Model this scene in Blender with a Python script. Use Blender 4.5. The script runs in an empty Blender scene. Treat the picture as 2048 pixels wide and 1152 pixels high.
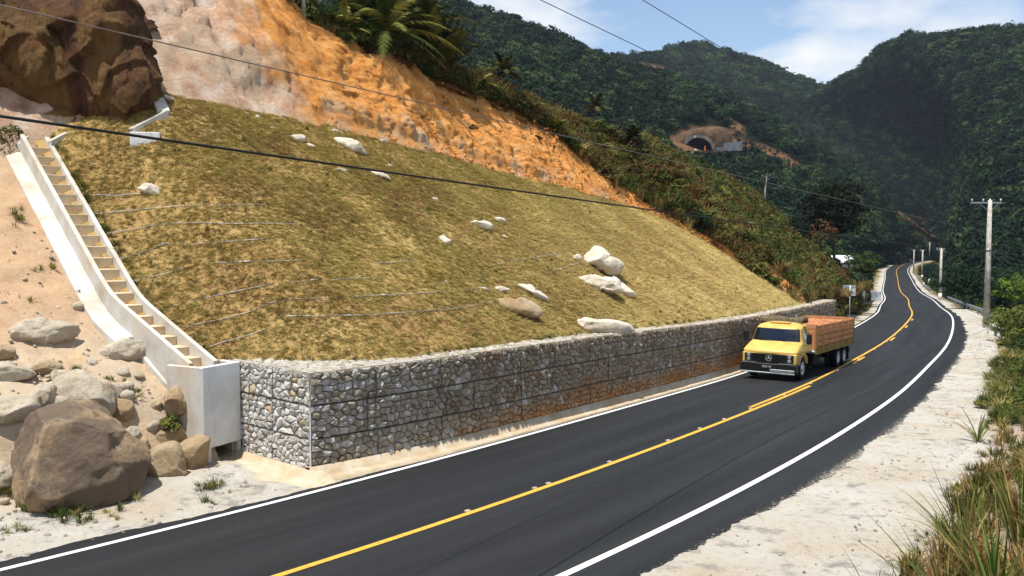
import bpy, bmesh, math, random
import numpy as np
from mathutils import Vector, Matrix

scene = bpy.context.scene
col = scene.collection
R = math.radians
rng = np.random.default_rng(7)
random.seed(7)

# ------------------------------------------------------------------ camera
FPX = 1774.0                       # focal length in photo pixels (photo 2048 wide)
PITCH = math.atan((576 - 470) / FPX)
CAMZ = 6.3
cam_d = bpy.data.cameras.new('camera')
cam_d.sensor_width = 36.0
cam_d.lens = 36.0 * FPX / 2048.0
cam_d.clip_start = 0.1
cam_d.clip_end = 6000
cam = bpy.data.objects.new('camera', cam_d)
cam.location = (0, 0, CAMZ)
cam.rotation_euler = (R(90) - PITCH, 0, 0)
col.objects.link(cam)
scene.camera = cam

# ------------------------------------------------------------------ light
SUN = Vector((-0.22, -0.21, 0.95)).normalized()       # direction towards the sun
sun_el = math.asin(SUN.z)
sun_d = bpy.data.lights.new('sun', 'SUN')
sun_d.energy = 4.6
sun_d.angle = R(0.53)
sun_d.color = (1.0, 0.965, 0.90)
sun = bpy.data.objects.new('sun', sun_d)
sun.rotation_euler = (-SUN).to_track_quat('-Z', 'Y').to_euler()
col.objects.link(sun)

world = bpy.data.worlds.new('World')
scene.world = world
world.use_nodes = True
wt = world.node_tree
wt.nodes.clear()
def wn(t, **k):
    n = wt.nodes.new(t)
    for a, b in k.items():
        setattr(n, a, b)
    return n
w_out = wn('ShaderNodeOutputWorld')
w_bg = wn('ShaderNodeBackground')
w_sky = wn('ShaderNodeTexSky', sky_type='NISHITA')
w_sky.sun_disc = False
w_sky.sun_elevation = sun_el
w_sky.sun_rotation = math.atan2(SUN.x, SUN.y)
w_sky.altitude = 300
w_sky.air_density = 1.0
w_sky.dust_density = 0.0
w_sky.ozone_density = 1.6
SKY_STR = 0.105
w_bg.inputs['Strength'].default_value = SKY_STR
# clouds: one noise field over the whole sky, seen as a flat layer overhead
w_tc = wn('ShaderNodeTexCoord')
w_sep = wn('ShaderNodeSeparateXYZ')
wt.links.new(w_tc.outputs['Generated'], w_sep.inputs[0])
w_add = wn('ShaderNodeMath', operation='ADD'); w_add.inputs[1].default_value = 0.22
w_max = wn('ShaderNodeMath', operation='MAXIMUM'); w_max.inputs[1].default_value = 0.0
wt.links.new(w_sep.outputs['Z'], w_max.inputs[0])
wt.links.new(w_max.outputs[0], w_add.inputs[0])
w_dx = wn('ShaderNodeMath', operation='DIVIDE'); w_dy = wn('ShaderNodeMath', operation='DIVIDE')
wt.links.new(w_sep.outputs['X'], w_dx.inputs[0]); wt.links.new(w_add.outputs[0], w_dx.inputs[1])
wt.links.new(w_sep.outputs['Y'], w_dy.inputs[0]); wt.links.new(w_add.outputs[0], w_dy.inputs[1])
w_cmb = wn('ShaderNodeCombineXYZ')
wt.links.new(w_dx.outputs[0], w_cmb.inputs['X']); wt.links.new(w_dy.outputs[0], w_cmb.inputs['Y'])
w_noise = wn('ShaderNodeTexNoise', noise_dimensions='4D')
w_noise.inputs['Scale'].default_value = 0.95
w_noise.inputs['Detail'].default_value = 9
w_noise.inputs['Roughness'].default_value = 0.52
CLOUD_W = 83.94
w_noise.inputs['W'].default_value = CLOUD_W
wt.links.new(w_cmb.outputs[0], w_noise.inputs['Vector'])
w_ramp = wn('ShaderNodeValToRGB')
w_ramp.color_ramp.elements[0].position = 0.485
w_ramp.color_ramp.elements[0].color = (0.04, 0.04, 0.04, 1)
w_ramp.color_ramp.elements[1].position = 0.575
w_ramp.color_ramp.elements[1].color = (1.0, 1.0, 1.0, 1)
wt.links.new(w_noise.outputs['Fac'], w_ramp.inputs['Fac'])
w_mix = wn('ShaderNodeMix', data_type='RGBA')
wt.links.new(w_ramp.outputs['Color'], w_mix.inputs[0])
wt.links.new(w_sky.outputs[0], w_mix.inputs[6])
w_mix.inputs[7].default_value = (6.3, 6.4, 6.5, 1)
wt.links.new(w_mix.outputs[2], w_bg.inputs['Color'])
wt.links.new(w_bg.outputs[0], w_out.inputs['Surface'])

scene.view_settings.view_transform = 'Standard'
scene.view_settings.look = 'None'
scene.view_settings.exposure = 0.60
scene.view_settings.gamma = 1.0
scene.view_settings.use_curve_mapping = False
scene.render.engine = 'CYCLES'
scene.cycles.max_bounces = 6
scene.cycles.diffuse_bounces = 3
scene.cycles.transparent_max_bounces = 12
scene.cycles.volume_bounces = 0

# ------------------------------------------------------------------ numbers
_c, _s = math.cos(PITCH), math.sin(PITCH)
def ray(u, v):
    a = (u - 1024) / FPX; b = -(v - 576) / FPX
    return np.array([a, _c + b * _s, -_s + b * _c])
ORG = np.array([0, 0, CAMZ])
def at(u, v, Y):                       # photo pixel at distance Y -> point
    r = ray(u, v)
    return ORG + r * (Y / r[1])
def proj(p):
    p = np.atleast_2d(np.asarray(p, float))
    z = p[:, 2] - CAMZ
    d = p[:, 1] * _c - z * _s
    d = np.where(d < 0.05, 0.05, d)
    return np.stack([1024 + FPX * p[:, 0] / d, 576 - FPX * (p[:, 1] * _s + z * _c) / d], 1)

def _hash(i, j, k, s):
    h = (i * 374761393 + j * 668265263 + k * 2147483647 % 4294967296 + s * 974711) & 0xFFFFFFFF
    h = ((h ^ (h >> 13)) * 1274126177) & 0xFFFFFFFF
    h = ((h ^ (h >> 15)) * 2246822519) & 0xFFFFFFFF
    return ((h ^ (h >> 16)) & 0xFFFF) / 65535.0 * 2 - 1
def vnoise(p, s=0):
    p = np.asarray(p, float)
    f = np.floor(p).astype(np.int64); t = p - f
    t = t * t * t * (t * (t * 6 - 15) + 10)
    out = 0
    for a in (0, 1):
        wa = t[:, 0] if a else 1 - t[:, 0]
        for b in (0, 1):
            wb = t[:, 1] if b else 1 - t[:, 1]
            for c in (0, 1):
                wc = t[:, 2] if c else 1 - t[:, 2]
                out = out + wa * wb * wc * _hash(f[:, 0] + a + 5000, f[:, 1] + b + 7000, (f[:, 2] + c + 9000) * 131, s)
    return out
def fbm(p, scale=1.0, octv=4, s=0, rough=0.5):
    p = np.asarray(p, float) * scale
    out = 0; amp = 1; tot = 0
    for o in range(octv):
        out = out + amp * vnoise(p * (2.03 ** o) + 17.3 * o, s + o)
        tot += amp; amp *= rough
    return out / tot
def sstep(x, a, b):
    t = np.clip((x - a) / (b - a), 0, 1)
    return t * t * (3 - 2 * t)

# ------------------------------------------------------------------ meshes
def mesh_obj(name, V, Fc, mat=None, parent=None, smooth=False, link=True):
    me = bpy.data.meshes.new(name)
    me.from_pydata([tuple(map(float, v)) for v in V], [], [tuple(int(i) for i in f) for f in Fc])
    if mat: me.materials.append(mat)
    if smooth: me.polygons.foreach_set('use_smooth', [True] * len(me.polygons))
    me.update()
    o = bpy.data.objects.new(name, me)
    if link: col.objects.link(o)
    if parent is not None: o.parent = parent
    return o
def tag(o, label=None, cat=None, group=None, kind=None):
    if label: o['label'] = label
    if cat: o['category'] = cat
    if group: o['group'] = group
    if kind: o['kind'] = kind
    return o
def empty(name, loc=(0, 0, 0), rz=0.0, label=None, cat=None, group=None):
    o = bpy.data.objects.new(name, None)
    o.location = tuple(map(float, loc)); o.rotation_euler = (0, 0, rz)
    o.empty_display_size = 0.3
    col.objects.link(o)
    return tag(o, label, cat, group)
def quad_grid(ni, nj):
    i, j = np.meshgrid(np.arange(ni - 1), np.arange(nj - 1), indexing='ij')
    a = (i * nj + j).ravel()
    return np.stack([a, a + nj, a + nj + 1, a + 1], 1)
def fast_mesh(name, V, Q, mat=None, parent=None, smooth=False, link=True):
    """V (n,3), Q (m,k) faces all of the same corner count"""
    V = np.asarray(V, np.float32); Q = np.asarray(Q, np.int32)
    me = bpy.data.meshes.new(name)
    me.vertices.add(len(V)); me.vertices.foreach_set('co', V.ravel())
    k = Q.shape[1]
    me.loops.add(Q.size); me.loops.foreach_set('vertex_index', Q.ravel())
    me.polygons.add(len(Q))
    me.polygons.foreach_set('loop_start', np.arange(0, Q.size, k, dtype=np.int32))
    me.polygons.foreach_set('loop_total', np.full(len(Q), k, np.int32))
    if smooth: me.polygons.foreach_set('use_smooth', np.ones(len(Q), bool))
    if mat: me.materials.append(mat)
    me.update(calc_edges=True); me.validate()
    o = bpy.data.objects.new(name, me)
    if link: col.objects.link(o)
    if parent is not None: o.parent = parent
    return o
def set_uv(o, uv):                                   # uv per vertex
    me = o.data
    l = me.uv_layers.new(name='UVMap')
    vi = np.empty(len(me.loops), np.int32); me.loops.foreach_get('vertex_index', vi)
    l.data.foreach_set('uv', np.asarray(uv, np.float32)[vi].ravel())
def set_attr(o, name, vals):
    a = o.data.attributes.new(name, 'FLOAT', 'POINT')
    a.data.foreach_set('value', np.asarray(vals, np.float32))

class MB:
    """collects boxes, tubes, prisms into one mesh"""
    def __init__(self): self.V = []; self.F = []
    def add(self, V, F):
        n = len(self.V)
        self.V += [tuple(map(float, v)) for v in V]
        self.F += [tuple(int(i) + n for i in f) for f in F]
        return self
    def box(self, x0, x1, y0, y1, z0, z1):
        V = [(x, y, z) for x in (x0, x1) for y in (y0, y1) for z in (z0, z1)]
        return self.add(V, [(0, 1, 3, 2), (4, 6, 7, 5), (0, 4, 5, 1), (2, 3, 7, 6), (0, 2, 6, 4), (1, 5, 7, 3)])
    def bar(self, a, b, w, h=None, up=(0, 0, 1)):
        h = h or w
        a = Vector(a); b = Vector(b); d = (b - a).normalized()
        up = Vector(up)
        if abs(d.dot(up)) > .98: up = Vector((1, 0, 0))
        x = d.cross(up).normalized(); y = x.cross(d)
        V = []
        for p in (a, b):
            for sx, sy in ((-1, -1), (1, -1), (1, 1), (-1, 1)):
                V.append(p + x * (sx * w / 2) + y * (sy * h / 2))
        return self.add(V, [(3, 2, 1, 0), (4, 5, 6, 7), (0, 1, 5, 4), (1, 2, 6, 5), (2, 3, 7, 6), (3, 0, 4, 7)])
    def tube(self, pts, r, n=6, r1=None, cap=True):
        pts = [Vector(p) for p in pts]; m = len(pts)
        V = []; F = []
        up = Vector((0.13, 0.21, 1)).normalized()
        for i, p in enumerate(pts):
            d = (pts[min(i + 1, m - 1)] - pts[max(i - 1, 0)])
            d = d.normalized() if d.length > 1e-9 else Vector((0, 0, 1))
            x = d.cross(up)
            x = x.normalized() if x.length > 1e-3 else Vector((1, 0, 0))
            y = x.cross(d)
            rr = r[i] if hasattr(r, '__len__') else (r if r1 is None else r + (r1 - r) * i / max(m - 1, 1))
            for k in range(n):
                a = 2 * math.pi * k / n
                V.append(p + x * (rr * math.cos(a)) + y * (rr * math.sin(a)))
        for i in range(m - 1):
            for k in range(n):
                F.append((i * n + k, i * n + (k + 1) % n, (i + 1) * n + (k + 1) % n, (i + 1) * n + k))
        if cap:
            F.append(tuple(range(n))[::-1]); F.append(tuple((m - 1) * n + k for k in range(n)))
        return self.add(V, F)
    def build(self, name, mat=None, parent=None, smooth=False, bevel=0.0, seg=2):
        if not self.V: return None
        o = mesh_obj(name, self.V, self.F, mat, parent, smooth)
        bm = bmesh.new(); bm.from_mesh(o.data)
        bmesh.ops.recalc_face_normals(bm, faces=bm.faces)
        if bevel > 0:
            bmesh.ops.bevel(bm, geom=list(bm.edges), offset=bevel, segments=seg, affect='EDGES', profile=.6)
        bm.to_mesh(o.data); bm.free()
        if smooth:
            o.data.polygons.foreach_set('use_smooth', [True] * len(o.data.polygons))
        return o

# ------------------------------------------------------------------ materials
def lin(*c):
    if len(c) == 1: c = c[0]
    return tuple(((x / 255) / 12.92 if x / 255 <= .04045 else ((x / 255 + .055) / 1.055) ** 2.4) for x in c) + (1.0,)
class NT:
    def __init__(self, name, rough=0.9, spec=0.2):
        self.m = bpy.data.materials.new(name); self.m.use_nodes = True
        self.t = self.m.node_tree; self.t.nodes.clear()
        self.out = self.n('ShaderNodeOutputMaterial')
        self.b = self.n('ShaderNodeBsdfPrincipled')
        self.b.inputs['Roughness'].default_value = rough
        self.b.inputs['Specular IOR Level'].default_value = spec
        self.l(self.b.outputs[0], self.out.inputs['Surface'])
        self._pos = None
    def n(self, t, **k):
        x = self.t.nodes.new(t)
        for a, b in k.items(): setattr(x, a, b)
        return x
    def l(self, a, b): self.t.links.new(a, b)
    def pos(self):
        if self._pos is None: self._pos = self.n('ShaderNodeNewGeometry').outputs['Position']
        return self._pos
    def obj(self): return self.n('ShaderNodeTexCoord').outputs['Object']
    def uv(self): return self.n('ShaderNodeTexCoord').outputs['UV']
    def scale(self, vec, sc, loc=(0, 0, 0), rot=(0, 0, 0)):
        m = self.n('ShaderNodeMapping'); m.inputs['Scale'].default_value = sc
        m.inputs['Location'].default_value = loc; m.inputs['Rotation'].default_value = rot
        self.l(vec, m.inputs['Vector']); return m.outputs[0]
    def noise(self, scale, detail=4, rough=.55, vec=None, dist=0.0):
        x = self.n('ShaderNodeTexNoise'); x.inputs['Scale'].default_value = scale
        x.inputs['Detail'].default_value = detail; x.inputs['Roughness'].default_value = rough
        x.inputs['Distortion'].default_value = dist
        self.l(vec if vec is not None else self.pos(), x.inputs['Vector']); return x.outputs['Fac']
    def voro(self, scale, vec=None, feat='F1', out='Distance'):
        x = self.n('ShaderNodeTexVoronoi', feature=feat); x.inputs['Scale'].default_value = scale
        self.l(vec if vec is not None else self.pos(), x.inputs['Vector']); return x.outputs[out]
    def attr(self, name):
        return self.n('ShaderNodeAttribute', attribute_name=name).outputs['Fac']
    def rand(self): return self.n('ShaderNodeObjectInfo').outputs['Random']
    def ramp(self, fac, stops, interp='LINEAR'):
        x = self.n('ShaderNodeValToRGB'); r = x.color_ramp; r.interpolation = interp
        while len(r.elements) < len(stops): r.elements.new(.5)
        for e, (p, c) in zip(r.elements, stops):
            e.position = p
            e.color = c if hasattr(c, '__len__') else (c, c, c, 1)
        self.l(fac, x.inputs['Fac']); return x.outputs['Color']
    def mix(self, a, b, fac, mode='MIX'):
        x = self.n('ShaderNodeMix', data_type='RGBA', blend_type=mode)
        for s, v in ((x.inputs[6], a), (x.inputs[7], b), (x.inputs[0], fac)):
            if hasattr(v, 'links') or hasattr(v, 'is_linked'): self.l(v, s)
            else: s.default_value = v
        return x.outputs[2]
    def math(self, op, a, b=0.0, clamp=False):
        x = self.n('ShaderNodeMath', operation=op); x.use_clamp = clamp
        for s, v in ((x.inputs[0], a), (x.inputs[1], b)):
            if hasattr(v, 'is_linked'): self.l(v, s)
            else: s.default_value = v
        return x.outputs[0]
    def sep(self, vec, ax):
        x = self.n('ShaderNodeSeparateXYZ'); self.l(vec, x.inputs[0]); return x.outputs[ax]
    def color(self, c):
        if hasattr(c, 'is_linked'): self.l(c, self.b.inputs['Base Color'])
        else: self.b.inputs['Base Color'].default_value = c
        return self
    def rough(self, c):
        if hasattr(c, 'is_linked'): self.l(c, self.b.inputs['Roughness'])
        else: self.b.inputs['Roughness'].default_value = c
        return self
    def bump(self, h, strength=.5, dist=.05):
        x = self.n('ShaderNodeBump'); x.inputs['Strength'].default_value = strength
        x.inputs['Distance'].default_value = dist
        self.l(h, x.inputs['Height']); self.l(x.outputs[0], self.b.inputs['Normal']); return self
def plain(name, c, rough=.6, spec=.3, metal=0.0, var=0.12, scale=8.0, bump=0.0):
    t = NT(name, rough, spec)
    n = t.noise(scale, 5)
    dark = tuple(x * (1 - var * 2) for x in c[:3]) + (1,)
    light = tuple(min(1, x * (1 + var)) for x in c[:3]) + (1,)
    t.color(t.ramp(n, [(.3, dark), (.7, light)]))
    t.b.inputs['Metallic'].default_value = metal
    if bump: t.bump(t.noise(scale * 4, 4), bump, .02)
    return t.m
# ------------------------------------------------------------------ road line
CTRL = np.array([[-8.96, 9.12, .68], [-2.8, 15.59, .62], [3.51, 22.95, .59], [8.55, 30.61, .30], [13.7, 39.0, -.18],
    [17.56, 45.88, -.40], [21.95, 53.1, -.62], [27.63, 63.58, -.96], [34.2, 76.39, -1.42], [42.55, 93.54, -2.05],
    [51.95, 115.39, -2.97], [65.4, 145.89, -4.23], [83.45, 189.97, -5.64], [110.83, 254.13, -6.56],
    [147.61, 338.99, -6.5], [191.34, 425.1, -6.76], [240, 500, -7.0]])
def _spl(c, n=24):
    P = np.vstack([2 * c[0] - c[1], c, 2 * c[-1] - c[-2]])
    t = np.linspace(0, 1, n, endpoint=False)[:, None]; out = []
    for i in range(1, len(P) - 2):
        a, b, d, e = P[i - 1:i + 3]
        out.append(.5 * (2 * b + (d - a) * t + (2 * a - 5 * b + 4 * d - e) * t * t + (-a + 3 * b - 3 * d + e) * t ** 3))
    out.append(c[-1:])
    return np.vstack(out)
_cen = _spl(CTRL)
_d0 = _cen[1] - _cen[0]; _d0 = _d0 / np.linalg.norm(_d0[:2])
_pre = np.array([_cen[0] + np.array([_d0[0], _d0[1], 0]) * k for k in np.arange(-60, 0, 1.0)])
_cen = np.vstack([_pre, _cen])
_sl = np.concatenate([[0], np.cumsum(np.linalg.norm(np.diff(_cen[:, :2], axis=0), axis=1))]) - 60.0
SS = np.arange(-60, _sl[-1], .5)
CX = np.interp(SS, _sl, _cen[:, 0]); CY = np.interp(SS, _sl, _cen[:, 1]); CZ = np.interp(SS, _sl, _cen[:, 2])
def _wide(a, w):
    k = np.hanning(w); k /= k.sum(); h = w // 2
    pa = np.concatenate([2 * a[0] - a[h:0:-1], a, 2 * a[-1] - a[-2:-h - 2:-1]])
    return np.convolve(pa, k, 'valid')
CX, CY, CZ = _wide(CX, 61), _wide(CY, 61), _wide(CZ, 41)
_k = np.ones(9) / 9
def _sm(a): return np.convolve(np.pad(a, 4, mode='edge'), _k, 'valid')
_tx, _ty = np.gradient(CX), np.gradient(CY)
_tx, _ty = _sm(_tx), _sm(_ty)
_tl = np.hypot(_tx, _ty); TX, TY = _tx / _tl, _ty / _tl
CZ = _sm(CZ)
def zr(s): return np.interp(s, SS, CZ)
def rd(s, o, z=None):
    """road coordinates (along, left of centre, height above road) -> world"""
    s = np.asarray(s, float); o = np.asarray(o, float)
    tx = np.interp(s, SS, TX); ty = np.interp(s, SS, TY)
    over = np.minimum(s - SS[0], 0)
    x = np.interp(s, SS, CX) - ty * o + tx * over; y = np.interp(s, SS, CY) + tx * o + ty * over
    zz = np.interp(s, SS, CZ) if z is None else np.asarray(z, float) + np.zeros_like(x)
    return np.stack([x, y, zz], -1)
def rc(x, y):
    x = np.atleast_1d(np.asarray(x, float)); y = np.atleast_1d(np.asarray(y, float))
    s = np.empty_like(x); o = np.empty_like(x)
    for a in range(0, len(x), 4000):
        xs, ys = x[a:a + 4000, None], y[a:a + 4000, None]
        i = ((CX - xs) ** 2 + (CY - ys) ** 2).argmin(1)
        dx, dy = xs[:, 0] - CX[i], ys[:, 0] - CY[i]
        s[a:a + 4000] = SS[i] + dx * TX[i] + dy * TY[i]
        o[a:a + 4000] = -dx * TY[i] + dy * TX[i]
    return s, o
def heading(s):
    return math.atan2(float(np.interp(s, SS, TY)), float(np.interp(s, SS, TX)))

# ------------------------------------------------------------------ left side profile (all in road coordinates)
S_C = 11.4                                  # corner of the gabion wall
S_E = 66.5                                  # far end of the wall
WALL_H = 2.36
WALL_B = 0.10
def o_wall(s): return 4.18 + 0.46 * np.exp(-(np.maximum(s, S_C) - S_C) / 2.6)
def z_wall(s): return zr(s) + WALL_B + WALL_H
TSL = 0.65
def o_g0(s): return 5.05 + 4.3 * sstep(-np.asarray(s, float), -15.0, -9.8)
def hgrass(s, o): return z_wall(s) - 0.06 + TSL * (o - o_g0(s))
OE_S = np.array([0, 9, 14.3, 20, 26.5, 31.3, 37.3, 45.2, 52.8, 55.5, 56.9, 57.6, 58.3, 59.2])
OE_O = np.array([19.5, 19, 18.0, 17.5, 17.5, 17.15, 16.46, 15.7, 14.5, 13.0, 11.6, 9.2, 6.7, 5.2])
def o_edge(s): return np.interp(s, OE_S, OE_O)
A_U = [-400, 240, 400, 540, 600, 700, 800, 900, 960, 1040, 1100, 1140, 1180, 1230, 1290, 1320, 1400, 1480, 1560, 1700, 1900]
A_V = [-900, -400, -200, -10, 55, 85, 135, 165, 190, 225, 255, 285, 340, 368, 408, 425, 466, 512, 558, 620, 640]
B_U = [-400, 240, 400, 540, 600, 700, 800, 900, 1000, 1080, 1150, 1220, 1300, 1400, 1500, 1600, 1700, 1760, 1900]
B_V = [-1000, -480, -260, -60, 20, 62, 118, 150, 190, 220, 246, 268, 296, 340, 395, 440, 500, 545, 560]
def profile(s):
    """(o, z) corners: foot, cut edge, cut top, hill crest"""
    if s < 59.0:
        oe = float(o_edge(s)); P1 = (oe, float(hgrass(s, oe)))
    else:
        P1 = (5.3, float(zr(s)) + 0.5 + 2.0 * float(sstep(-s, -70, -59)))
    o, z = P1
    def climb(o, z, slope, U, Vv, zmax):
        for _ in range(900):
            u, v = proj(rd(s, o, z))[0]
            if v <= np.interp(u, U, Vv) or z > zmax: break
            o += .05; z += .05 * slope
        return o, z
    P2 = climb(o, z, 1.45, A_U, A_V, 34)
    P3 = climb(P2[0], P2[1], 0.9, B_U, B_V, 40)
    if P3[0] - P2[0] < .6: P3 = (P2[0] + .6, P2[1] + .3)
    return P1, P2, P3
PS = np.concatenate([np.arange(2, 50, .5), np.arange(50, 62, .25), np.arange(62, 150, 1.0)])
PR = np.array([profile(s) for s in PS])              # (n,3,2)
for _k1 in range(3):
    for _k2 in range(2):
        if _k1 > 0:
            PR[:, _k1, _k2] = np.convolve(np.pad(PR[:, _k1, _k2], 2, mode='edge'), np.ones(5) / 5, 'valid')
def pget(s, k, c): return np.interp(s, PS, PR[:, k, c])
def hleft(s, o):
    s = np.asarray(s, float) + np.zeros_like(np.asarray(o, float)); o = np.asarray(o, float) + np.zeros_like(s)
    o1, z1, o2, z2, o3, z3 = [pget(s, k, c) for k in range(3) for c in range(2)]
    g = hgrass(s, o)
    a = z1 + (z2 - z1) * (o - o1) / np.maximum(o2 - o1, .05)
    b = z2 + (z3 - z2) * (o - o2) / np.maximum(o3 - o2, .05)
    c = z3 + 0.12 * (o - o3) - 0.010 * (o - o3) ** 2
    return np.where(o < o1, g, np.where(o < o2, a, np.where(o < o3, b, np.maximum(c, -30))))
def march(u, v, H, t0=14.0, t1=160.0, st=.05):
    r = ray(u, v)
    t = np.arange(t0, t1, st)
    P = ORG + t[:, None] * r
    s, o = rc(P[:, 0], P[:, 1])
    hit = np.nonzero(P[:, 2] < H(s, o))[0]
    i = hit[0] if len(hit) else len(t) - 1
    return P[i], float(s[i]), float(o[i])
def on_slope(u, v): return march(u, v, hgrass)

# ------------------------------------------------------------------ stair line, on the left end of the slope
ST_T = march(70, 296, hgrass)[0]
ST_K = march(250, 618, hgrass)[0]
ST_B = at(408, 756, 22.1)
ST_S = [rc(p[0], p[1]) for p in (ST_B, ST_K, ST_T)]
ST_O = np.array([float(q[1][0]) for q in ST_S]); ST_SS = np.array([float(q[0][0]) for q in ST_S])
ST_Z = np.array([ST_B[2], ST_K[2], ST_T[2]])
print('stairs', ST_B.round(2), ST_K.round(2), ST_T.round(2), 's', ST_SS.round(2), 'o', ST_O.round(2))
def hbank(s, o):
    """sandy bank left of the stairs"""
    o = np.asarray(o, float)
    z0 = zr(s) - 0.016 + .25 * np.maximum(o - 5.2, 0) * .35
    top = np.interp(o, [ST_O[0], ST_O[1], ST_O[2], ST_O[2] + .7, ST_O[2] + 2.6, ST_O[2] + 8], [ST_Z[0] - .62, ST_Z[1] - .42, ST_Z[2] - .36, ST_Z[2] - .05, ST_Z[2] + 1.7, ST_Z[2] + 4])
    low = z0 + 1.4 * np.maximum(o - 7.45, 0)
    return np.where(o < 7.45, z0, np.minimum(low, np.where(o < ST_O[0], low, top)))

# ------------------------------------------------------------------ materials of the ground
t = NT('asphalt', .75, .18)
uv = t.uv()
a = t.ramp(t.noise(1.0, 4, .55, t.scale(uv, (.05, 11, 1))), [(.30, lin(14, 16, 18)), (.72, lin(44, 46, 47))])
g = t.ramp(t.noise(60, 3, .7), [(.3, lin(14, 15, 17)), (.72, lin(52, 53, 55))])
c = t.mix(a, g, .38)
edge = t.sep(uv, 1)
ab = t.math('ABSOLUTE', edge)
dust = t.ramp(t.math('ADD', t.math('MULTIPLY', t.math('SUBTRACT', ab, .455), 4.5), t.noise(16, 8, .8)), [(.52, 0.0), (.62, 1.0)])
# uv.y holds offset/10
c = t.mix(c, lin(168, 158, 142), dust)
t.color(c); t.bump(t.noise(90, 3, .7), .35, .008)
t.rough(t.ramp(t.noise(5, 4), [(.3, .62), (.7, .82)]))
M_ASPH = t.m
t = NT('white_road_paint', .7); t.color(t.ramp(t.noise(14, 6, .7), [(.25, lin(172, 170, 164)), (.5, lin(214, 212, 208))])); c = t.mix(t.ramp(t.noise(14, 6, .7), [(.25, lin(172, 170, 164)), (.5, lin(214, 212, 208))]), lin(70, 70, 70), t.ramp(t.noise(30, 6, .8), [(.60, 0.0), (.68, .6)])); t.color(c); M_WPAINT = t.m
t = NT('yellow_road_paint', .7); t.color(t.ramp(t.noise(14, 6, .7), [(.25, lin(168, 124, 44)), (.55, lin(208, 160, 62))])); c = t.mix(t.ramp(t.noise(14, 6, .7), [(.25, lin(168, 124, 44)), (.55, lin(208, 160, 62))]), lin(60, 52, 40), t.ramp(t.noise(30, 6, .8), [(.60, 0.0), (.68, .6)])); t.color(c); M_YPAINT = t.m

t = NT('sandy_soil', .95, .1)
n1 = t.noise(.55, 6, .6); n2 = t.noise(7, 6, .7); n3 = t.noise(2.1, 5, .6)
c = t.ramp(n1, [(.3, lin(168, 155, 136)), (.5, lin(172, 166, 154)), (.72, lin(182, 178, 170))])
c = t.mix(c, lin(140, 126, 104), t.ramp(n2, [(.52, 0.0), (.74, .75)]))
c = t.mix(c, lin(118, 116, 112), t.ramp(n3, [(.54, 0.0), (.68, .8)]))
c = t.mix(c, lin(96, 92, 84), t.ramp(t.noise(24, 4, .8), [(.64, 0.0), (.72, .6)]))
red = t.attr('red')
c = t.mix(c, t.ramp(n3, [(.3, lin(150, 112, 88)), (.7, lin(178, 150, 124))]), red)
org = t.attr('orange')
c = t.mix(c, t.ramp(n2, [(.3, lin(176, 142, 104)), (.7, lin(206, 178, 140))]), org)
dk = t.attr('litter')
c = t.mix(c, t.ramp(n2, [(.35, lin(70, 66, 34)), (.7, lin(128, 104, 58))]), dk)
t.color(c); t.bump(t.noise(11, 8, .75), .8, .06)
M_SAND = t.m

t = NT('grass_ground', .95, .05)
n1 = t.noise(.28, 5, .6); n2 = t.noise(3, 6, .7)
c = t.ramp(n1, [(.32, lin(144, 112, 74)), (.5, lin(160, 132, 84)), (.7, lin(176, 150, 98))])
c = t.mix(c, lin(88, 70, 46), t.ramp(n2, [(.5, 0.0), (.76, .7)]))
t.color(c); t.bump(t.noise(14, 6, .7), .7, .05)
M_GGROUND = t.m

t = NT('cut_earth', .95, .05)
p = t.pos()
n1 = t.noise(.22, 6, .6, dist=.6); n2 = t.noise(1.3, 7, .68); n3 = t.noise(6, 6, .7)
orange = t.ramp(n2, [(.28, lin(192, 120, 62)), (.5, lin(226, 156, 84)), (.72, lin(240, 190, 128))])
pink = t.ramp(n2, [(.28, lin(172, 122, 96)), (.5, lin(216, 182, 154)), (.7, lin(238, 224, 208))])
pk = t.attr('pale')
pk2 = t.math('ADD', pk, t.math('MULTIPLY', t.math('SUBTRACT', n1, .5), 1.3), True)
c = t.mix(orange, pink, t.ramp(pk2, [(.40, 0.0), (.60, 1.0)]))
toe = t.attr('toe')
c = t.mix(c, lin(204, 178, 148), t.math('MULTIPLY', toe, t.ramp(t.noise(.5, 6, .65), [(.48, 0.0), (.6, .85)])))
c = t.mix(c, lin(112, 60, 26), t.ramp(t.noise(2.6, 7, .75, dist=.5), [(.60, 0.0), (.74, .6)]))
c = t.mix(c, lin(96, 70, 40), t.math('MULTIPLY', t.attr('rim'), .55))
c = t.mix(c, lin(128, 72, 34), t.ramp(t.noise(9, 6, .8), [(.58, 0.0), (.70, .5)]))
t.color(c); t.bump(t.noise(5.5, 9, .8), 1.0, .22)
M_CUT = t.m

t = NT('dark_rock', .9, .15)
n1 = t.noise(.5, 6, .6, t.scale(t.pos(), (1, 1, .4)), dist=1.0); n2 = t.noise(2.2, 8, .75, t.scale(t.pos(), (1.2, 1.2, .35)))
c = t.ramp(n1, [(.30, lin(64, 46, 36)), (.44, lin(96, 68, 48)), (.54, lin(114, 88, 52)), (.70, lin(84, 64, 50))])  # browns deepened in colour to stand in for shade on the face
c = t.mix(c, lin(104, 54, 26), t.ramp(t.noise(.9, 5, .6), [(.56, 0.0), (.70, .6)]))
c = t.mix(c, lin(32, 24, 20), t.ramp(n2, [(.5, 0.0), (.68, .75)]))
c = t.mix(c, lin(170, 138, 108), t.attr('sandy'))
t.color(c); t.bump(t.noise(3.2, 9, .75), 1.0, .22)
M_DROCK = t.m

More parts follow.
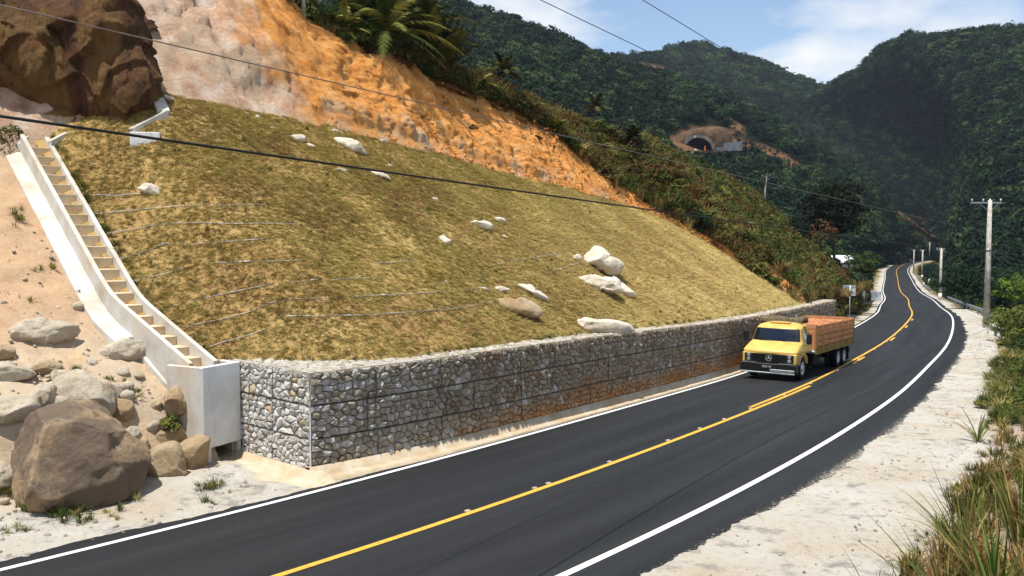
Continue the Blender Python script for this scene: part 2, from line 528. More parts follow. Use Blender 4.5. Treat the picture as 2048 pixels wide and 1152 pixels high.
t = NT('scrub_soil', .95, .05)
n1 = t.noise(.35, 5); n2 = t.noise(2.2, 6, .7)
c = t.ramp(n1, [(.35, lin(78, 62, 34)), (.55, lin(112, 74, 40)), (.7, lin(64, 66, 32))])
c = t.mix(c, lin(150, 92, 44), t.ramp(n2, [(.58, 0.0), (.7, .6)]))
t.color(c); t.bump(t.noise(6, 6, .7), .8, .1)
M_SCRUB = t.m

t = NT('forest_floor', .95, .05)
n1 = t.noise(.03, 6, .6); n2 = t.noise(.25, 6, .7)
c = t.ramp(n2, [(.35, lin(12, 18, 12)), (.6, lin(20, 27, 16)), (.75, lin(34, 36, 22))])
sc = t.attr('scar')
c = t.mix(c, t.ramp(n2, [(.3, lin(80, 56, 40)), (.6, lin(108, 80, 58)), (.75, lin(66, 58, 38))]), t.ramp(sc, [(.3, 0.0), (.55, 1.0)]))
t.color(c); t.bump(n2, .8, 1.0)
M_FOREST = t.m

# ------------------------------------------------------------------ road and painted lines
def strip(name, s, oL, oR, dz, mat, parent=None, nu=2):
    s = np.asarray(s, float)
    k = np.linspace(0, 1, nu)
    o = oL[:, None] * (1 - k) + oR[:, None] * k
    sg = np.repeat(s[:, None], nu, 1)
    P = rd(sg.ravel(), o.ravel())
    P[:, 2] += dz + crown(o.ravel())
    ob = fast_mesh(name, P, quad_grid(len(s), nu)[:, ::-1], mat, parent)
    set_uv(ob, np.stack([sg.ravel() / 1.0, o.ravel() / 10.0], 1))
    return ob
def crown(o): return 0.035 * (1 - np.minimum(np.abs(o) / 4.5, 1) ** 2)
s1 = np.concatenate([np.arange(-14, 70, .08), np.arange(70, 160, .4), np.arange(160, 500, 2.0)])
p1 = np.stack([s1, 0 * s1, 0 * s1], 1)
ragL = 3.82 + .14 * fbm(p1, 1.6, 6, 3, .8) + .22 * sstep(-s1, -11, -7) * (1 + fbm(p1, .35, 4, 8))
ragR = -(4.62 + .30 * fbm(p1, .5, 3, 5, .6) + .16 * fbm(p1, 3.0, 4, 6, .8)) + .45 * sstep(s1, 60, 110)
road = strip('road', s1, ragL, ragR, 0.0, M_ASPH, None, 9)
tag(road, kind='structure')
s2 = np.concatenate([np.arange(-12, 70, .4), np.arange(70, 498, 1.5)])
one = np.ones_like(s2)
strip('edge_line', s2, one * 3.62, one * 3.48, .008, M_WPAINT, road)
strip('edge_line', s2, one * -3.47, one * -3.62, .008, M_WPAINT, road)
def seg(a, b, oc, st=.4):
    s = np.linspace(a, b, max(3, int((b - a) / st)))
    strip('centre_line', s, np.full_like(s, oc + .07), np.full_like(s, oc - .07), .008, M_YPAINT, road)
seg(-12, 35.2, -.11); seg(27.5, 300, .13); seg(300, 495, .13, 2)
seg(45.5, 49.2, -.11); seg(61, 64, -.11); seg(75, 78, -.11); seg(86, 89, -.11)
M_STUD = plain('stud_plastic', lin(176, 156, 130), .5, .4)
stud_me = None
for k, s in enumerate([11.9, 14.1, 14.6, 17.2, 20.4, 22.6, 24.6, 27.2, 31.5, 36, 42, 48, 54, 60, 66, 72, 78]):
    p = rd(s, .02); p[2] += .036
    if stud_me is None:
        mb = MB(); 
        r = .075
        for (w, h) in ((1, 0), (.9, .012), (.55, .022)):
            pass
        V = []; F = []
        for q, (w, h) in enumerate(((1, 0), (.92, .014), (.55, .026))):
            for (sx, sy) in ((-1, -1), (1, -1), (1, 1), (-1, 1)): V.append((sx * .06 * w, sy * .05 * w, h))
        for q in range(2):
            for e in range(4): F.append((q * 4 + e, q * 4 + (e + 1) % 4, q * 4 + 4 + (e + 1) % 4, q * 4 + 4 + e))
        F.append((8, 9, 10, 11))
        ob = mesh_obj('road_stud', V, F, M_STUD, road); stud_me = ob.data
    else:
        ob = bpy.data.objects.new('road_stud', stud_me); col.objects.link(ob); ob.parent = road
    ob.location = p; ob.rotation_euler = (0, 0, heading(s))

# ------------------------------------------------------------------ shoulders, bank under the camera, valley edge (right)
def toe_r(s): return np.interp(s, [-20, 4, 12, 20, 27, 33, 45, 60, 80, 110, 160], [-8.3, -8.0, -7.9, -7.3, -7.2, -6.6, -6.4, -6.6, -7.2, -6.8, -6.2])
def hright(s, o):
    s = np.asarray(s, float); o = np.asarray(o, float)
    d = np.maximum(toe_r(s) - o, 0)                  # distance right of the shoulder
    up = sstep(-s, -27, -15)
    rise = 0.62 * d + .03 * d * d
    rise = np.minimum(rise, 4.6)
    fall = -.10 * d - .45 * np.maximum(d - 2.2, 0)
    fall = np.maximum(fall, -22 + 0 * d)
    return zr(s) - .012 + np.where(d > 0, up * rise + (1 - up) * fall, 0)
def facets(P, n, tilt, step, seed):
    """piecewise-planar offsets: fractured blocks"""
    r_ = np.random.default_rng(seed); C = P[r_.choice(len(P), n, replace=False)]
    W = P + .35 * np.stack([fbm(P, .9, 3, seed + k) for k in range(3)], 1)
    idx = np.empty(len(P), int)
    for a in range(0, len(P), 4000): idx[a:a + 4000] = ((W[a:a + 4000, None] - C[None]) ** 2).sum(2).argmin(1)
    T_ = r_.normal(size=(n, 3)); off = r_.uniform(-1, 1, n)
    return tilt * ((P - C[idx]) * T_[idx]).sum(1) + step * off[idx]
def ground_patch(name, sv, ov, H, mat, noise_amp=.05, sc=1.2, seed=2, fn=None):
    S, O = np.meshgrid(sv, ov, indexing='ij')
    s, o = S.ravel(), O.ravel()
    P = rd(s, o, H(s, o))
    far = np.clip(np.abs(o) - 4.2, 0, 3) / 3
    P[:, 2] += noise_amp * far * fbm(P, sc, 5, seed, .6)
    if name == 'sandy_bank': P[:, 2] += far * sstep(o, 6.4, 8) * (.10 * fbm(P, 2.6, 4, seed + 1, .65) - .10 * np.abs(fbm(P * np.array([1, 1, .3]), .8, 3, seed + 2)))
    ob = fast_mesh(name, P, quad_grid(len(sv), len(ov)), mat, None, True)
    for k in ('red', 'orange', 'litter'):
        v = fn(k, s, o, P) if fn else None
        set_attr(ob, k, np.zeros(len(s)) if v is None else np.clip(v, 0, 1))
    tag(ob, kind='structure')
    return ob
def rfn(k, s, o, P):
    d = toe_r(s) - o
    if k == 'red': return sstep(d, -.2, .8) * sstep(-s, -34, -28) * .55
    if k == 'litter':
        return sstep(d + .9 * fbm(P, .8, 4, 11), .2, 1.6) * (sstep(s, 29, 34) * .9 + .35 * sstep(-s, -20, -14)) 
    return None
ground_patch('right_shoulder', np.concatenate([np.arange(-14, 40, .25), np.arange(40, 120, .8)]),
    np.concatenate([np.arange(-30, -12, .9), np.arange(-12, -3.2, .22)]), hright, M_SAND, .16, 1.0, 2, rfn)
def hflat(s, o): return zr(s) - .014 + 0 * o
def hr_far(s, o):
    d = np.maximum(-6.0 - o, 0); e = np.maximum(o - 5.5, 0)
    return zr(s) - .02 - .55 * np.minimum(d, 34) + np.minimum(.30 * e, 6) 
def ffn(k, s, o, P):
    if k == 'litter': return sstep(np.abs(o) + 1.2 * fbm(P, .3, 3, 4), 4.6, 6.2)
    return None
ground_patch('far_verge', np.arange(118, 500, 3.0), np.concatenate([np.arange(-60, -8, 4.0), np.arange(-8, 9, .8), np.arange(9, 40, 4.)]), hr_far, M_SAND, .4, .2, 6, ffn)
def lfn(k, s, o, P):
    if k == 'red': return sstep(o + 1.2 * fbm(P, .5, 4, 9), 9.8, 12.4) * .95 * sstep(-o, -19.5, -17.5)
    if k == 'orange': return (.5 + .4 * sstep(fbm(P, .6, 5, 21), .1, .5)) * sstep(o + .5 * fbm(P, .9, 3, 22), 6.2, 7.8)
    return None
def hleftground(s, o):
    b = hbank(s, o)
    return np.where(s < 10.6, b, zr(s) - .014) 
ground_patch('sandy_bank', np.arange(-22, 10.75, .16), np.arange(3.3, 26, .16), hbank, M_SAND, .22, .9, 14, lfn)
def yfn(k, s, o, P):
    if k == 'litter': return sstep(fbm(P, .5, 5, 33), 0.0, .35) * sstep(s, 67, 72) * .9
    return None
ground_patch('left_verge', np.concatenate([np.arange(10.6, 70, .4), np.arange(70, 122, .7)]), np.arange(3.3, 9, .25), hflat, M_SAND, .05, 1.0, 15, yfn)

# ------------------------------------------------------------------ mown slope
sv = np.arange(7.4, 60.2, .16); nk = 100
P = []; kk = np.linspace(0, 1, nk)
S = np.repeat(sv[:, None], nk, 1)
O = o_g0(sv)[:, None] - .35 + (o_edge(sv) - o_g0(sv) + .55)[:, None] * kk
def grass_z(s, o):
    Pn = np.stack([s, o, 0 * s], 1)
    return hgrass(s, o) + .10 * fbm(Pn, .35, 3, 41) + .035 * fbm(Pn, 1.8, 3, 42)
Pg = rd(S.ravel(), O.ravel(), grass_z(S.ravel(), O.ravel()))
def stair_s(o): return np.interp(o, ST_O, ST_SS)
keep = (S.ravel() > stair_s(O.ravel()) + .05)
Qg = quad_grid(len(sv), nk)
Qg = Qg[keep[Qg].all(1)]
grass_slope = fast_mesh('grass_slope', Pg, Qg, M_GGROUND, None, True)
tag(grass_slope, kind='structure')

# ------------------------------------------------------------------ orange cut above the slope
sv = np.arange(4, 60.5, .14); nk = 110
kk = np.linspace(-.06, 1.03, nk)
o1, z1, o2, z2 = [pget(sv, k, c)[:, None] for k in (0, 1) for c in (0, 1)]
o1 = o_edge(sv)[:, None]; z1 = hgrass(sv, o_edge(sv))[:, None]
Sg = np.repeat(sv[:, None], nk, 1)
Og = o1 + (o2 - o1) * kk; Zg = z1 + (z2 - z1) * kk
P = rd(Sg.ravel(), Og.ravel(), Zg.ravel())
nx = rd(Sg.ravel(), Og.ravel() - 1.0)[:, :2] - rd(Sg.ravel(), Og.ravel())[:, :2]
nrm = np.stack([nx[:, 0] * .82, nx[:, 1] * .82, np.full(len(nx), .57)], 1)
kf = np.repeat(kk[None], len(sv), 0).ravel()
hgt = np.repeat((z2 - z1), nk, 1).ravel()
amp = np.clip(hgt / 5, .1, 1) * (.35 + .65 * sstep(kf, 0, .15))
rid = 1 - np.abs(fbm(P * np.array([1, 1, .45]), .32, 4, 52))
rill = fbm(np.stack([Sg.ravel() * 1.1, kf * 1.2 + 3 * fbm(P, .15, 2, 57), 0 * kf], 1), 1.0, 4, 58)
disp = .7 * fbm(P, .2, 4, 51) + .3 * (rid - .75) + .38 * rill * sstep(-kf, -1.0, -.55) + .16 * fbm(P, 1.3, 5, 53, .65) + .12 * np.abs(fbm(P, 2.6, 4, 59, .6)) + .09 * fbm(P, 5.5, 4, 54, .7)
disp = disp + facets(P, 420, .05, .04, 64) + facets(P, 1100, .03, .015, 65)
P += nrm * (disp * amp)[:, None]
cut = fast_mesh('cut_face', P, quad_grid(len(sv), nk), M_CUT, None, True)
uvp = proj(P)
pale = np.interp(Sg.ravel(), [10, 18, 24, 29], [1.05, .9, .35, -.15])
set_attr(cut, 'pale', pale)
set_attr(cut, 'toe', 1 - sstep(kf + .12 * fbm(P, .8, 3, 56), .06, .34))
set_attr(cut, 'rim', sstep(kf + .10 * fbm(P, .9, 4, 55), .86, 1.0))
tag(cut, kind='structure')

# ------------------------------------------------------------------ natural hillside above and beyond the cut
sv = np.concatenate([np.arange(2, 60, .5), np.arange(60, 150, .8)])
o1, z1, o2, z2, o3, z3 = [pget(sv, k, c)[:, None] for k in range(3) for c in range(2)]
k1 = np.linspace(0, 1, 26)
start = np.where(sv < 57.4, 1.0, 0.0)[:, None]
oa = np.where(sv[:, None] < 57.2, o2 - .25, 5.2); 
k2 = np.linspace(0, 1, 14)
O = np.concatenate([oa + (o3 - oa) * k1, o3 + 30 * k2[1:] ** 1.5], 1)
Sg = np.repeat(sv[:, None], O.shape[1], 1)
Z = hleft(Sg.ravel(), O.ravel())
right = Sg.ravel() > 57.2
P = rd(Sg.ravel(), O.ravel(), Z)
P[:, 2] += .35 * fbm(P, .3, 4, 61) * np.clip((O.ravel() - 5.2) / 2, 0, 1) - np.where(Sg.ravel() < 57.2, .12, .0)
hillside = fast_mesh('hillside', P, quad_grid(*O.shape), M_SCRUB, None, True)
tag(hillside, kind='structure')

# ------------------------------------------------------------------ dark overhanging rock, top left
_base = [(-260, 130, 28.4), (-120, 165, 29.6), (0, 204, 30.4), (60, 230, 30.6), (150, 262, 30.5), (215, 269, 30.4), (268, 274, 30.3), (308, 241, 30.9), (304, 203, 31.7), (290, 163, 32.8), (280, 110, 36)]
_up = [([-260, -120, 0, 60, 150, 215, 262, 300, 297, 284, 274], [105, 138, 172, 196, 226, 232, 232, 206, 176, 140, 90], -.25),
       ([-260, -120, 0, 60, 135, 200, 248, 286, 284, 276, 268], [60, 85, 120, 138, 168, 165, 165, 150, 125, 100, 60], -.55),
       ([-260, -120, 0, 66, 130, 185, 230, 264, 264, 258, 254], [0, 25, 58, 72, 112, 95, 90, 80, 60, 45, 20], -.35),
       ([-260, -120, 0, 70, 125, 175, 216, 246, 250, 246, 242], [-50, -40, -16, -10, 22, 22, 12, 8, 0, -10, -20], .1),
       ([-260, -120, 0, 70, 125, 170, 205, 232, 238, 238, 236], [-70, -60, -45, -40, -24, -22, -20, -18, -24, -30, -40], 3.0)]
rows = [_base] + [[(u, v, b[2] + dy) for u, v, b in zip(U, Vv, _base)] for (U, Vv, dy) in _up]
G = np.array([[at(*q) for q in r] for r in rows])
def refine(G, ni, nj):
    def interp_axis(G, n):
        m = len(G); t = np.linspace(0, m - 1, n)
        Pd = np.concatenate([2 * G[:1] - G[1:2], G, 2 * G[-1:] - G[-2:-1]])
        i = np.minimum(t.astype(int), m - 2); f = (t - i)[:, None, None]
        a, b, c, d = Pd[i], Pd[i + 1], Pd[i + 2], Pd[i + 3]
        return .5 * (2 * b + (c - a) * f + (2 * a - 5 * b + 4 * c - d) * f * f + (-a + 3 * b - 3 * c + d) * f ** 3)
    G = interp_axis(G, ni)
    G = interp_axis(G.transpose(1, 0, 2), nj).transpose(1, 0, 2)
    return G
NI, NJ = 110, 190
Gf = refine(G, NI, NJ)
P = Gf.reshape(-1, 3)
gi = np.gradient(Gf, axis=0); gj = np.gradient(Gf, axis=1)
N = np.cross(gj, gi).reshape(-1, 3); N /= np.linalg.norm(N, axis=1)[:, None] + 1e-9
if N[:, 1].mean() > 0: N = -N
ri = 1 - np.abs(fbm(P * np.array([1, 1, .6]), .55, 4, 71))
disp = .9 * fbm(P * np.array([1, 1, .5]), .28, 3, 70) + .18 * (ri - .75) + .08 * fbm(P * np.array([1.4, 1.4, .6]), 1.6, 5, 72, .6) + .05 * fbm(P, 5, 4, 73, .65) + facets(P, 46, .16, .16, 74) + facets(P, 260, .05, .03, 76)
P = P + N * disp[:, None]
rock_mass = fast_mesh('overhanging_rock', P, quad_grid(NI, NJ), M_DROCK, None, True)
kk = np.repeat(np.linspace(0, 1, NI)[:, None], NJ, 1).ravel()
set_attr(rock_mass, 'sandy', .85 * (1 - sstep(kk + .09 * fbm(P, .7, 4, 75), .02, .17)))
tag(rock_mass, kind='structure')
# ------------------------------------------------------------------ far mountains: real ridges at their own distances
def mountain(name, rows, ni, nj, amp, sc, seed, scar=None):
    G = np.array([[at(*q) for q in r] for r in rows])
    Gf = refine(G, ni, nj); P = Gf.reshape(-1, 3)
    edge = np.repeat(np.linspace(0, 1, ni)[:, None], nj, 1).ravel()
    P[:, 2] += amp * fbm(P, sc, 5, seed)
    ob = fast_mesh(name, P, quad_grid(ni, nj), M_FOREST, None, True)
    uvp = proj(P)
    sc_ = np.zeros(len(P))
    for (cu, cv, ru, rv, rot, w) in (scar or []):
        c, s_ = math.cos(R(rot)), math.sin(R(rot))
        du, dv = uvp[:, 0] - cu, uvp[:, 1] - cv
        a = (du * c + dv * s_) / ru; b = (-du * s_ + dv * c) / rv
        sc_ = np.maximum(sc_, w * (1 - np.clip(np.hypot(a, b) + .35 * fbm(P, .03, 4, 91), 0, 2) * .6))
    set_attr(ob, 'scar', np.clip(sc_, 0, 1))
    tag(ob, kind='structure')
    return ob, P.reshape(ni, nj, 3), np.clip(sc_, 0, 1).reshape(ni, nj)
SCARS1 = [(1410, 290, 75, 36, 0, 1.0), (1545, 315, 80, 20, 22, .85), (1470, 250, 40, 10, 35, .8), (1815, 425, 100, 28, 42, .85), (1750, 520, 60, 16, -10, .8), (1890, 470, 40, 14, 0, .8)]
m1 = mountain('tunnel_mountain', [
 [(560, 140, 120), (700, 250, 140), (900, 300, 150), (1100, 340, 160), (1250, 380, 170), (1400, 460, 190), (1520, 500, 210), (1640, 530, 240), (1730, 548, 300), (1800, 532, 420), (1880, 515, 480), (1950, 515, 520)],
 [(560, 40, 220), (700, 130, 230), (900, 190, 240), (1100, 245, 250), (1250, 300, 262), (1400, 345, 285), (1520, 390, 290), (1640, 440, 310), (1730, 478, 345), (1800, 490, 430), (1880, 500, 485), (1950, 505, 530)],
 [(560, -60, 330), (700, 20, 330), (900, 95, 340), (1100, 165, 345), (1250, 225, 350), (1400, 262, 372), (1520, 310, 370), (1640, 370, 380), (1730, 425, 395), (1800, 455, 440), (1880, 488, 490), (1950, 500, 540)],
 [(560, -240, 440), (700, -110, 440), (900, 8, 450), (1100, 78, 470), (1250, 140, 480), (1400, 190, 480), (1520, 245, 470), (1640, 318, 460), (1730, 380, 450), (1800, 425, 455), (1880, 478, 495), (1950, 495, 550)],
 [(560, -200, 560), (700, -80, 560), (900, 60, 560), (1100, 130, 570), (1250, 190, 580), (1400, 240, 580), (1520, 290, 560), (1640, 350, 540), (1730, 420, 520), (1800, 460, 520), (1880, 500, 540), (1950, 510, 590)],
 ], 90, 170, 7, .02, 81, SCARS1)
m2 = mountain('distant_ridge', [
 [(1050, 330, 600), (1250, 330, 600), (1450, 340, 620), (1600, 350, 640), (1800, 380, 660)],
 [(1050, 220, 760), (1250, 205, 770), (1450, 200, 790), (1600, 240, 790), (1800, 290, 790)],
 [(1050, 150, 920), (1250, 128, 930), (1450, 112, 950), (1600, 172, 930), (1800, 240, 900)],
 [(1050, 200, 1100), (1250, 180, 1100), (1450, 170, 1120), (1600, 220, 1100), (1800, 290, 1050)],
 ], 60, 90, 12, .01, 82, [(1290, 140, 60, 14, 5, .8)])
m3 = mountain('right_mountain', [
 [(1600, 420, 660), (1760, 500, 620), (1885, 535, 540), (1960, 640, 150), (2060, 760, 95), (2250, 800, 90), (2500, 800, 90)],
 [(1600, 330, 720), (1760, 370, 660), (1885, 420, 570), (1960, 450, 310), (2060, 520, 220), (2250, 540, 210), (2500, 560, 210)],
 [(1600, 260, 760), (1760, 240, 700), (1880, 250, 590), (1960, 260, 440), (2060, 290, 370), (2250, 300, 350), (2500, 320, 350)],
 [(1600, 215, 790), (1690, 168, 730), (1790, 96, 660), (1880, 80, 600), (2060, 72, 540), (2250, 62, 520), (2500, 80, 520)],
 [(1600, 260, 900), (1690, 220, 850), (1790, 150, 780), (1880, 130, 740), (2060, 120, 700), (2250, 110, 680), (2500, 130, 680)],
 ], 90, 120, 8, .018, 83, [(1835, 440, 40, 10, 15, .6)])
valley = fast_mesh('valley_ground', [(-4000, -500, -45), (4000, -500, -45), (4000, 5000, -45), (-4000, 5000, -45)], [(0, 1, 2, 3)], M_FOREST)
set_attr(valley, 'scar', [0, 0, 0, 0]); tag(valley, kind='structure')
# ------------------------------------------------------------------ concrete and stone materials
t = NT('whitewashed_concrete', .85, .15)
n1 = t.noise(1.1, 6, .65); n2 = t.noise(6, 6, .7)
c = t.ramp(n1, [(.3, lin(170, 160, 142)), (.5, lin(190, 185, 175)), (.7, lin(204, 202, 197))])
c = t.mix(c, lin(186, 160, 120), t.ramp(t.noise(.9, 7, .7, t.scale(t.pos(), (1, 1, .35))), [(.52, 0.0), (.72, .7)]))
c = t.mix(c, lin(150, 142, 128), t.ramp(n2, [(.6, 0.0), (.78, .5)]))
t.color(c); t.bump(t.noise(9, 7, .7), .25, .02); M_WCONC = t.m
t = NT('grey_concrete', .85, .15)
c = t.ramp(t.noise(1.5, 6, .65), [(.3, lin(200, 201, 200)), (.7, lin(224, 226, 226))])
c = t.mix(c, lin(150, 132, 104), t.ramp(t.noise(2.2, 7, .7, t.scale(t.pos(), (1, 1, .3))), [(.55, 0.0), (.72, .6)]))
t.color(c); t.bump(t.noise(8, 7, .7), .3, .02); M_GCONC = t.m
t = NT('dusty_concrete', .9, .1)
c = t.ramp(t.noise(1.3, 7, .7), [(.3, lin(164, 140, 108)), (.5, lin(178, 162, 136)), (.7, lin(194, 184, 166))])
c = t.mix(c, lin(120, 96, 66), t.ramp(t.noise(5, 7, .75), [(.56, 0.0), (.72, .6)]))
t.color(c); t.bump(t.noise(10, 7, .7), .4, .03); M_DCONC = t.m
t = NT('step_concrete', .9, .1)
c = t.ramp(t.noise(2.0, 7, .7), [(.3, lin(186, 160, 122)), (.7, lin(212, 196, 168))])
t.color(c); t.bump(t.noise(10, 7, .7), .4, .03); M_STEP = t.m

t = NT('gabion_stone', .9, .12)
n2 = t.noise(5, 7, .7); n3 = t.noise(18, 5, .7)
tint = t.attr('tint')
c = t.ramp(tint, [(0, lin(126, 112, 90)), (.35, lin(160, 150, 132)), (.65, lin(186, 183, 178)), (.9, lin(198, 192, 180)), (1, lin(174, 154, 124))])
c = t.mix(c, lin(104, 92, 74), t.ramp(n2, [(.5, 0.0), (.72, .65)]))
c = t.mix(c, lin(214, 210, 204), t.ramp(n3, [(.58, 0.0), (.72, .5)]))
ochre = t.ramp(n2, [(.3, lin(138, 92, 48)), (.7, lin(178, 124, 70))])
c = t.mix(c, ochre, t.attr('stain'))
t.color(c); t.bump(t.noise(14, 8, .75), .8, .03); M_STONE = t.m
M_CORE = plain('gabion_core', lin(112, 102, 86), .95, .05, var=.3, scale=9)
M_WIRE = plain('galvanised_wire', lin(96, 98, 98), .5, .4, .6)

# ------------------------------------------------------------------ gabion wall: every stone a clipped cell with its own dome
wall = empty('gabion_wall', rd(S_C, 4.64), 0, 'long retaining wall of wire baskets packed with grey stones beside the road', 'wall')
WINV = Matrix.Translation(-Vector(wall.location))
def wl(P): return np.asarray(P, float) - np.array(wall.location)
def face_front(a, h):
    s = S_C + a
    b = .06 * (h / WALL_H)                                   # slight batter
    P = rd(s, o_wall(s) + b, zr(s) + WALL_B + h)
    q = rd(s, o_wall(s) - 1.0)[:, :2] - rd(s, o_wall(s))[:, :2]
    return P, np.concatenate([q, np.zeros((len(q), 1))], 1)
O_L1 = 7.62
LLEN = O_L1 - 4.64
def face_left(a, h):                                         # a from the box towards the corner
    o = O_L1 - a
    s = S_C + .06 * h / WALL_H + 0 * a
    P = rd(s, o, zr(s) + WALL_B + h)
    q = rd(s - 1, o)[:, :2] - rd(s, o)[:, :2]
    return P, np.concatenate([q, np.zeros((len(q), 1))], 1)
def face_end(a, h):
    o = 4.2 + a
    s = S_E + 0 * a
    P = rd(s, o, zr(s) + WALL_B + h)
    q = rd(s + 1, o)[:, :2] - rd(s, o)[:, :2]
    return P, np.concatenate([q, np.zeros((len(q), 1))], 1)
def face_top(a, h):                                          # a along wall, h across
    s = S_C + a
    P = rd(s, o_wall(s) + .06 + h, z_wall(s))
    return P, np.tile([0, 0, 1.0], (len(P), 1))
def face_ltop(a, h):
    o = O_L1 - a; s = S_C + .06 + h
    P = rd(s, o, z_wall(s)); return P, np.tile([0, 0, 1.0], (len(P), 1))

def clip(poly, nx, ny, c):
    out = []
    n = len(poly)
    for i in range(n):
        p, q = poly[i], poly[(i + 1) % n]
        dp = p[0] * nx + p[1] * ny - c; dq = q[0] * nx + q[1] * ny - c
        if dp <= 0: out.append(p)
        if (dp < 0 < dq) or (dq < 0 < dp):
            f = dp / (dp - dq); out.append((p[0] + (q[0] - p[0]) * f, p[1] + (q[1] - p[1]) * f))
    return out
def cells(a0, a1, h0, h1, sx, sy, rnd):
    """irregular stone outlines filling one basket face"""
    nx_, ny_ = max(1, round((a1 - a0) / sx)), max(1, round((h1 - h0) / sy))
    pts = []
    for j in range(ny_):
        sh = rnd.uniform(-.5, .5)
        for i in range(-1, nx_ + 1):
            if rnd.random() < .13: continue
            pts.append((a0 + (i + .5 + sh + rnd.uniform(-.36, .36)) * (a1 - a0) / nx_, h0 + (j + .5 + rnd.uniform(-.34, .34)) * (h1 - h0) / ny_))
    asp = sy / sx
    out = []
    for k, (x, y) in enumerate(pts):
        poly = [(a0, h0), (a1, h0), (a1, h1), (a0, h1)]
        nb = sorted(((px - x) ** 2 + ((py - y) / asp) ** 2, px, py) for m, (px, py) in enumerate(pts) if m != k and abs(px - x) < 3.2 * sx and abs(py - y) < 3.2 * sy)[:14]
        for d2, px, py in nb:
            nx, ny = px - x, (py - y) / asp ** 2
            c = nx * (px + x) / 2 + ny * (py + y) / 2
            poly = clip(poly, nx, ny, c)
            if len(poly) < 3: break
        if len(poly) >= 3: out.append(poly)
    return out
def stone_mesh(poly, rnd, gap, proud):
    """outline -> local (a, h, depth) rings"""
    cx = sum(p[0] for p in poly) / len(poly); cy = sum(p[1] for p in poly) / len(poly)
    # drop corners that lie too close, knock a few corners off
    pl = []
    for i, p in enumerate(poly):
        q = poly[(i + 1) % len(poly)]
        L = math.hypot(p[0] - q[0], p[1] - q[1])
        if L < .018: continue
        pl.append(p)
        if L > .07: pl.append(((p[0] + q[0]) / 2 + rnd.uniform(-.006, .006), (p[1] + q[1]) / 2 + rnd.uniform(-.006, .006)))
    if len(pl) < 4: return None
    ar = .5 * abs(sum(pl[i][0] * pl[(i + 1) % len(pl)][1] - pl[(i + 1) % len(pl)][0] * pl[i][1] for i in range(len(pl))))
    size = math.sqrt(ar)
    if size < .045: return None
    V = []; n = len(pl)
    tx, ty = rnd.uniform(-.30, .30), rnd.uniform(-.30, .30)
    k0 = max(0.3, 1 - gap / size)
    px_, py_ = rnd.uniform(-.12, .12) * size, rnd.uniform(-.1, .14) * size
    for (k, dz, j) in ((k0, -.10, 0), (k0, proud - .035, .004), (k0 * .88, proud + .010, .012), (k0 * .5, proud + .028 * min(1.6, size / .17), .014)):
        for (x, y) in pl:
            dx, dy = (x - cx) * k, (y - cy) * k
            z = dz + (dx * tx + dy * ty if dz > 0 else 0) + rnd.uniform(-j, j)
            f = 1 if k > k0 * .6 else 0
            V.append((cx + dx + (0 if f else px_) + rnd.uniform(-j, j) * .5, cy + dy + (0 if f else py_) + rnd.uniform(-j, j) * .5, z))
    V.append((cx + px_, cy + py_, proud + .034 * min(1.6, size / .17) + rnd.uniform(-.01, .01)))
    F = []
    for r_ in range(3):
        for i in range(n):
            F.append((r_ * n + i, r_ * n + (i + 1) % n, (r_ + 1) * n + (i + 1) % n, (r_ + 1) * n + i))
    for i in range(n): F.append((3 * n + i, 3 * n + (i + 1) % n, 4 * n))
    return V, F, ar
rs = random.Random(5)
stones = []                  # (score, world V, F, tint, stain)
basket_rects = []
def fill(face, a0, a1, h0, h1, sx, sy, flip=False, proud=.0):
    for poly in cells(a0 + .012, a1 - .012, h0 + .010, h1 - .010, sx, sy, rs):
        r = stone_mesh(poly, rs, .007, rs.uniform(0, .028) + proud)
        if r is None: continue
        V, F, ar = r
        A = np.array([v[0] for v in V]); Hh = np.array([v[1] for v in V]); D = np.array([v[2] for v in V])
        P, N = face(A, Hh)
        Pw = P + N * D[:, None]
        c = Pw.mean(0); d2 = c @ c - 0 + 1
        tint = min(.9, max(0, rs.gauss(.55, .14))) if rs.random() > .03 else 1.0
        vert = abs(N[0][2]) < .5
        hh = Hh.mean()
        st = 0.0
        if vert and face is face_front:
            a_ = A.mean()
            nse = float(fbm(np.array([[a_ * .5, hh, 0]]), 1.0, 3, 77)[0])
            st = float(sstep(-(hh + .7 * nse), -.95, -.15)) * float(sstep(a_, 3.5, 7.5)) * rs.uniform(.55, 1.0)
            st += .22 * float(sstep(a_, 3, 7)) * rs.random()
            tint -= .16 + .16 * float(sstep(a_, 2, 6))  # front stones darker in colour, standing in for shade on this face
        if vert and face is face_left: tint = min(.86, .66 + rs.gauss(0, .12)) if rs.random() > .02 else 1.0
        if not vert: tint = min(.5, tint - .12)  # top stones toned down in colour to offset the sun
        view = c - ORG; fc = abs(float(N.mean(0) @ view)) / np.linalg.norm(view)
        stones.append((ar * fc / d2, Pw, F, max(0, tint), min(1, st)))
def frames(face, a0, a1, h0, h1): basket_rects.append((face, a0, a1, h0, h1))
LW = S_E - S_C
CH3 = WALL_H / 3
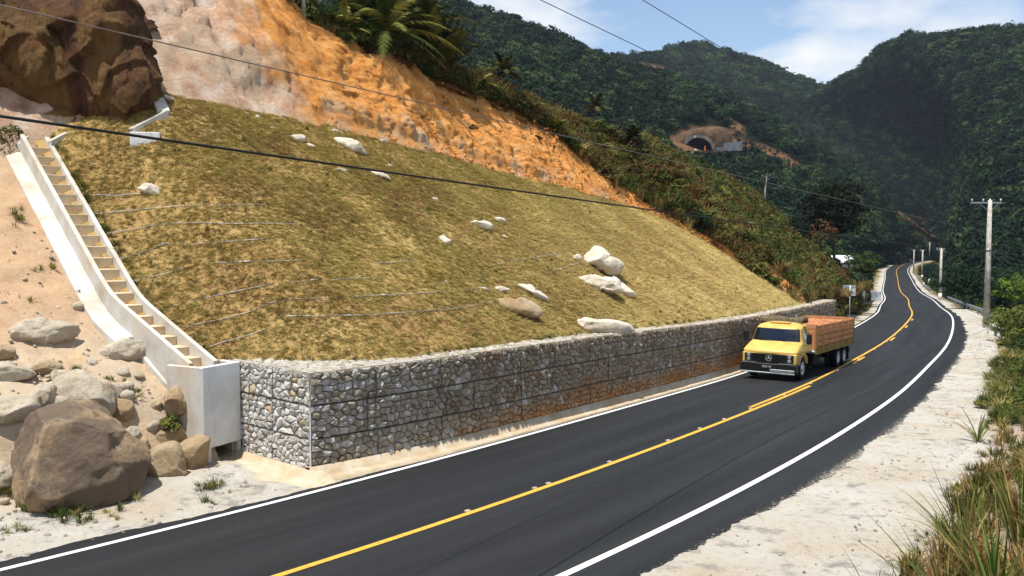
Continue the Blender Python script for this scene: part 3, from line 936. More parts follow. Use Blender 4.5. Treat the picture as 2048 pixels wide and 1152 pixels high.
for cz in range(3):
    a = 0.0; k = 0
    while a < LW - .01:
        w = (1.9, 2.25, 1.6, 2.0)[(k + cz * 2) % 4]
        b = min(LW, a + w)
        if LW - b < .7: b = LW
        f = 1.0 + .25 * float(sstep(a, 25, 50))
        dv = rs.uniform(-.01, .025)
        fill(face_front, a, b, cz * CH3, (cz + 1) * CH3, .205 * f, .145 * f, proud=dv); frames(face_front, a, b, cz * CH3, (cz + 1) * CH3)
        a = b; k += 1
    a = 0.0
    for w in (.42, 1.02, LLEN - 1.44):
        fill(face_left, a, a + w, cz * CH3, (cz + 1) * CH3, .20, .142); frames(face_left, a, a + w, cz * CH3, (cz + 1) * CH3)
        a += w
    fill(face_end, 0, 1.0, cz * CH3, (cz + 1) * CH3, .24, .18)
a = 0.0
while a < LW - .01:
    b = min(LW, a + 2.0)
    fill(face_top, a, b, 0.0, .92, .22, .2, proud=-.062)
    a = b
fill(face_ltop, -.9, LLEN - .06, 0, 2.6, .22, .2, proud=-.062)
stones.sort(key=lambda q: -q[0])
print('stones', len(stones))
def stone_obj(lst, name):
    V = []; F = []; tt = []; ss = []; n = 0
    for _, P, Fs, ti, sn in lst:
        V.append(wl(P)); F += [tuple(i + n for i in f) for f in Fs]; n += len(P)
        tt += [ti] * len(P); ss += [sn] * len(P)
    o = mesh_obj(name, np.vstack(V), F, M_STONE, wall)
    bm = bmesh.new(); bm.from_mesh(o.data); bmesh.ops.recalc_face_normals(bm, faces=bm.faces); bm.to_mesh(o.data); bm.free()
    set_attr(o, 'tint', tt); set_attr(o, 'stain', ss)
    return o
for q in stones[:300]: stone_obj([q], 'stone')
o = stone_obj(stones[300:], 'stone_fill'); o['kind'] = 'stuff'
# dark core behind the stones
sv = np.concatenate([[S_C], np.arange(S_C + .5, S_E, 1.0), [S_E]])
V = []
for s in sv:
    ow = float(o_wall(s))
    for (o_, z_) in ((ow + .045, -.05), (ow + .095, WALL_H - .06), (5.5, WALL_H - .06), (5.5, -.05)):
        V.append(rd(s + (.04 if s == S_C else (-.09 if s == S_E else 0)), o_, zr(s) + WALL_B + z_))
F = []
for i in range(len(sv) - 1):
    for e in range(4): F.append((i * 4 + e, (i + 1) * 4 + e, (i + 1) * 4 + (e + 1) % 4, i * 4 + (e + 1) % 4))
F += [(0, 1, 2, 3), tuple(len(V) - 4 + e for e in (3, 2, 1, 0))]
n0 = len(V)
V = list(V)
for o_ in (5.0, O_L1 + .8):
    for (s_, z_) in ((S_C + .045, -.05), (S_C + .095, WALL_H - .061), (S_C + 2.6, WALL_H - .061), (S_C + 2.6, -.05)):
        V.append(rd(s_, o_, zr(S_C) + WALL_B + z_))
for e in range(4): F.append((n0 + e, n0 + 4 + e, n0 + 4 + (e + 1) % 4, n0 + (e + 1) % 4))
F += [(n0, n0 + 1, n0 + 2, n0 + 3), (n0 + 4, n0 + 7, n0 + 6, n0 + 5)]
core = mesh_obj('core', wl(np.array(V)), F, M_CORE, wall)
# basket selvedge wires
for (face, a0, a1, h0, h1) in basket_rects:
    mb = MB()
    far = face is face_front and a0 > 30
    if far: continue
    aa = np.linspace(a0, a1, 5); hh = np.linspace(h0, h1, 4)
    def line(A, Hh):
        P, N = face(np.asarray(A, float), np.asarray(Hh, float)); return [tuple(p) for p in wl(P + N * .035)]
    mb.tube(line(aa, aa * 0 + h1 - .004), .007, 4); mb.tube(line(hh * 0 + a0 + .004, hh), .007, 4)
    if h0 < .01: mb.tube(line(aa, aa * 0 + h0 + .01), .007, 4)
    # sparse mesh wires
    for g in np.arange(a0 + .35, a1 - .1, .42):
        mb.tube(line(hh * 0 + g, hh), .0028, 3, cap=False)
    mb.build('basket_wire', M_WIRE, wall)
mb = MB()
hh = np.linspace(0, WALL_H, 6)
mb.tube([tuple(p) for p in wl(rd(S_C + .03 * hh - .035, 4.605 + .03 * hh, zr(S_C) + WALL_B + hh))], .016, 6)
mb.build('corner_rod', M_GCONC, wall)

# ------------------------------------------------------------------ gutter along the wall foot and the apron round the corner
prof = [(.10, .05), (.10, .24), (-.07, .26), (-.12, .05), (-.36, .02), (-.44, .085), (-.56, .07), (-.62, -.03)]
sv = np.arange(S_C - .1, S_E + 1.2, .35)
V = []
for s in sv:
    ow = float(o_wall(s))
    for (do, z) in prof:
        V.append(rd(s, max(ow + do, 3.70), zr(s) + z + .01 * float(fbm(np.array([[s, do * 3, 0]]), 1.2, 3, 5)[0])))
Q = quad_grid(len(sv), len(prof))[:, ::-1]
gut = fast_mesh('gutter', np.array(V), Q, M_DCONC); tag(gut, 'shallow pale concrete gutter along the foot of the stone wall', 'gutter')
# apron: from the box outlet round the wall corner to the gutter
AO = np.linspace(3.72, O_L1 + 1.0, 40); V = []
for o_ in AO:
    k = float(sstep(np.array(o_), 4.5, 6.2))
    for j, (ds, z) in enumerate([(.15, .17), (-.10, .19), (-.20, .05), (-.55, .03), (-1.0, .035), (-1.12, .0), (-1.3, -.06)]):
        q = S_C + (ds if j < 3 else ds * (.55 + .45 * k) - .12 * k)
        V.append(rd(q, o_, zr(q) - .03 + (z + .03) * float(sstep(np.array(o_), 3.7, 4.3)) + .012 * float(fbm(np.array([[q * 2, o_ * 2, 3]]), 1, 3, 5)[0])))
ap = fast_mesh('drain_apron', np.array(V), quad_grid(len(AO), 7), M_DCONC)
tag(ap, 'pale concrete apron at the box outlet around the wall corner', 'drain')

# ------------------------------------------------------------------ drainage stair and its catch box
stair = empty('drainage_stair', ST_B, 0, 'white concrete drainage stairway climbing the left edge of the grass slope', 'stairs')
slc = np.array(stair.location)
def shelf(pts, offs, name, mat, parent, org, inset=0.0):
    """sweep a cross-section (list of (side, up)) along plan polyline pts"""
    n = len(offs); V = []
    pts = np.asarray(pts, float)
    for i, p in enumerate(pts):
        d = pts[min(i + 1, len(pts) - 1)] - pts[max(i - 1, 0)]
        d2 = d[:2] / np.linalg.norm(d[:2]); side = np.array([d2[1], -d2[0]])         # right of travel
        for (a, b) in offs: V.append((p[0] + side[0] * a - org[0], p[1] + side[1] * a - org[1], p[2] + b - org[2]))
    F = []
    for i in range(len(pts) - 1):
        for e in range(n): F.append((i * n + e, (i + 1) * n + e, (i + 1) * n + (e + 1) % n, i * n + (e + 1) % n))
    F += [tuple(range(n)), tuple((len(pts) - 1) * n + e for e in range(n))[::-1]]
    mb = MB(); mb.add(V, F)
    return mb.build(name, mat, parent, False, .012, 1)
def polyline(pts, n):
    pts = np.asarray(pts, float); L = np.concatenate([[0], np.cumsum(np.linalg.norm(np.diff(pts, axis=0), axis=1))])
    t_ = np.linspace(0, L[-1], n)
    return np.stack([np.interp(t_, L, pts[:, k]) for k in range(3)], 1)
path = np.array([ST_B, ST_K, ST_T])
fine = np.vstack([polyline(path[:2], 14)[:-1], polyline(path[1:], 20)])
# soften the kink
for _ in range(3): fine[1:-1] = .25 * fine[:-2] + .5 * fine[1:-1] + .25 * fine[2:]
HW = .30; WT = .13
wn_ = lambda k: 1.0
shelf(fine, [(HW, -.5), (HW, .40), (HW + WT, .40), (HW + WT, -.6)], 'side_wall', M_WCONC, stair, slc)
shelf(fine, [(-HW - WT, -.9), (-HW - WT, .42), (-HW, .42), (-HW, -.5)], 'side_wall', M_WCONC, stair, slc)
NST = 22
L = np.concatenate([[0], np.cumsum(np.linalg.norm(np.diff(fine, axis=0), axis=1))])
for k in range(NST):
    a, b = L[-1] * k / NST, L[-1] * (k + 1) / NST
    pa = np.array([np.interp(a, L, fine[:, q]) for q in range(3)]); pb = np.array([np.interp(b, L, fine[:, q]) for q in range(3)])
    d = pb[:2] - pa[:2]; dl = np.linalg.norm(d); d /= dl; side = np.array([d[1], -d[0]])
    zt = pb[2] - .02; zb = pa[2] - .45
    mb = MB(); V = []
    for (p, e) in ((pa, 0), (pb, .10)):
        for sd in (-1, 1):
            for z in (zb, zt):
                V.append((p[0] + d[0] * e + side[0] * sd * (HW - .003) - slc[0], p[1] + d[1] * e + side[1] * sd * (HW - .003) - slc[1], z - slc[2]))
    mb.add(V, [(0, 1, 3, 2), (4, 6, 7, 5), (0, 4, 5, 1), (2, 3, 7, 6), (0, 2, 6, 4), (1, 5, 7, 3)])
    mb.build('step', M_STEP, stair, False, .01, 1)
# left skirt: sloping whitewashed margin between stair wall and sandy bank
sk1 = fine[9:].copy(); 
shelf(sk1, [(-HW - WT - .46, -.95), (-HW - WT - .44, -.30), (-HW - WT - .10, -.16), (-HW - WT + .02, -.16), (-HW - WT + .02, -.95)], 'margin', M_WCONC, stair, slc)
a_ = march(288, 712, hbank)[0] - slc; b_ = march(366, 800, hbank)[0] - slc
mb = MB(); mb.bar(tuple(a_ + np.array([.05, 0, -.02])), tuple(b_ + np.array([.05, 0, -.05])), .42, .3); mb.build('margin', M_WCONC, stair, False, .03, 1)
# side channel at the head of the stair, coming in from the right below the rock
Yh = float(ST_T[1])
fr = np.array([at(99, 281, Yh - .1), at(124, 268, Yh + .4), at(152, 257, Yh + .9)])
bl = np.array([at(38, 286, Yh - .2), at(56, 268, Yh + .3), at(84, 256, Yh + .8), at(138, 250, Yh + 1.3)])
shelf(polyline(fr, 8), [(-.08, -.9), (-.08, 0), (.08, 0), (.08, -.9)], 'channel_wall', M_WCONC, stair, slc)
shelf(polyline(bl, 10), [(-.08, -.9), (-.08, 0), (.08, 0), (.08, -.9)], 'channel_wall', M_WCONC, stair, slc)
mb = MB(); flo = [bl[0], fr[0], fr[2], bl[3], bl[2], bl[1]]
nf_ = len(flo)
mb.add([tuple(p - slc + np.array([0, 0, dz])) for dz in (-.5, -1.0) for p in flo], [tuple(range(nf_)), tuple(range(nf_, 2 * nf_))[::-1]] + [(i, nf_ + i, nf_ + (i + 1) % nf_, (i + 1) % nf_) for i in range(nf_)])
mb.build('channel_floor', M_STEP, stair)

# catch box
BXS0, BXS1, BXO0, BXO1 = 10.12, 11.40, 7.28, 8.75
boxt = float(zr(10.8)) + 2.46; boxb = float(zr(10.8)) + .02
corner = [rd(BXS0, BXO0), rd(BXS1, BXO0 + .30), rd(BXS1 + .05, BXO1 + .2), rd(BXS0 - .34, BXO1 - .30)]
catch = empty('catch_box', (*corner[0][:2], boxb), 0, 'tall whitewashed concrete catch box with dark outlet at the stair foot', 'drain box')
cl = np.array(catch.location)
def wallseg(a, b, th, z0, z1, name, mat, inner):
    a = np.array(a[:2]); b = np.array(b[:2]); d = (b - a) / np.linalg.norm(b - a); n = np.array([-d[1], d[0]])
    if n @ (inner[:2] - a) < 0: n = -n
    V = []
    for z in (z0, z1):
        for p in (a, b, b + n * th - d * th * .0, a + n * th + d * th * .0): V.append((p[0] - cl[0], p[1] - cl[1], z - cl[2]))
    mb = MB(); mb.add(V, [(3, 2, 1, 0), (4, 5, 6, 7), (0, 1, 5, 4), (1, 2, 6, 5), (2, 3, 7, 6), (3, 0, 4, 7)])
    return mb.build(name, mat, catch, False, .014, 1)
cen_ = np.mean(corner, 0)
wallseg(corner[0], corner[1], .14, boxb + .42, boxt, 'front_wall', M_GCONC, cen_)  # cool grey follows this side's shade, lightened in colour to make up for it
# cheeks beside the outlet
def lerp(a, b, k): return a + (b - a) * k
wallseg(corner[0], lerp(corner[0], corner[1], .20), .14, boxb - .1, boxb + .418, 'outlet_cheek', M_WCONC, cen_)
wallseg(lerp(corner[0], corner[1], .93), corner[1], .14, boxb - .1, boxb + .418, 'outlet_cheek', M_WCONC, cen_)
wallseg(corner[3], corner[0] + (corner[3] - corner[0]) * .001, .14, boxb - .1, boxt - .004, 'left_wall', M_WCONC, cen_)
wallseg(corner[1] + (corner[2] - corner[1]) * .14, corner[2], .14, boxb - .1, boxt - .02, 'right_wall', M_WCONC, cen_)
wallseg(corner[2], corner[3], .14, boxb - .1, boxt - .55, 'back_wall', M_WCONC, cen_)
mb = MB(); q_ = [c * .97 + cen_ * .03 for c in corner]
mb.add([(p[0] - cl[0], p[1] - cl[1], z - cl[2]) for z in (boxb + .5, boxb + .6) for p in q_], [(3, 2, 1, 0), (4, 5, 6, 7), (0, 1, 5, 4), (1, 2, 6, 5), (2, 3, 7, 6), (3, 0, 4, 7)])
mb.build('light_baffle', M_STEP, catch)  # added baffle, blocks sunlight from above so the outlet stays dark
# buttress strip at the outer left corner of the box
mb = MB()
c0 = corner[0]; dlf = (corner[3] - corner[0]); dlf = dlf / np.linalg.norm(dlf)
mb.bar(tuple(c0 + dlf * .22 - cl + np.array([0, 0, boxb - c0[2] - .1])), tuple(c0 + dlf * .22 - cl + np.array([0, 0, boxb - c0[2] + .62])), .34, .2, up=tuple(np.array([-dlf[1], dlf[0], 0])))
mb.build('footing', M_WCONC, catch, False, .02, 1)
# light concrete edging round the rock and the rough block below it
edge = empty('concrete_edging', at(300, 235, 28.6), 0, 'bent white concrete edging at the foot of the dark rock', 'edging')
el = np.array(edge.location)
P1 = march(262, 268, hgrass)[0]; P2 = march(331, 232, hgrass)[0]; P3 = march(303, 186, hgrass)[0]
mid_ = P2 + np.array([-.12, 0, .02])
for a_, b_ in ((P1, P2), (mid_, P3)):
    mb = MB(); mb.bar(tuple(a_ - el + np.array([0, .1, .0])), tuple(b_ - el + np.array([0, .1, .0])), .42, .42); mb.build('slab', M_WCONC, edge, False, .03, 2)
blk = march(292, 274, hgrass)[0]
mb = MB(); mb.box(-.46, .46, -.25, .3, -.5, .12)
o = mb.build('concrete_block', M_GCONC, None, False, .03, 2); o.location = blk + np.array([0, 0, .02]); o.rotation_euler = (0, 0, .25)
tag(o, 'rough grey concrete block below the white edging by the dark rock', 'block')
# white kerb down the far side of the slope
pk = []
for u, v in [(1395, 468), (1440, 495), (1490, 526), (1530, 550), (1562, 569)]:
    pk.append(march(u, v, hgrass)[0])
pk = np.array(pk); kb = empty('slope_kerb', pk[0], 0, 'thin white concrete kerb down the far edge of the grass slope', 'kerb')
shelf(polyline(pk, 20), [(-.09, -.2), (-.09, .13), (.09, .13), (.09, -.2)], 'kerb_strip', M_WCONC, kb, np.array(kb.location))
# ------------------------------------------------------------------ boulders
def rock_mat(name, light, mid, dark, brown=None, ba=0.0, rot=0.0):
    t = NT(name, .9, .12)
    n1 = t.noise(1.2, 6, .6); n2 = t.noise(6, 7, .7); n3 = t.noise(26, 4, .7)
    c = t.ramp(n1, [(.3, mid), (.6, light)])
    c = t.mix(c, dark, t.ramp(n2, [(.52, 0.0), (.72, .6)]))
    c = t.mix(c, tuple(x * .55 for x in mid[:3]) + (1,), t.ramp(n3, [(.60, 0.0), (.72, .55)]))
    if brown is not None:
        c = t.mix(c, brown, t.ramp(t.noise(.75, 6, .65), [(.5 - ba, 0.0), (.62 - ba, .9)]))
        c = t.mix(c, lin(206, 198, 184), t.ramp(t.noise(2.4, 7, .75), [(.62, 0.0), (.70, .7)]))
    c = t.mix(c, tuple(x * .45 for x in mid[:3]) + (1,), t.ramp(t.noise(3.4, 8, .8, dist=.8), [(.59, 0.0), (.68, .40)]))
    t.color(c); t.bump(t.noise(7, 9, .8), 1.0, .09)
    return t.m
M_RGREY = rock_mat('pale_granite', lin(202, 190, 170), lin(176, 162, 138), lin(124, 108, 86))
M_RWHITE = rock_mat('white_granite', lin(222, 212, 196), lin(198, 184, 162), lin(150, 126, 96))
M_RTAN = rock_mat('tan_granite', lin(182, 162, 132), lin(160, 132, 96), lin(112, 82, 50))
M_RBROWN = rock_mat('brown_boulder', lin(176, 152, 122), lin(150, 124, 96), lin(92, 76, 60), lin(112, 98, 84), .10)

_ico = {}
def ico(sub):
    if sub not in _ico:
        bm = bmesh.new(); bmesh.ops.create_icosphere(bm, subdivisions=sub, radius=1)
        _ico[sub] = (np.array([v.co[:] for v in bm.verts]), np.array([[v.index for v in f.verts] for f in bm.faces])); bm.free()
    return _ico[sub]
def boulder(name, label, cat, outline, Y, mat, seed, thick=.8, sub=5, facets=5, cut=.82, rough=.07, group=None, sink=0.0):
    """outline: photo pixels of the silhouette; Y: distance of the rock's middle; real size and thickness follow from both"""
    ol = np.array(outline, float)
    c = np.array([(ol[:, 0].min() + ol[:, 0].max()) / 2, (ol[:, 1].min() + ol[:, 1].max()) / 2])
    ctr = at(c[0], c[1], Y)
    px = Y / FPX
    rel = (ol - c) * np.array([1, -1]) * px
    ang = np.arctan2(rel[:, 1], rel[:, 0]); rad = np.hypot(rel[:, 0], rel[:, 1])
    k = np.argsort(ang); ang, rad = ang[k], rad[k]
    ang = np.concatenate([ang - 2 * np.pi, ang, ang + 2 * np.pi]); rad = np.tile(rad, 3)
    V, Fc = ico(sub); V = V.copy()
    r_ = np.random.default_rng(seed)
    for q_ in range(facets * 3):                                   # knock flat facets into the ball
        n = r_.normal(size=3); n /= np.linalg.norm(n)
        if q_ % 3 == 0: n[1] = -abs(n[1])
        h = V @ n; lim = r_.uniform(cut - .12, .93)
        V -= n * np.maximum(h - lim, 0)[:, None] * .95
    th = np.arctan2(V[:, 2], V[:, 0]); pl = np.hypot(V[:, 0], V[:, 2])
    rr = np.interp(th, ang, rad)
    wide = (ol[:, 0].max() - ol[:, 0].min()) * px; tall = (ol[:, 1].max() - ol[:, 1].min()) * px
    dep = thick * .5 * math.sqrt(wide * tall)
    P = np.stack([V[:, 0] / np.maximum(pl, 1e-6) * pl * rr, V[:, 1] * dep, V[:, 2] / np.maximum(pl, 1e-6) * pl * rr], 1)
    sz = math.sqrt(wide * tall)
    N = P / (np.linalg.norm(P, axis=1)[:, None] + 1e-9)
    q = P / sz
    dsp = rough * (.8 * fbm(q, 2.2, 4, seed) + .55 * fbm(q, 8, 4, seed + 3, .65)) * sz * .8
    crk = 1 - np.abs(fbm(q, 1.6, 3, seed + 9)); dsp -= rough * .9 * sz * np.clip(crk - .9, 0, 1) * 4
    P = P + N * dsp[:, None]
    for ax, tgt in ((0, rel[:, 0]), (2, rel[:, 1])):                # facets eat into the ball: bring it back to its measured size
        lo, hi = P[:, ax].min(), P[:, ax].max()
        P[:, ax] = tgt.min() + (P[:, ax] - lo) / (hi - lo) * (tgt.max() - tgt.min())
    a = -math.atan2(ctr[0], ctr[1])                               # face the silhouette towards the viewpoint's bearing
    ca, sa = math.cos(a), math.sin(a)
    P = np.stack([P[:, 0] * ca - P[:, 1] * sa, P[:, 0] * sa + P[:, 1] * ca, P[:, 2]], 1)
    zb = P[:, 2].min()
    P[:, 2] -= zb
    ob = fast_mesh(name, P, Fc, mat, None, True)
    ob.location = (ctr[0], ctr[1], ctr[2] + zb - sink)
    tag(ob, label, cat, group)
    return ob
def bump_outline(u0, v0, u1, v1, seed, n=11):
    r_ = random.Random(seed); cu, cv, ru, rv = (u0 + u1) / 2, (v0 + v1) / 2, (u1 - u0) / 2, (v1 - v0) / 2
    return [(cu + ru * math.cos(2 * math.pi * k / n + .2) * r_.uniform(.85, 1.08), cv + rv * math.sin(2 * math.pi * k / n + .2) * r_.uniform(.82, 1.1)) for k in range(n)]
def B(name, label, cat, ol, Y, *a):
    """rock on the bank: its distance is where the bank stands under it"""
    o_ = np.array(ol, float); vb = o_[:, 1].max(); uc = (o_[:, 0].min() + o_[:, 0].max()) / 2
    p, s_, oo = march(uc, vb - 6, hbank)
    wide = (o_[:, 0].max() - o_[:, 0].min()) * p[1] / FPX; tall = (vb - o_[:, 1].min()) * p[1] / FPX
    return boulder(name, label, cat, ol, p[1] + .38 * math.sqrt(wide * tall), *a)
GB = 'boulders on the sandy bank'
B('boulder', 'huge rounded brown boulder by the roadside at lower left', 'boulder', [(20, 930), (30, 880), (70, 830), (110, 810), (165, 803), (210, 820), (240, 860), (275, 890), (292, 925), (280, 960), (250, 995), (190, 1022), (110, 1020), (50, 1000), (28, 970)], 19.6, M_RBROWN, 3, 1.15, 6, 7, .80, .05, GB)
B('boulder', 'grey flat-topped boulder rising behind the huge brown boulder', 'boulder', [(96, 830), (110, 790), (140, 748), (165, 738), (200, 755), (242, 785), (238, 815), (200, 845), (150, 870), (100, 865)], 22.0, M_RGREY, 5, 1.0, 5, 7, .7, .06, GB)
B('boulder', 'pale boulder with dark hollow under it at the left picture edge', 'boulder', [(-70, 810), (-20, 790), (30, 790), (62, 795), (82, 812), (70, 836), (40, 850), (0, 866), (-60, 870)], 21.6, M_RGREY, 8, 1.1, 5, 6, .75, .06, GB)
B('boulder', 'large pale grey boulder high on the sandy bank', 'boulder', [(24, 668), (40, 645), (70, 633), (110, 632), (140, 640), (155, 655), (150, 678), (125, 702), (95, 706), (60, 695), (30, 690)], 22.6, M_RGREY, 12, .8, 5, 5, .75, .08, GB)
B('rock', 'small orange-brown rock left of the large pale boulder', 'rock', bump_outline(-16, 688, 32, 722, 4), 22.0, M_RTAN, 14, .9, 4, 4, .8, .08, GB)
B('boulder', 'low pale boulder half buried at the left picture edge', 'boulder', [(-60, 745), (-20, 724), (30, 722), (62, 738), (66, 752), (40, 768), (0, 775), (-50, 778)], 22.0, M_RGREY, 17, .8, 5, 5, .8, .06, GB)
B('rock', 'small half-buried rock between two pale boulders on the bank', 'rock', bump_outline(98, 738, 136, 768, 6), 22.3, M_RGREY, 19, .8, 4, 4, .8, .07, GB)
B('boulder', 'flat grey boulder lodged against the stair wall', 'boulder', [(198, 705), (208, 690), (232, 676), (270, 674), (296, 680), (304, 694), (290, 712), (262, 728), (240, 736), (215, 724)], 21.6, M_RGREY, 23, .95, 5, 6, .75, .06, GB)
boulder('boulder', 'smooth rounded tan rock pressed against the catch box', 'boulder', [(326, 800), (335, 780), (355, 770), (372, 778), (380, 805), (378, 828), (350, 836), (330, 825)], 21.75, M_RTAN, 27, .9, 5, 3, .85, .05, GB)
B('rock', 'small rounded tan rock above the right shoulder of the huge boulder', 'rock', [(212, 830), (222, 805), (240, 794), (258, 800), (268, 825), (262, 848), (245, 858), (222, 850)], 20.9, M_RTAN, 29, .9, 5, 3, .82, .05, GB)
B('rock', 'little pale rock wedged beside the huge brown boulder', 'rock', bump_outline(276, 870, 301, 912, 9), 20.2, M_RTAN, 31, .9, 4, 3, .8, .06, GB)
B('rock', 'small grey rock tucked under the little pale rock', 'rock', bump_outline(248, 850, 282, 890, 10), 20.5, M_RGREY, 33, .9, 4, 4, .8, .06, GB)
B('boulder', 'rounded cream boulder right of the huge brown boulder', 'boulder', [(288, 930), (300, 892), (325, 882), (350, 886), (358, 905), (362, 930), (372, 950), (366, 966), (330, 966), (300, 962)], 20.3, M_RTAN, 37, 1.0, 5, 4, .82, .05, GB)
B('boulder', 'square tan boulder just below the catch box', 'boulder', [(355, 900), (365, 880), (392, 870), (418, 880), (420, 905), (408, 930), (385, 942), (362, 938)], 21.0, M_RTAN, 41, 1.0, 5, 6, .75, .05, GB)
B('boulder', 'pale rough boulder cut by the left picture edge near the road', 'boulder', bump_outline(-70, 922, 40, 1005, 12), 20.4, M_RGREY, 43, .9, 5, 5, .8, .06, GB)
B('boulder', 'pale boulder stacked just left of the grey flat-topped boulder', 'boulder', [(52, 800), (60, 778), (84, 768), (108, 776), (112, 800), (100, 820), (70, 822)], 21.8, M_RGREY, 44, .9, 5, 6, .75, .06, GB)
B('boulder', 'low pale rock below the large pale boulder on the bank', 'boulder', [(60, 735), (80, 720), (112, 722), (124, 738), (110, 752), (78, 756)], 22.2, M_RTAN, 45, .8, 5, 5, .78, .06, GB)
B('rock', 'small rock between the stair margin and the flat grey boulder', 'rock', bump_outline(168, 716, 200, 742, 31), 22, M_RGREY, 46, .8, 4, 5, .78, .07, GB)
B('rock', 'tan rock in the sand above the rounded rock by the catch box', 'rock', bump_outline(296, 800, 326, 826, 32), 22, M_RTAN, 47, .8, 4, 5, .78, .07, GB)
B('boulder', 'cream boulder half buried under the grassy shrub', 'boulder', [(300, 885), (312, 862), (340, 852), (366, 862), (372, 884), (350, 900), (318, 902)], 21, M_RTAN, 48, .9, 5, 5, .8, .05, GB)
# rocks in the mown slope: distance from where the slope stands
GS = 'rocks in the grass slope'
def srock(name, label, ol, mat, seed, thick=.9, sub=4, facets=6, cut=.66, rough=.07):
    ol = np.array(ol, float)
    vb = ol[:, 1].max(); uc = (ol[:, 0].min() + ol[:, 0].max()) / 2
    p, s_, o_ = on_slope(uc, vb - 3)
    wide = (ol[:, 0].max() - ol[:, 0].min()) * p[1] / FPX; tall = (vb - ol[:, 1].min()) * p[1] / FPX
    Y = p[1] + .30 * thick * math.sqrt(wide * tall) + tall * .35
    return boulder(name, label, 'rock' if name == 'rock' else 'boulder', ol, Y, mat, seed, thick, sub, facets, cut, rough, GS)
def so(u0, v0, u1, v1, seed): return bump_outline(u0, v0, u1, v1, seed, 9)
srock('rock', 'white rock highest in the grass, beside the dark rock mass', [(313, 200), (320, 192), (335, 189), (347, 192), (348, 200), (336, 204), (320, 204)], M_RWHITE, 51)
srock('rock', 'pale slab-like rock in the grass near the upper stair', [(277, 370), (290, 366), (318, 366), (335, 378), (346, 392), (338, 404), (322, 408), (308, 398), (296, 386)], M_RWHITE, 52, .6)
srock('rock', 'flat white rock below the pink cliff, left of a pair', [(571, 276), (574, 268), (596, 268), (612, 273), (610, 284), (592, 286), (576, 283)], M_RWHITE, 53)
srock('rock', 'small white rock touching the lower right of a flat rock', so(601, 285, 630, 298, 3), M_RWHITE, 54)
srock('rock', 'white kite-shaped rock in the grass below the orange cut', [(666, 278), (680, 274), (706, 277), (718, 290), (726, 302), (737, 308), (720, 309), (700, 306), (682, 293)], M_RWHITE, 55, .7)
srock('rock', 'small flat stone just above the kite-shaped rock', so(655, 257, 679, 268, 5), M_RWHITE, 56)
srock('rock', 'narrow white stone right under the thick black cable', [(737, 342), (752, 341), (770, 346), (779, 355), (782, 361), (768, 356), (748, 350)], M_RWHITE, 57, .7)
srock('rock', 'long thin stone left of the narrow stone under the cable', so(668, 335, 694, 348, 6), M_RWHITE, 58)
srock('rock', 'low white stone amid the pipes on the left of the slope', so(366, 468, 398, 482, 7), M_RWHITE, 59)
srock('rock', 'lone small white stone in the middle of the slope', so(860, 394, 877, 407, 8), M_RWHITE, 60)
srock('rock', 'small white rock left of two rocks near mid-slope', [(870, 474), (880, 470), (894, 471), (903, 480), (900, 488), (888, 491), (876, 484)], M_RWHITE, 61)
srock('rock', 'broad low white rock near mid-slope, left of its small neighbour', [(929, 449), (944, 442), (962, 440), (978, 445), (988, 454), (984, 461), (964, 460), (944, 455)], M_RWHITE, 62, .8)
srock('rock', 'small white rock right of the broad low rock near mid-slope', so(982, 433, 1013, 449, 9), M_RWHITE, 63)
srock('boulder', 'tallest white boulder standing on the right half of the slope', [(1160, 522), (1168, 505), (1182, 494), (1200, 491), (1214, 498), (1224, 512), (1240, 518), (1248, 532), (1244, 548), (1225, 554), (1206, 549), (1184, 538)], M_RWHITE, 64, 1.1, 5, 4, .78)
srock('rock', 'small rock nestled left of the tallest white boulder', so(1140, 507, 1166, 523, 10), M_RWHITE, 65)
srock('boulder', 'long split white boulder just below the tallest boulder', [(1142, 553), (1160, 549), (1192, 549), (1216, 556), (1236, 566), (1246, 580), (1240, 590), (1218, 589), (1192, 578), (1164, 566)], M_RWHITE, 66, .9, 5, 5)
srock('boulder', 'right half of the split boulder below the tallest one', [(1206, 554), (1222, 553), (1244, 564), (1266, 575), (1276, 590), (1272, 598), (1252, 594), (1240, 578), (1224, 564)], M_RWHITE, 67, .8, 5, 5)
srock('boulder', 'big rounded tan boulder above the wall at mid-slope', [(985, 606), (992, 595), (1010, 594), (1034, 599), (1062, 599), (1080, 610), (1088, 626), (1080, 637), (1050, 636), (1020, 634), (1000, 624)], M_RTAN, 68, 1.0, 5, 4, .82, .05)
srock('rock', 'curved white slab up-right of the big tan boulder', [(1035, 567), (1056, 569), (1076, 578), (1090, 588), (1099, 598), (1082, 601), (1066, 594), (1056, 584)], M_RWHITE, 69, .6)
srock('rock', 'flat white sliver of rock just above the big tan boulder', [(977, 573), (996, 571), (1012, 574), (1022, 583), (1008, 586), (990, 580)], M_RWHITE, 70, .6)
srock('rock', 'small white sliver left of the flat sliver of rock', so(944, 572, 979, 583, 12), M_RWHITE, 71, .6)
srock('boulder', 'wide flat pale slab resting on top of the stone wall', [(1099, 655), (1120, 645), (1140, 641), (1180, 638), (1220, 636), (1256, 640), (1270, 650), (1258, 664), (1220, 670), (1180, 673), (1150, 674), (1124, 664)], M_RWHITE, 72, .8, 5, 7, .6)
srock('rock', 'little white stone above the pipe left of the tan boulder', so(877, 559, 899, 573, 13), M_RWHITE, 73)
srock('rock', 'tiny pale stone in the grass high below the pink cliff', so(529, 252, 557, 261, 14), M_RWHITE, 74)
srock('rock', 'left of two tiny stones near the top of the grass', so(483, 223, 498, 232, 15), M_RWHITE, 75)
srock('rock', 'right of two tiny stones near the top of the grass', so(507, 229, 522, 241, 16), M_RWHITE, 76)
srock('rock', 'tiny stone near the grass top right of the kite-shaped rock', so(756, 278, 774, 290, 17), M_RWHITE, 77)
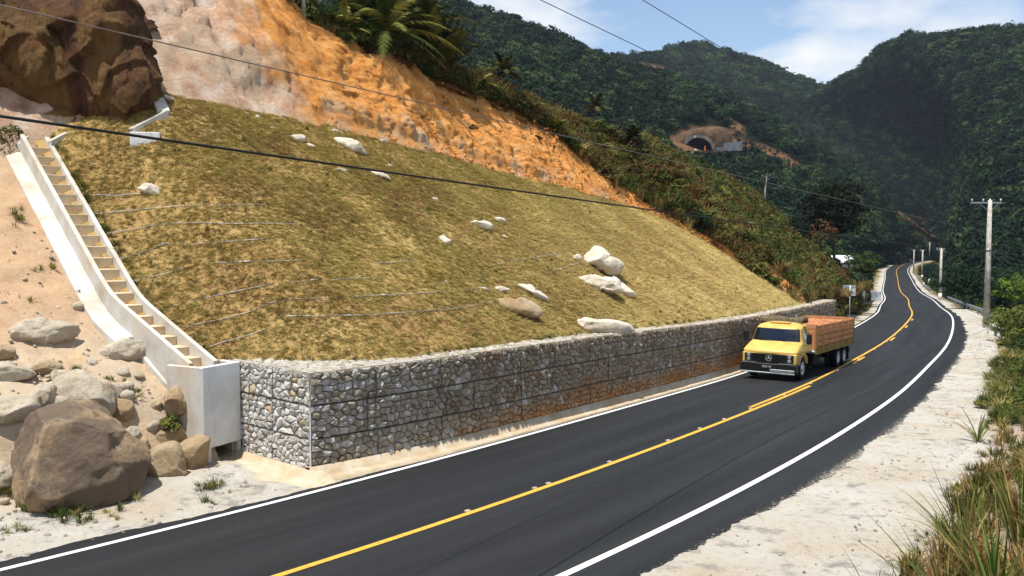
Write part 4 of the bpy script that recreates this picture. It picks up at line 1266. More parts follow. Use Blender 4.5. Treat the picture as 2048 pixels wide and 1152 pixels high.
srock('rock', 'tiny stone in the upper grass far right of the kite-shaped rock', so(831, 295, 849, 304, 18), M_RWHITE, 78)
srock('rock', 'tiny white stone above the cable right of the kite-shaped rock', so(769, 327, 786, 335, 19), M_RWHITE, 79)
srock('rock', 'tiny stone below the small rock right of the broad rock', so(998, 469, 1016, 477, 20), M_RWHITE, 80)
srock('rock', 'small pale stone by the grey block under the dark rock', so(287, 277, 304, 290, 21), M_RWHITE, 81)
def crock(label, ol, seed):
    ol = np.array(ol, float); vb = ol[:, 1].max(); uc = ol[:, 0].mean()
    p, s_, o_ = on_slope(uc, vb)
    boulder('rock', label, 'rock', ol, p[1] + .5, M_RWHITE, seed, .9, 4, 5, .75, .07, 'rocks at the toe of the cut')
crock('bright white rock at the toe of the orange cut, rightmost', [(719, 238), (728, 231), (742, 231), (756, 240), (761, 250), (748, 256), (730, 250)], 84)
crock('pale wedge rock at the cut toe, middle of three', [(660, 222), (668, 214), (680, 220), (692, 232), (704, 242), (682, 240), (664, 234)], 85)
crock('white wedge rock at the cut toe, leftmost of three', [(625, 214), (632, 208), (642, 216), (650, 226), (646, 231), (630, 226)], 86)

# ------------------------------------------------------------------ thin pipes lying across the slope
M_PIPE = plain('grey_pipe', lin(186, 184, 180), .6, .3, var=.35, scale=3.5)
GP = 'thin grey pipes lying on the slope'
pipes = [
 ('thin grey pipe ending at the pale slab-like rock', [(164, 392), (236, 394), (284, 390)]),
 ('thin grey pipe just below the pale slab-like rock', [(185, 431), (236, 426), (339, 416), (410, 413), (470, 413), (533, 413)]),
 ('thin grey pipe above the low white stone', [(207, 472), (301, 455), (325, 452), (369, 448), (440, 450), (513, 450), (595, 451)]),
 ('straight thin pipe just below the low white stone', [(236, 523), (285, 508), (332, 490), (362, 493), (460, 486), (551, 479)]),
 ('thin grey pipe running from the stair bend to mid-slope', [(256, 568), (345, 548), (410, 530), (431, 529), (520, 526), (605, 524)]),
 ('faint thin pipe below the bend-level pipe', [(340, 615), (414, 599), (506, 578), (602, 565), (698, 561), (760, 558)]),
 ('long thin pipe that reaches the white slivers of rock', [(368, 658), (470, 636), (506, 626), (557, 602), (677, 598), (800, 592), (900, 585), (950, 580)]),
 ('long thin pipe that reaches the big tan boulder', [(571, 636), (698, 634), (740, 633), (800, 628), (900, 621), (990, 608)]),
 ('short thin pipe nearest the wall at the lower left of the slope', [(414, 698), (506, 671), (537, 660)]),
 ('short thin pipe left of the tallest white boulder', [(985, 532), (1050, 520), (1120, 508)]),
 ('short thin pipe touching the long split boulder region from the left', [(1105, 545), (1135, 535), (1160, 525)]),
 ('short faint pipe in the middle of the slope', [(750, 530), (790, 528), (830, 524)]),
]
for lab, pl in pipes:
    pts = []
    for (u, v) in polyline(np.array([(u, v, 0) for u, v in pl]), 14)[:, :2]:
        p, s_, o_ = on_slope(u, v)
        pts.append(p + np.array([0, -.02, .05]) + np.array([0, 0, .02 * float(fbm(np.array([[u * .03, v * .03, 0]]), 1, 2, 3)[0])]))
    pts = np.array(pts); org = pts[0].copy()
    mb = MB(); mb.tube([tuple(p - org) for p in pts], .011, 5)
    o = mb.build('slope_pipe', M_PIPE, None, True); o.location = org; tag(o, lab, 'pipe', GP)
    for k in (4, 9):
        mbj = MB()
        d = pts[k + 1] - pts[k]; d /= np.linalg.norm(d)
        mbj.tube([tuple(pts[k] - org - d * .10), tuple(pts[k] - org + d * .10)], .021, 6)
        mbj.build('coupling', M_PIPE, o, True)
# ------------------------------------------------------------------ truck
t = NT('yellow_truck_paint', .4, .45)
c = t.ramp(t.noise(2.2, 5), [(.3, lin(196, 156, 68)), (.7, lin(214, 178, 92))])
dirt = t.math('MULTIPLY', t.ramp(t.sep(t.obj(), 2), [(.0, 1.0), (.9, .9), (1.0, .25)]), t.ramp(t.noise(5, 7, .75), [(.45, 0.0), (.7, .75)]))
c = t.mix(c, lin(112, 90, 60), dirt)
t.color(c); M_YEL = t.m
M_BLK = plain('black_trim', lin(16, 16, 17), .5, .4)
M_RUB = plain('tyre_rubber', lin(18, 18, 18), .85, .2)
M_CHAS = plain('chassis_black', lin(24, 22, 20), .8, .2, var=.4)
M_CHR = plain('bumper_metal', lin(170, 176, 178), .35, .5, .7, var=.2, scale=12)
M_WHL = plain('silver_wheel', lin(196, 198, 200), .4, .5, .4, var=.15)
M_STAR = plain('chrome_badge', lin(214, 216, 218), .25, .5, .6, .04)
t = NT('orange_planks', .85, .15)
ob_ = t.obj()
c = t.ramp(t.noise(3, 6, .65, t.scale(ob_, (.5, 3, 6))), [(.3, lin(150, 98, 64)), (.55, lin(188, 134, 92)), (.75, lin(210, 162, 122))])
c = t.mix(c, lin(96, 62, 38), t.ramp(t.noise(4, 7, .75), [(.56, 0.0), (.72, .65)]))
t.color(c); t.bump(t.noise(16, 5, .7), .4, .02); M_PLANK = t.m
t = NT('mossy_timber', .9, .1)
c = t.ramp(t.noise(4, 6, .7), [(.3, lin(84, 70, 34)), (.55, lin(142, 120, 66)), (.72, lin(166, 146, 92))])
t.color(c); t.bump(t.noise(16, 5, .7), .5, .02); M_MOSSY = t.m
M_BRICKL = plain('brick_load', lin(184, 124, 86), .9, .1, var=.25, scale=5)
M_TARP = plain('folded_tarp', lin(98, 88, 66), .85, .15, var=.3, scale=6, bump=.5)
t = NT('truck_glass', .06, .6); t.color(lin(14, 20, 26)); t.b.inputs['Coat Weight'].default_value = .6
t.b.inputs['Coat Roughness'].default_value = .03; M_GLASS = t.m
t = NT('lamp_glass', .15, .6); t.color(lin(120, 124, 124)); M_LAMP = t.m
M_PLATE = plain('plate_grey', lin(66, 66, 66), .6, .3)
M_PTXT = plain('plate_letters', lin(206, 206, 204), .6, .3)
M_SEAT = plain('cab_interior', lin(44, 42, 40), .9, .1)

TS0 = 36.0; TO = 1.88
hd = heading(TS0 + 5) + math.pi - R(3.4)                       # faces back along the road, towards the viewpoint
tl = rd(TS0, TO)
truck = empty('flatbed_truck', (tl[0], tl[1], tl[2] + .03), hd, 'yellow three-axle truck with orange plank sides driving towards the viewer', 'truck')
pitch_t = math.atan2(float(zr(TS0) - zr(TS0 + 8)), 8.0)
truck.rotation_euler = (0, -pitch_t, hd)
# local axes: x forward (front bumper at x = 0), y left, z up
def sec(z):
    """front x, half width, rounding of the cab at height z"""
    Z = [1.20, 1.27, 1.34, 1.46, 1.58, 1.64, 1.70, 1.86, 2.05, 2.20, 2.29, 2.37, 2.43, 2.46]
    X = [-.13, -.14, -.22, -.42, -.72, -.90, -.94, -1.02, -1.11, -1.20, -1.30, -1.48, -1.75, -2.0]
    W = [1.20, 1.20, 1.19, 1.17, 1.15, 1.14, 1.13, 1.10, 1.06, 1.02, .98, .90, .74, .5]
    Q = [.16, .16, .20, .30, .38, .40, .40, .38, .36, .34, .34, .34, .3, .25]
    return np.interp(z, Z, X), np.interp(z, Z, W), np.interp(z, Z, Q)
XB = -2.62
def ring(z, n=9, off=0.0):
    fx, w, q = sec(z)
    bx = XB + (0 if z < 2.3 else (z - 2.3) * 1.2)
    pts = []
    k1 = .5 if z > 1.34 else .3
    for i in range(n):                                  # front right corner -> front left corner as a bowed curve
        a = -1 + 2 * i / (n - 1)
        y = a * (w - q); bow = .10 * (1 - a * a)
        pts.append((fx - .06 + bow * k1 + off, y))
    R_ = []
    for k in range(1, 5):
        a = math.pi / 2 * k / 5
        R_.append((fx - .06 - q * (1 - math.cos(a)) + off * math.cos(a), (w - q) + q * math.sin(a) + off * math.sin(a)))
    L_ = [(x, -y) for x, y in R_][::-1]
    side_l = [(fx - .06 - q - .02, w + off), (fx - .06 - q - .3, w + off), ((fx + bx) / 2, w + off), (bx + .08, w + off), (bx, w - .10)]
    side_r = [(x, -y) for x, y in side_l][::-1]
    return [(x, y, z) for x, y in side_r + L_ + pts + R_ + side_l]
zs = [1.16, 1.20, 1.24, 1.27, 1.30, 1.34, 1.40, 1.46, 1.52, 1.58, 1.62, 1.66, 1.70, 1.78, 1.86, 1.95, 2.05, 2.13, 2.20, 2.25, 2.29, 2.33, 2.37, 2.40, 2.43, 2.45, 2.46]
V = []; F = []
for z in zs: V += ring(z)
m = len(ring(1.5))
for i in range(len(zs) - 1):
    for k in range(m): F.append((i * m + k, i * m + (k + 1) % m, (i + 1) * m + (k + 1) % m, (i + 1) * m + k))
F.append(tuple((len(zs) - 1) * m + k for k in range(m))); F.append(tuple(range(m))[::-1])
mb = MB(); mb.add(V, F); cab = mb.build('cab', M_YEL, truck, True)
def patch(name, z0, z1, i0, i1, off, mat, parent, nz=7, yclip=None, shrink=None):
    """panel that follows the cab surface between two heights and two ring positions"""
    V = []; F = []; n = None
    for k in range(nz):
        z = z0 + (z1 - z0) * k / (nz - 1)
        r = ring(z, 9, off)[i0:i1 + 1]
        if shrink: 
            e = shrink * (1 - abs(2 * k / (nz - 1) - 1) ** 4) 
        V += r; n = len(r)
    for k in range(nz - 1):
        for j in range(n - 1): F.append((k * n + j, k * n + j + 1, (k + 1) * n + j + 1, (k + 1) * n + j))
    return mesh_obj(name, V, F, mat, parent, True)
# ring index layout: 5 side_r, 4 L corner, 9 front, 4 R corner, 5 side_l  -> front block 5..21
wf = patch('windshield_seal', 1.675, 2.215, 6, 20, .008, M_BLK, cab)
ws = patch('windshield', 1.70, 2.19, 7, 19, .016, M_GLASS, cab)
# sun strip and wiper
mb = MB(); mb.bar((-.86, .75, 1.70), (-.94, .15, 1.80), .018); mb.build('wiper', M_BLK, cab)
mb = MB(); mb.bar((-.86, -.15, 1.70), (-.94, -.75, 1.80), .018); mb.build('wiper', M_BLK, cab)
def side_window(y):
    s = 1 if y > 0 else -1
    V = []; out = [(-1.42, 1.74), (-1.50, 1.70), (-2.08, 1.70), (-2.16, 1.78), (-2.16, 2.10), (-2.08, 2.17), (-1.62, 2.17), (-1.52, 2.12)]
    for x, z in out:
        w = float(sec(z)[1]) + .012; V.append((x, s * w, z))
    n = len(V); V += [(x, yy - s * .03, z) for x, yy, z in V]
    F = [tuple(range(n)) if s > 0 else tuple(range(n))[::-1]] + [(k, (k + 1) % n, n + (k + 1) % n, n + k) for k in range(n)]
    mesh_obj('side_window', V, F, M_GLASS, cab)
    # door outline and handle
    mb = MB()
    dl = [(-1.36, 1.20), (-1.36, 2.20), (-2.24, 2.20), (-2.24, 1.20)]
    for a, b in zip(dl, dl[1:] + dl[:1]):
        mb.bar((a[0], s * (float(sec(a[1])[1]) + .002), a[1]), (b[0], s * (float(sec(b[1])[1]) + .002), b[1]), .012, .012)
    d = mb.build('door_seam', M_CHAS, cab)
    mb = MB(); mb.bar((-2.0, s * (1.15 + .03), 1.55), (-2.16, s * (1.15 + .03), 1.55), .03, .04); mb.build('door_handle', M_BLK, cab, False, .008, 1)
side_window(1); side_window(-1)
# roof vent hatch and tarp rolled over the cab back
mb = MB(); mb.box(-2.0, -1.62, -.45, .45, 2.42, 2.49); mb.build('roof_hatch', M_YEL, cab, False, .03, 2)
# nose below the bonnet line: yellow surround, black grille, lamps
mb = MB(); mb.box(-.80, -.16, -1.19, 1.19, .74, 1.175); mb.build('nose', M_YEL, truck, False, .05, 3)
# front wings round the wheel arch
for s in (1, -1):
    V = []; F = []; n = 12
    for k in range(n + 1):
        a = math.pi * (.08 + .84 * k / n)
        for (r, y) in ((.60, 1.20), (.60, .72), (.66, .72), (.66, 1.20)):
            V.append((-1.33 + r * math.cos(a) * 1.02, s * y, .52 + r * math.sin(a)))
    for k in range(n):
        for e in range(4): F.append((k * 4 + e, k * 4 + (e + 1) % 4, k * 4 + 4 + (e + 1) % 4, k * 4 + 4 + e))
    mb = MB(); mb.add(V, F); mb.build('wing', M_YEL if s > 0 else M_YEL, truck, True)
    mb = MB(); mb.box(-.74, -.52, s * 1.19 if s > 0 else s * 1.215, s * 1.215 if s > 0 else s * 1.19, .80, 1.06); mb.build('side_marker_panel', M_CHR, truck, False, .006, 1)
mb = MB(); mb.box(-.165, -.13, -1.08, 1.08, .77, 1.15); gr = mb.build('grille', M_BLK, truck, False, .015, 2)
for k in range(6):
    z = .815 + k * .056
    mb = MB(); mb.box(-.135, -.118, -.72, .72, z, z + .016); mb.build('grille_bar', M_CHAS, gr)
for s in (1, -1):
    for z in (.88, 1.05):
        mb = MB(); n = 16
        V = []; F = []
        for (r, x) in ((.085, -.13), (.080, -.105), (.055, -.098)):
            for k in range(n): V.append((x, s * .90 + r * math.cos(2 * math.pi * k / n), z + r * math.sin(2 * math.pi * k / n)))
        for q in range(2):
            for k in range(n): F.append((q * n + k, q * n + (k + 1) % n, (q + 1) * n + (k + 1) % n, (q + 1) * n + k))
        F.append(tuple(2 * n + k for k in range(n)))
        mb.add(V, F); mb.build('headlight', M_LAMP, truck, True)
# badge: ring with three-pointed star
V = []; F = []; n = 24; zc = .97
for k in range(n):
    a = 2 * math.pi * k / n
    for (r, x) in ((.135, -.118), (.118, -.118), (.118, -.098), (.135, -.098)): V.append((x, r * math.cos(a), zc + r * math.sin(a)))
for k in range(n):
    for e in range(4): F.append((k * 4 + e, k * 4 + (e + 1) % 4, ((k + 1) % n) * 4 + (e + 1) % 4, ((k + 1) % n) * 4 + e))
mb = MB(); mb.add(V, F)
for k in range(3):
    a = R(90 + 120 * k)
    b1, b2 = a + R(60), a - R(60)
    tip = (-.10, .122 * math.cos(a), zc + .122 * math.sin(a))
    l = (-.10, .028 * math.cos(b1), zc + .028 * math.sin(b1)); r_ = (-.10, .028 * math.cos(b2), zc + .028 * math.sin(b2))
    mb.add([(-.10, 0, zc), l, tip, r_, (-.085, 0, zc)], [(1, 2, 4), (2, 3, 4), (0, 2, 1), (0, 3, 2), (0, 1, 4), (0, 4, 3)])
mb.build('badge', M_STAR, truck)
# bumper
mb = MB(); mb.box(-.42, .0, -1.24, 1.24, .34, .74); bp = mb.build('bumper', M_BLK, truck, False, .05, 3)
mb = MB(); mb.box(-.01, .012, -1.18, 1.18, .30, .36); mb.build('bumper_lip', M_CHR, bp, False, .01, 1)
mb = MB(); mb.box(-.005, .016, .10, 1.16, .37, .50); mb.build('bumper_plate', M_CHR, bp, False, .008, 1)
mb = MB(); mb.box(-.12, .004, -1.14, -.55, .742, .765); mb.build('bumper_trim', M_CHR, bp)
mb = MB(); mb.box(-.12, .004, .45, 1.14, .742, .765); mb.build('bumper_trim', M_CHR, bp)
mb = MB(); mb.box(.0, .014, -.26, .18, .54, .66); pl_ = mb.build('number_plate', M_PLATE, truck, False, .004, 1)
for k in range(7):                                      # the plate's illegible characters: worn pale marks
    if k == 2: continue
    y = .13 - k * .052
    mb = MB(); mb.bar((.016, y, .565), (.016, y, .635), .007, .010); mb.bar((.016, y, .635 - .03 * (k % 2)), (.016, y - .03, .635 - .03 * (k % 2)), .007, .010)
    if k % 3 != 1: mb.bar((.016, y - .03, .565), (.016, y - .03, .635), .007, .010)
    mb.build('plate_mark', M_PTXT, pl_)
# mirrors
for s in (1, -1):
    mb = MB(); mb.box(-1.30, -1.24, s * 1.42 - .12, s * 1.42 + .12, 1.58, 2.02); mi = mb.build('mirror', M_BLK, truck, False, .03, 2)
    mb = MB(); mb.tube([(-1.34, s * 1.10, 2.10), (-1.28, s * 1.40, 2.06), (-1.28, s * 1.40, 1.55), (-1.34, s * 1.14, 1.50)], .014, 6); mb.build('mirror_arm', M_BLK, mi)
# wheels
def wheel(x, y, front, s):
    w = empty('wheel', (x, y, .50)); w.parent = truck
    n = 28; V = []; F = []
    prof = [(.30, -.13), (.44, -.14), (.495, -.11), (.50, 0), (.495, .11), (.44, .14), (.30, .13)]
    for k in range(n):
        a = 2 * math.pi * k / n
        for (r, yy) in prof: V.append((r * math.cos(a), yy, r * math.sin(a)))
    pn = len(prof)
    for k in range(n):
        for e in range(pn - 1): F.append((k * pn + e, k * pn + e + 1, ((k + 1) % n) * pn + e + 1, ((k + 1) % n) * pn + e))
    mb = MB(); mb.add(V, F); mb.build('tyre', M_RUB, w, True)
    V = []; F = []
    prof = [(.30, .12), (.28, .13), (.24, .07 if front else -.02), (.14, .10 if front else -.06), (.12, .15 if front else .02), (.0, .16 if front else .03)]
    for k in range(n):
        a = 2 * math.pi * k / n
        for (r, yy) in prof: V.append((max(r, .004) * math.cos(a), s * yy, max(r, .004) * math.sin(a)))
    pn = len(prof)
    for k in range(n):
        for e in range(pn - 1): F.append((k * pn + e, k * pn + e + 1, ((k + 1) % n) * pn + e + 1, ((k + 1) % n) * pn + e))
    mb = MB(); mb.add(V, F); rim = mb.build('rim', M_WHL, w, True)
for s in (1, -1): wheel(-1.33, s * 1.02, True, s)
RX1, RX2 = -7.55, -8.75
for x in (RX1, RX2):
    for s in (1, -1):
        wheel(x, s * 1.06, False, s); wheel(x, s * .74, False, s)
# chassis, tanks, axles, mudflaps
for s in (1, -1):
    mb = MB(); mb.box(-10.1, -.6, s * .42 - .04, s * .42 + .04, .72, .96); mb.build('chassis_rail', M_CHAS, truck)
    mb = MB(); mb.box(-4.4, -3.2, s * .62 if s > 0 else s * 1.1, s * 1.1 if s > 0 else s * .62, .48, .98); mb.build('fuel_tank' if s > 0 else 'tool_box', M_CHAS, truck, False, .06, 2)
    mb = MB(); mb.box(-2.62, -2.3, s * .95 - .25, s * .95 + .25, .40, .46); mb.build('cab_step', M_CHAS, truck)
    mb = MB(); mb.box(-9.42, -9.38, s * .92 - .33, s * .92 + .33, .25, 1.0); mb.build('mudflap', M_RUB, truck)
for x in (-1.33, RX1, RX2):
    mb = MB(); mb.tube([(x, -.95, .50), (x, .95, .50)], .09, 10); mb.build('axle', M_CHAS, truck, True)
mb = MB(); mb.bar((-10.2, -1.1, .66), (-10.2, 1.1, .66), .12, .14); mb.build('rear_bumper', M_CHAS, truck)
mb = MB(); mb.tube([(-5.0, .5, .7), (-5.4, .55, .62), (-6.6, .55, .62)], .07, 8); mb.build('exhaust', M_CHAS, truck, True)
mb = MB(); mb.box(-2.92, -2.66, .98, 1.30, 1.06, 1.18); mb.build('side_lamp_bracket', M_CHR, truck, False, .02, 1)
# bed
BF, BR, BWH, FZ, TZ = -2.78, -10.25, 1.29, 1.16, 2.34
mb = MB(); mb.box(BR, BF, -BWH + .02, BWH - .02, FZ - .10, FZ); mb.build('bed_floor', M_MOSSY, truck)
for x in np.arange(BF - .3, BR, -.9):
    mb = MB(); mb.box(x - .05, x + .05, -1.2, 1.2, .962, FZ - .102); mb.build('cross_beam', M_CHAS, truck)
nb = 5; bh = (TZ - FZ - .02) / nb
for s in (1, -1):
    y0 = s * BWH
    for k in range(nb):
        z0 = FZ - .08 + k * (bh + .022)
        mb = MB(); mb.box(BR, BF, min(y0, y0 - s * .035), max(y0, y0 - s * .035), z0 + .014, z0 + bh - .014)
        mb.build('plank', M_MOSSY if k == 0 else M_PLANK, truck, False, .006, 1)
    mb = MB(); mb.box(BR, BF, min(y0, y0 + s * .05), max(y0, y0 + s * .05), FZ - .16, FZ - .07); mb.build('bed_rail', M_MOSSY, truck)
    for k, x in enumerate(np.linspace(BF - .06, BR + .06, 7)):
        mb = MB(); mb.box(x - .035, x + .035, min(y0 - s * .02, y0 + s * .035), max(y0 - s * .02, y0 + s * .035), FZ - .06, TZ + .03); mb.build('stake', M_PLANK if 0 < k < 6 else M_MOSSY, truck, False, .006, 1)
for x in (BF, BR):
    for k in range(nb):
        z0 = FZ + .0 + k * (bh + .018)
        mb = MB(); mb.box(x - .02, x + .02, -BWH + .04, BWH - .04, z0 + .012, z0 + bh - .012); mb.build('end_plank', M_PLANK, truck, False, .006, 1)
# brick load: rows of bricks on a packed layer
ld = empty('brick_load', (0, 0, FZ)); ld.parent = truck
mb = MB(); mb.box(BR + .06, BF - .75, -BWH + .08, BWH - .08, .004, .92); mb.build('packed_bricks', M_BRICKL, ld)
bm_ = None; rr_ = random.Random(3)
for i in range(17):
    for j in range(10):
        if rr_.random() < .1: continue
        x = BR + .30 + i * .385; y = -BWH + .20 + j * .236
        if bm_ is None:
            mb = MB(); mb.box(-.18, .18, -.105, .105, 0, .16); o = mb.build('brick', M_BRICKL, ld, False, .008, 1); bm_ = o.data
        else:
            o = bpy.data.objects.new('brick', bm_); col.objects.link(o); o.parent = ld
        o.location = (x, y, .924); o.rotation_euler = (0, 0, rr_.uniform(-.04, .04))
# folded tarp over the front of the load
V = []; F = []; nx, ny = 14, 26
for i in range(nx):
    for j in range(ny):
        x = -2.55 - .95 * i / (nx - 1); y = -1.25 + 2.0 * j / (ny - 1)
        z = 2.56 + .10 * math.sin(math.pi * i / (nx - 1)) + .04 * float(vnoise(np.array([[x * 4, y * 3, 1.0]]), 5)[0])
        V.append((x, y, z))
nn = nx * ny
V += [(x, y, 2.40 + .02 * (k % 3)) for k, (x, y, z) in enumerate(V)]
for i in range(nx - 1):
    for j in range(ny - 1):
        a = i * ny + j; F += [(a, a + 1, a + ny + 1, a + ny), (nn + a, nn + a + ny, nn + a + ny + 1, nn + a + 1)]
for i in range(nx - 1):
    for j in (0, ny - 1):
        a = i * ny + j; F.append((a, a + ny, nn + a + ny, nn + a))
for j in range(ny - 1):
    for i in (0, nx - 1):
        a = i * ny + j; F.append((a, nn + a, nn + a + 1, a + 1))
mb = MB(); mb.add(V, F); mb.build('folded_tarp', M_TARP, truck, True)
mb = MB(); mb.tube([(-2.5, -1.2, 2.44), (-2.52, 0, 2.45), (-2.5, .72, 2.44)], .06, 8); mb.build('tarp_roll', M_TARP, truck, True)
# dashboard and seats seen through the glass are dark: a solid cab fills them; white paper on the dash
# ------------------------------------------------------------------ utility poles, wires, guard rail, sign, house, tunnel
M_POLE = plain('weathered_concrete_pole', lin(186, 180, 168), .9, .1, var=.22, scale=3, bump=.2)
M_POLEW = plain('white_pole_base', lin(222, 222, 218), .8, .2)
M_GALV = plain('galvanised_steel', lin(160, 164, 168), .45, .4, .5, var=.2)
M_PORC = plain('porcelain_insulator', lin(222, 220, 214), .3, .5)
M_CABLE = plain('black_cable', lin(30, 29, 29), .7, .3, var=.3, scale=30)
M_WIREG = plain('grey_wire', lin(110, 100, 94), .6, .3)
M_WIRED = plain('dark_wire', lin(44, 48, 54), .6, .3)
GPO = 'utility poles along the right verge'
def onroad(u, v, dz=0.0):
    return march(u, v, lambda s, o: zr(s) + dz + 0 * o, 12, 420, .1)
def pole(u, vb, vt, label, arm=None, wbase=0.0, r0=.22, r1=.13, base=None, arms_z=None):
    if base is None: p, s_, o_ = onroad(u, vb)
    else: p = np.array(base)
    h = (vb - vt) * p[1] / FPX
    e = empty('utility_pole', p - np.array([0, 0, .1]), 0, label, 'pole', GPO)
    mb = MB(); mb.tube([(0, 0, 0), (0, 0, h * .5), (0, 0, h + .1)], [r0, (r0 + r1) / 2, r1], 10); mb.build('shaft', M_POLE, e, True)
    if wbase:
        mb = MB(); mb.tube([(0, 0, .0), (0, 0, wbase)], [r0 + .012, r0 + .004], 10); mb.build('painted_base', M_POLEW, e, True)
    if arm:
        w, az, off = arm
        d = np.array([math.cos(az), math.sin(az), 0])
        a = d * (-w * .62); b = d * (w * .38)
        z = h - .12
        mb = MB(); mb.bar((a[0], a[1], z), (b[0], b[1], z), .10, .12); ar = mb.build('cross_arm', M_GALV, e)
        for t_ in (-.58, -.22, .0, .34):
            q = d * (w * t_)
            mb = MB(); mb.tube([(q[0], q[1], z + .06), (q[0], q[1], z + .16), (q[0], q[1], z + .20), (q[0], q[1], z + .32)], [.03, .03, .075, .05], 8); mb.build('insulator', M_PORC, ar, True)
        for t_ in (-.36, .28):
            q = d * (w * t_)
            mb = MB(); mb.bar((q[0], q[1], z - .05), (d[0] * .05, d[1] * .05, z - .75), .035, .035); mb.build('brace', M_GALV, ar)
    mb = MB(); mb.tube([(0, 0, h * .62 - .06), (0, 0, h * .62 + .06)], [r0 * .9, r0 * .9], 10); mb.build('cable_clamp', M_GALV, e, True)
    return e, p, h
az1 = R(-4)
e1, P1, h1 = pole(1972, 655, 400, 'tallest nearest concrete pole with a cross-arm on the right verge', (2.5, az1, 0), 0, .27, .16)
mb = MB(); mb.tube([(0.15, -.1, 0), (.3, .15, 6.2)], .025, 6); mb.build('conduit', M_GALV, e1)
_, P2, h2 = pole(1880, 600, 497, 'second pole along the right verge, white-painted foot', (1.2, az1, 0), 1.2, .26, .17)
_, P3, h3 = pole(1844, 556, 500, 'third pole along the verge, white-painted foot', (1.3, az1, 0), 1.0, .28, .18)
_, P4, h4 = pole(1827, 548, 500, 'leftmost far pole, beside the right road edge', (1.2, az1, 0), 0, .24, .16)
_, P5, h5 = pole(1859, 512, 485, 'farthest pole, standing above the verge beyond the road bend', None, 0, .26, .18, base=at(1859, 512, 340))
def wire(pts, r, label, mat, sag=0.0, grp='overhead wires', n=40, name='overhead_wire'):
    a, b = np.array(pts[0], float), np.array(pts[1], float)
    k = np.linspace(0, 1, n)
    L_ = np.linalg.norm(b - a)
    P = a + (b - a) * k[:, None]; P[:, 2] -= sag * 4 * k * (1 - k)
    org = P[0].copy(); mb = MB(); mb.tube([tuple(p - org) for p in P], r, 6)
    o = mb.build(name, mat, None, True); o.location = org; tag(o, label, 'cable', grp)
    return o
def pt1(z): return np.array([P1[0] - .2, P1[1] - .1, P1[2] + z])
c_low = at(1970, 503, P1[1]); c_mid = at(1970, 463, P1[1])
wire((at(-70, 222, 7.6), c_low), .0155, 'thick black cable sagging low across the grass slope', M_CABLE, .16, n=80)
wire((at(-60, -4, 9.5), c_mid), .0085, 'thin grey wire crossing the orange cut above the thick cable', M_WIREG, .05, n=80)
arm_pts = [P1 + np.array([math.cos(az1) * 2.5 * t_, math.sin(az1) * 2.5 * t_, h1 + .18]) for t_ in (-.58, -.22, .34)]
wire((at(700, -185, 16), arm_pts[0]), .010, 'left of two dark wires slanting across the sky', M_WIRED, .25, n=70)
wire((at(960, -200, 17), arm_pts[1]), .010, 'right of two dark wires slanting across the sky', M_WIRED, .25, n=70)
def top(P, h, dx=0, dz=.2): return P + np.array([dx, 0, h + dz - .1])
wire((c_low + np.array([0, .2, .1]), top(P2, h2, .2, -.8)), .018, 'cable hanging between the two nearest poles', M_WIRED, 1.0)
wire((c_mid + np.array([0, .2, 0]), top(P2, h2, 0, 3.0) + np.array([-8, 40, 0])), .016, 'upper thin wire running left from the nearest pole', M_WIRED, .6)
wire((c_low + np.array([.3, 0, .25]), at(2120, 548, 60)), .018, 'cable leaving the nearest pole to the right', M_WIRED, .1)
wire((c_low + np.array([.3, 0, .1]), at(2080, 580, 62)), .014, 'lower thin cable leaving the nearest pole to the right', M_WIRED, .2)
wire((top(P2, h2, .1, -1.6), at(1930, 535, 120)), .016, 'loose cable drooping right from the second pole', M_WIRED, .8)
wire((top(P3, h3, .1, -.3), top(P5, h5, 0, -.5)), .03, 'wire between the third pole and the farthest pole', M_WIRED, .3)

# guard rail on the right verge
def guard(path, label, npost):
    path = np.array(path); org = path[0].copy()
    e = empty('guard_rail', org, 0, label, 'guard rail')
    # W profile
    offs = [(-.02, -.15), (.05, -.10), (.05, -.06), (-.02, 0), (.05, .06), (.05, .10), (-.02, .15), (-.05, .15), (.02, .10), (.02, .06), (-.05, 0), (.02, -.06), (.02, -.10), (-.05, -.15)]
    V = []; F = []; n = len(offs)
    for i, p in enumerate(path):
        d = path[min(i + 1, len(path) - 1)] - path[max(i - 1, 0)]; d2 = d[:2] / np.linalg.norm(d[:2])
        sd = np.array([-d2[1], d2[0]])
        for a, b in offs: V.append((p[0] + sd[0] * a - org[0], p[1] + sd[1] * a - org[1], p[2] + b + .58 - org[2]))
    for i in range(len(path) - 1):
        for k in range(n): F.append((i * n + k, (i + 1) * n + k, (i + 1) * n + (k + 1) % n, i * n + (k + 1) % n))
    F += [tuple(range(n)), tuple((len(path) - 1) * n + k for k in range(n))[::-1]]
    mb = MB(); mb.add(V, F); mb.build('beam', M_GALV, e)
    for i in np.linspace(0, len(path) - 1, npost).astype(int):
        p = path[i] - org
        mb = MB(); mb.box(p[0] - .05, p[0] + .12, p[1] - .05, p[1] + .06, p[2] - .2, p[2] + .68); mb.build('post', M_GALV, e)
    return e
sv = np.linspace(91, 152, 26)
guard(rd(sv, np.interp(sv, [91, 110, 152], [-6.7, -6.3, -5.6])), 'grey guard rail between the nearest pole and the second pole', 12)
sv = np.linspace(66.5, 71, 5)
g2 = guard(rd(sv, np.linspace(-7.0, -6.4, 5)), 'short broken end of guard rail in front of the nearest pole', 2)
sv = np.linspace(200, 330, 24)
guard(rd(sv, -5.4 + 0 * sv), 'far pale guard rail curving along the distant road bend', 14)
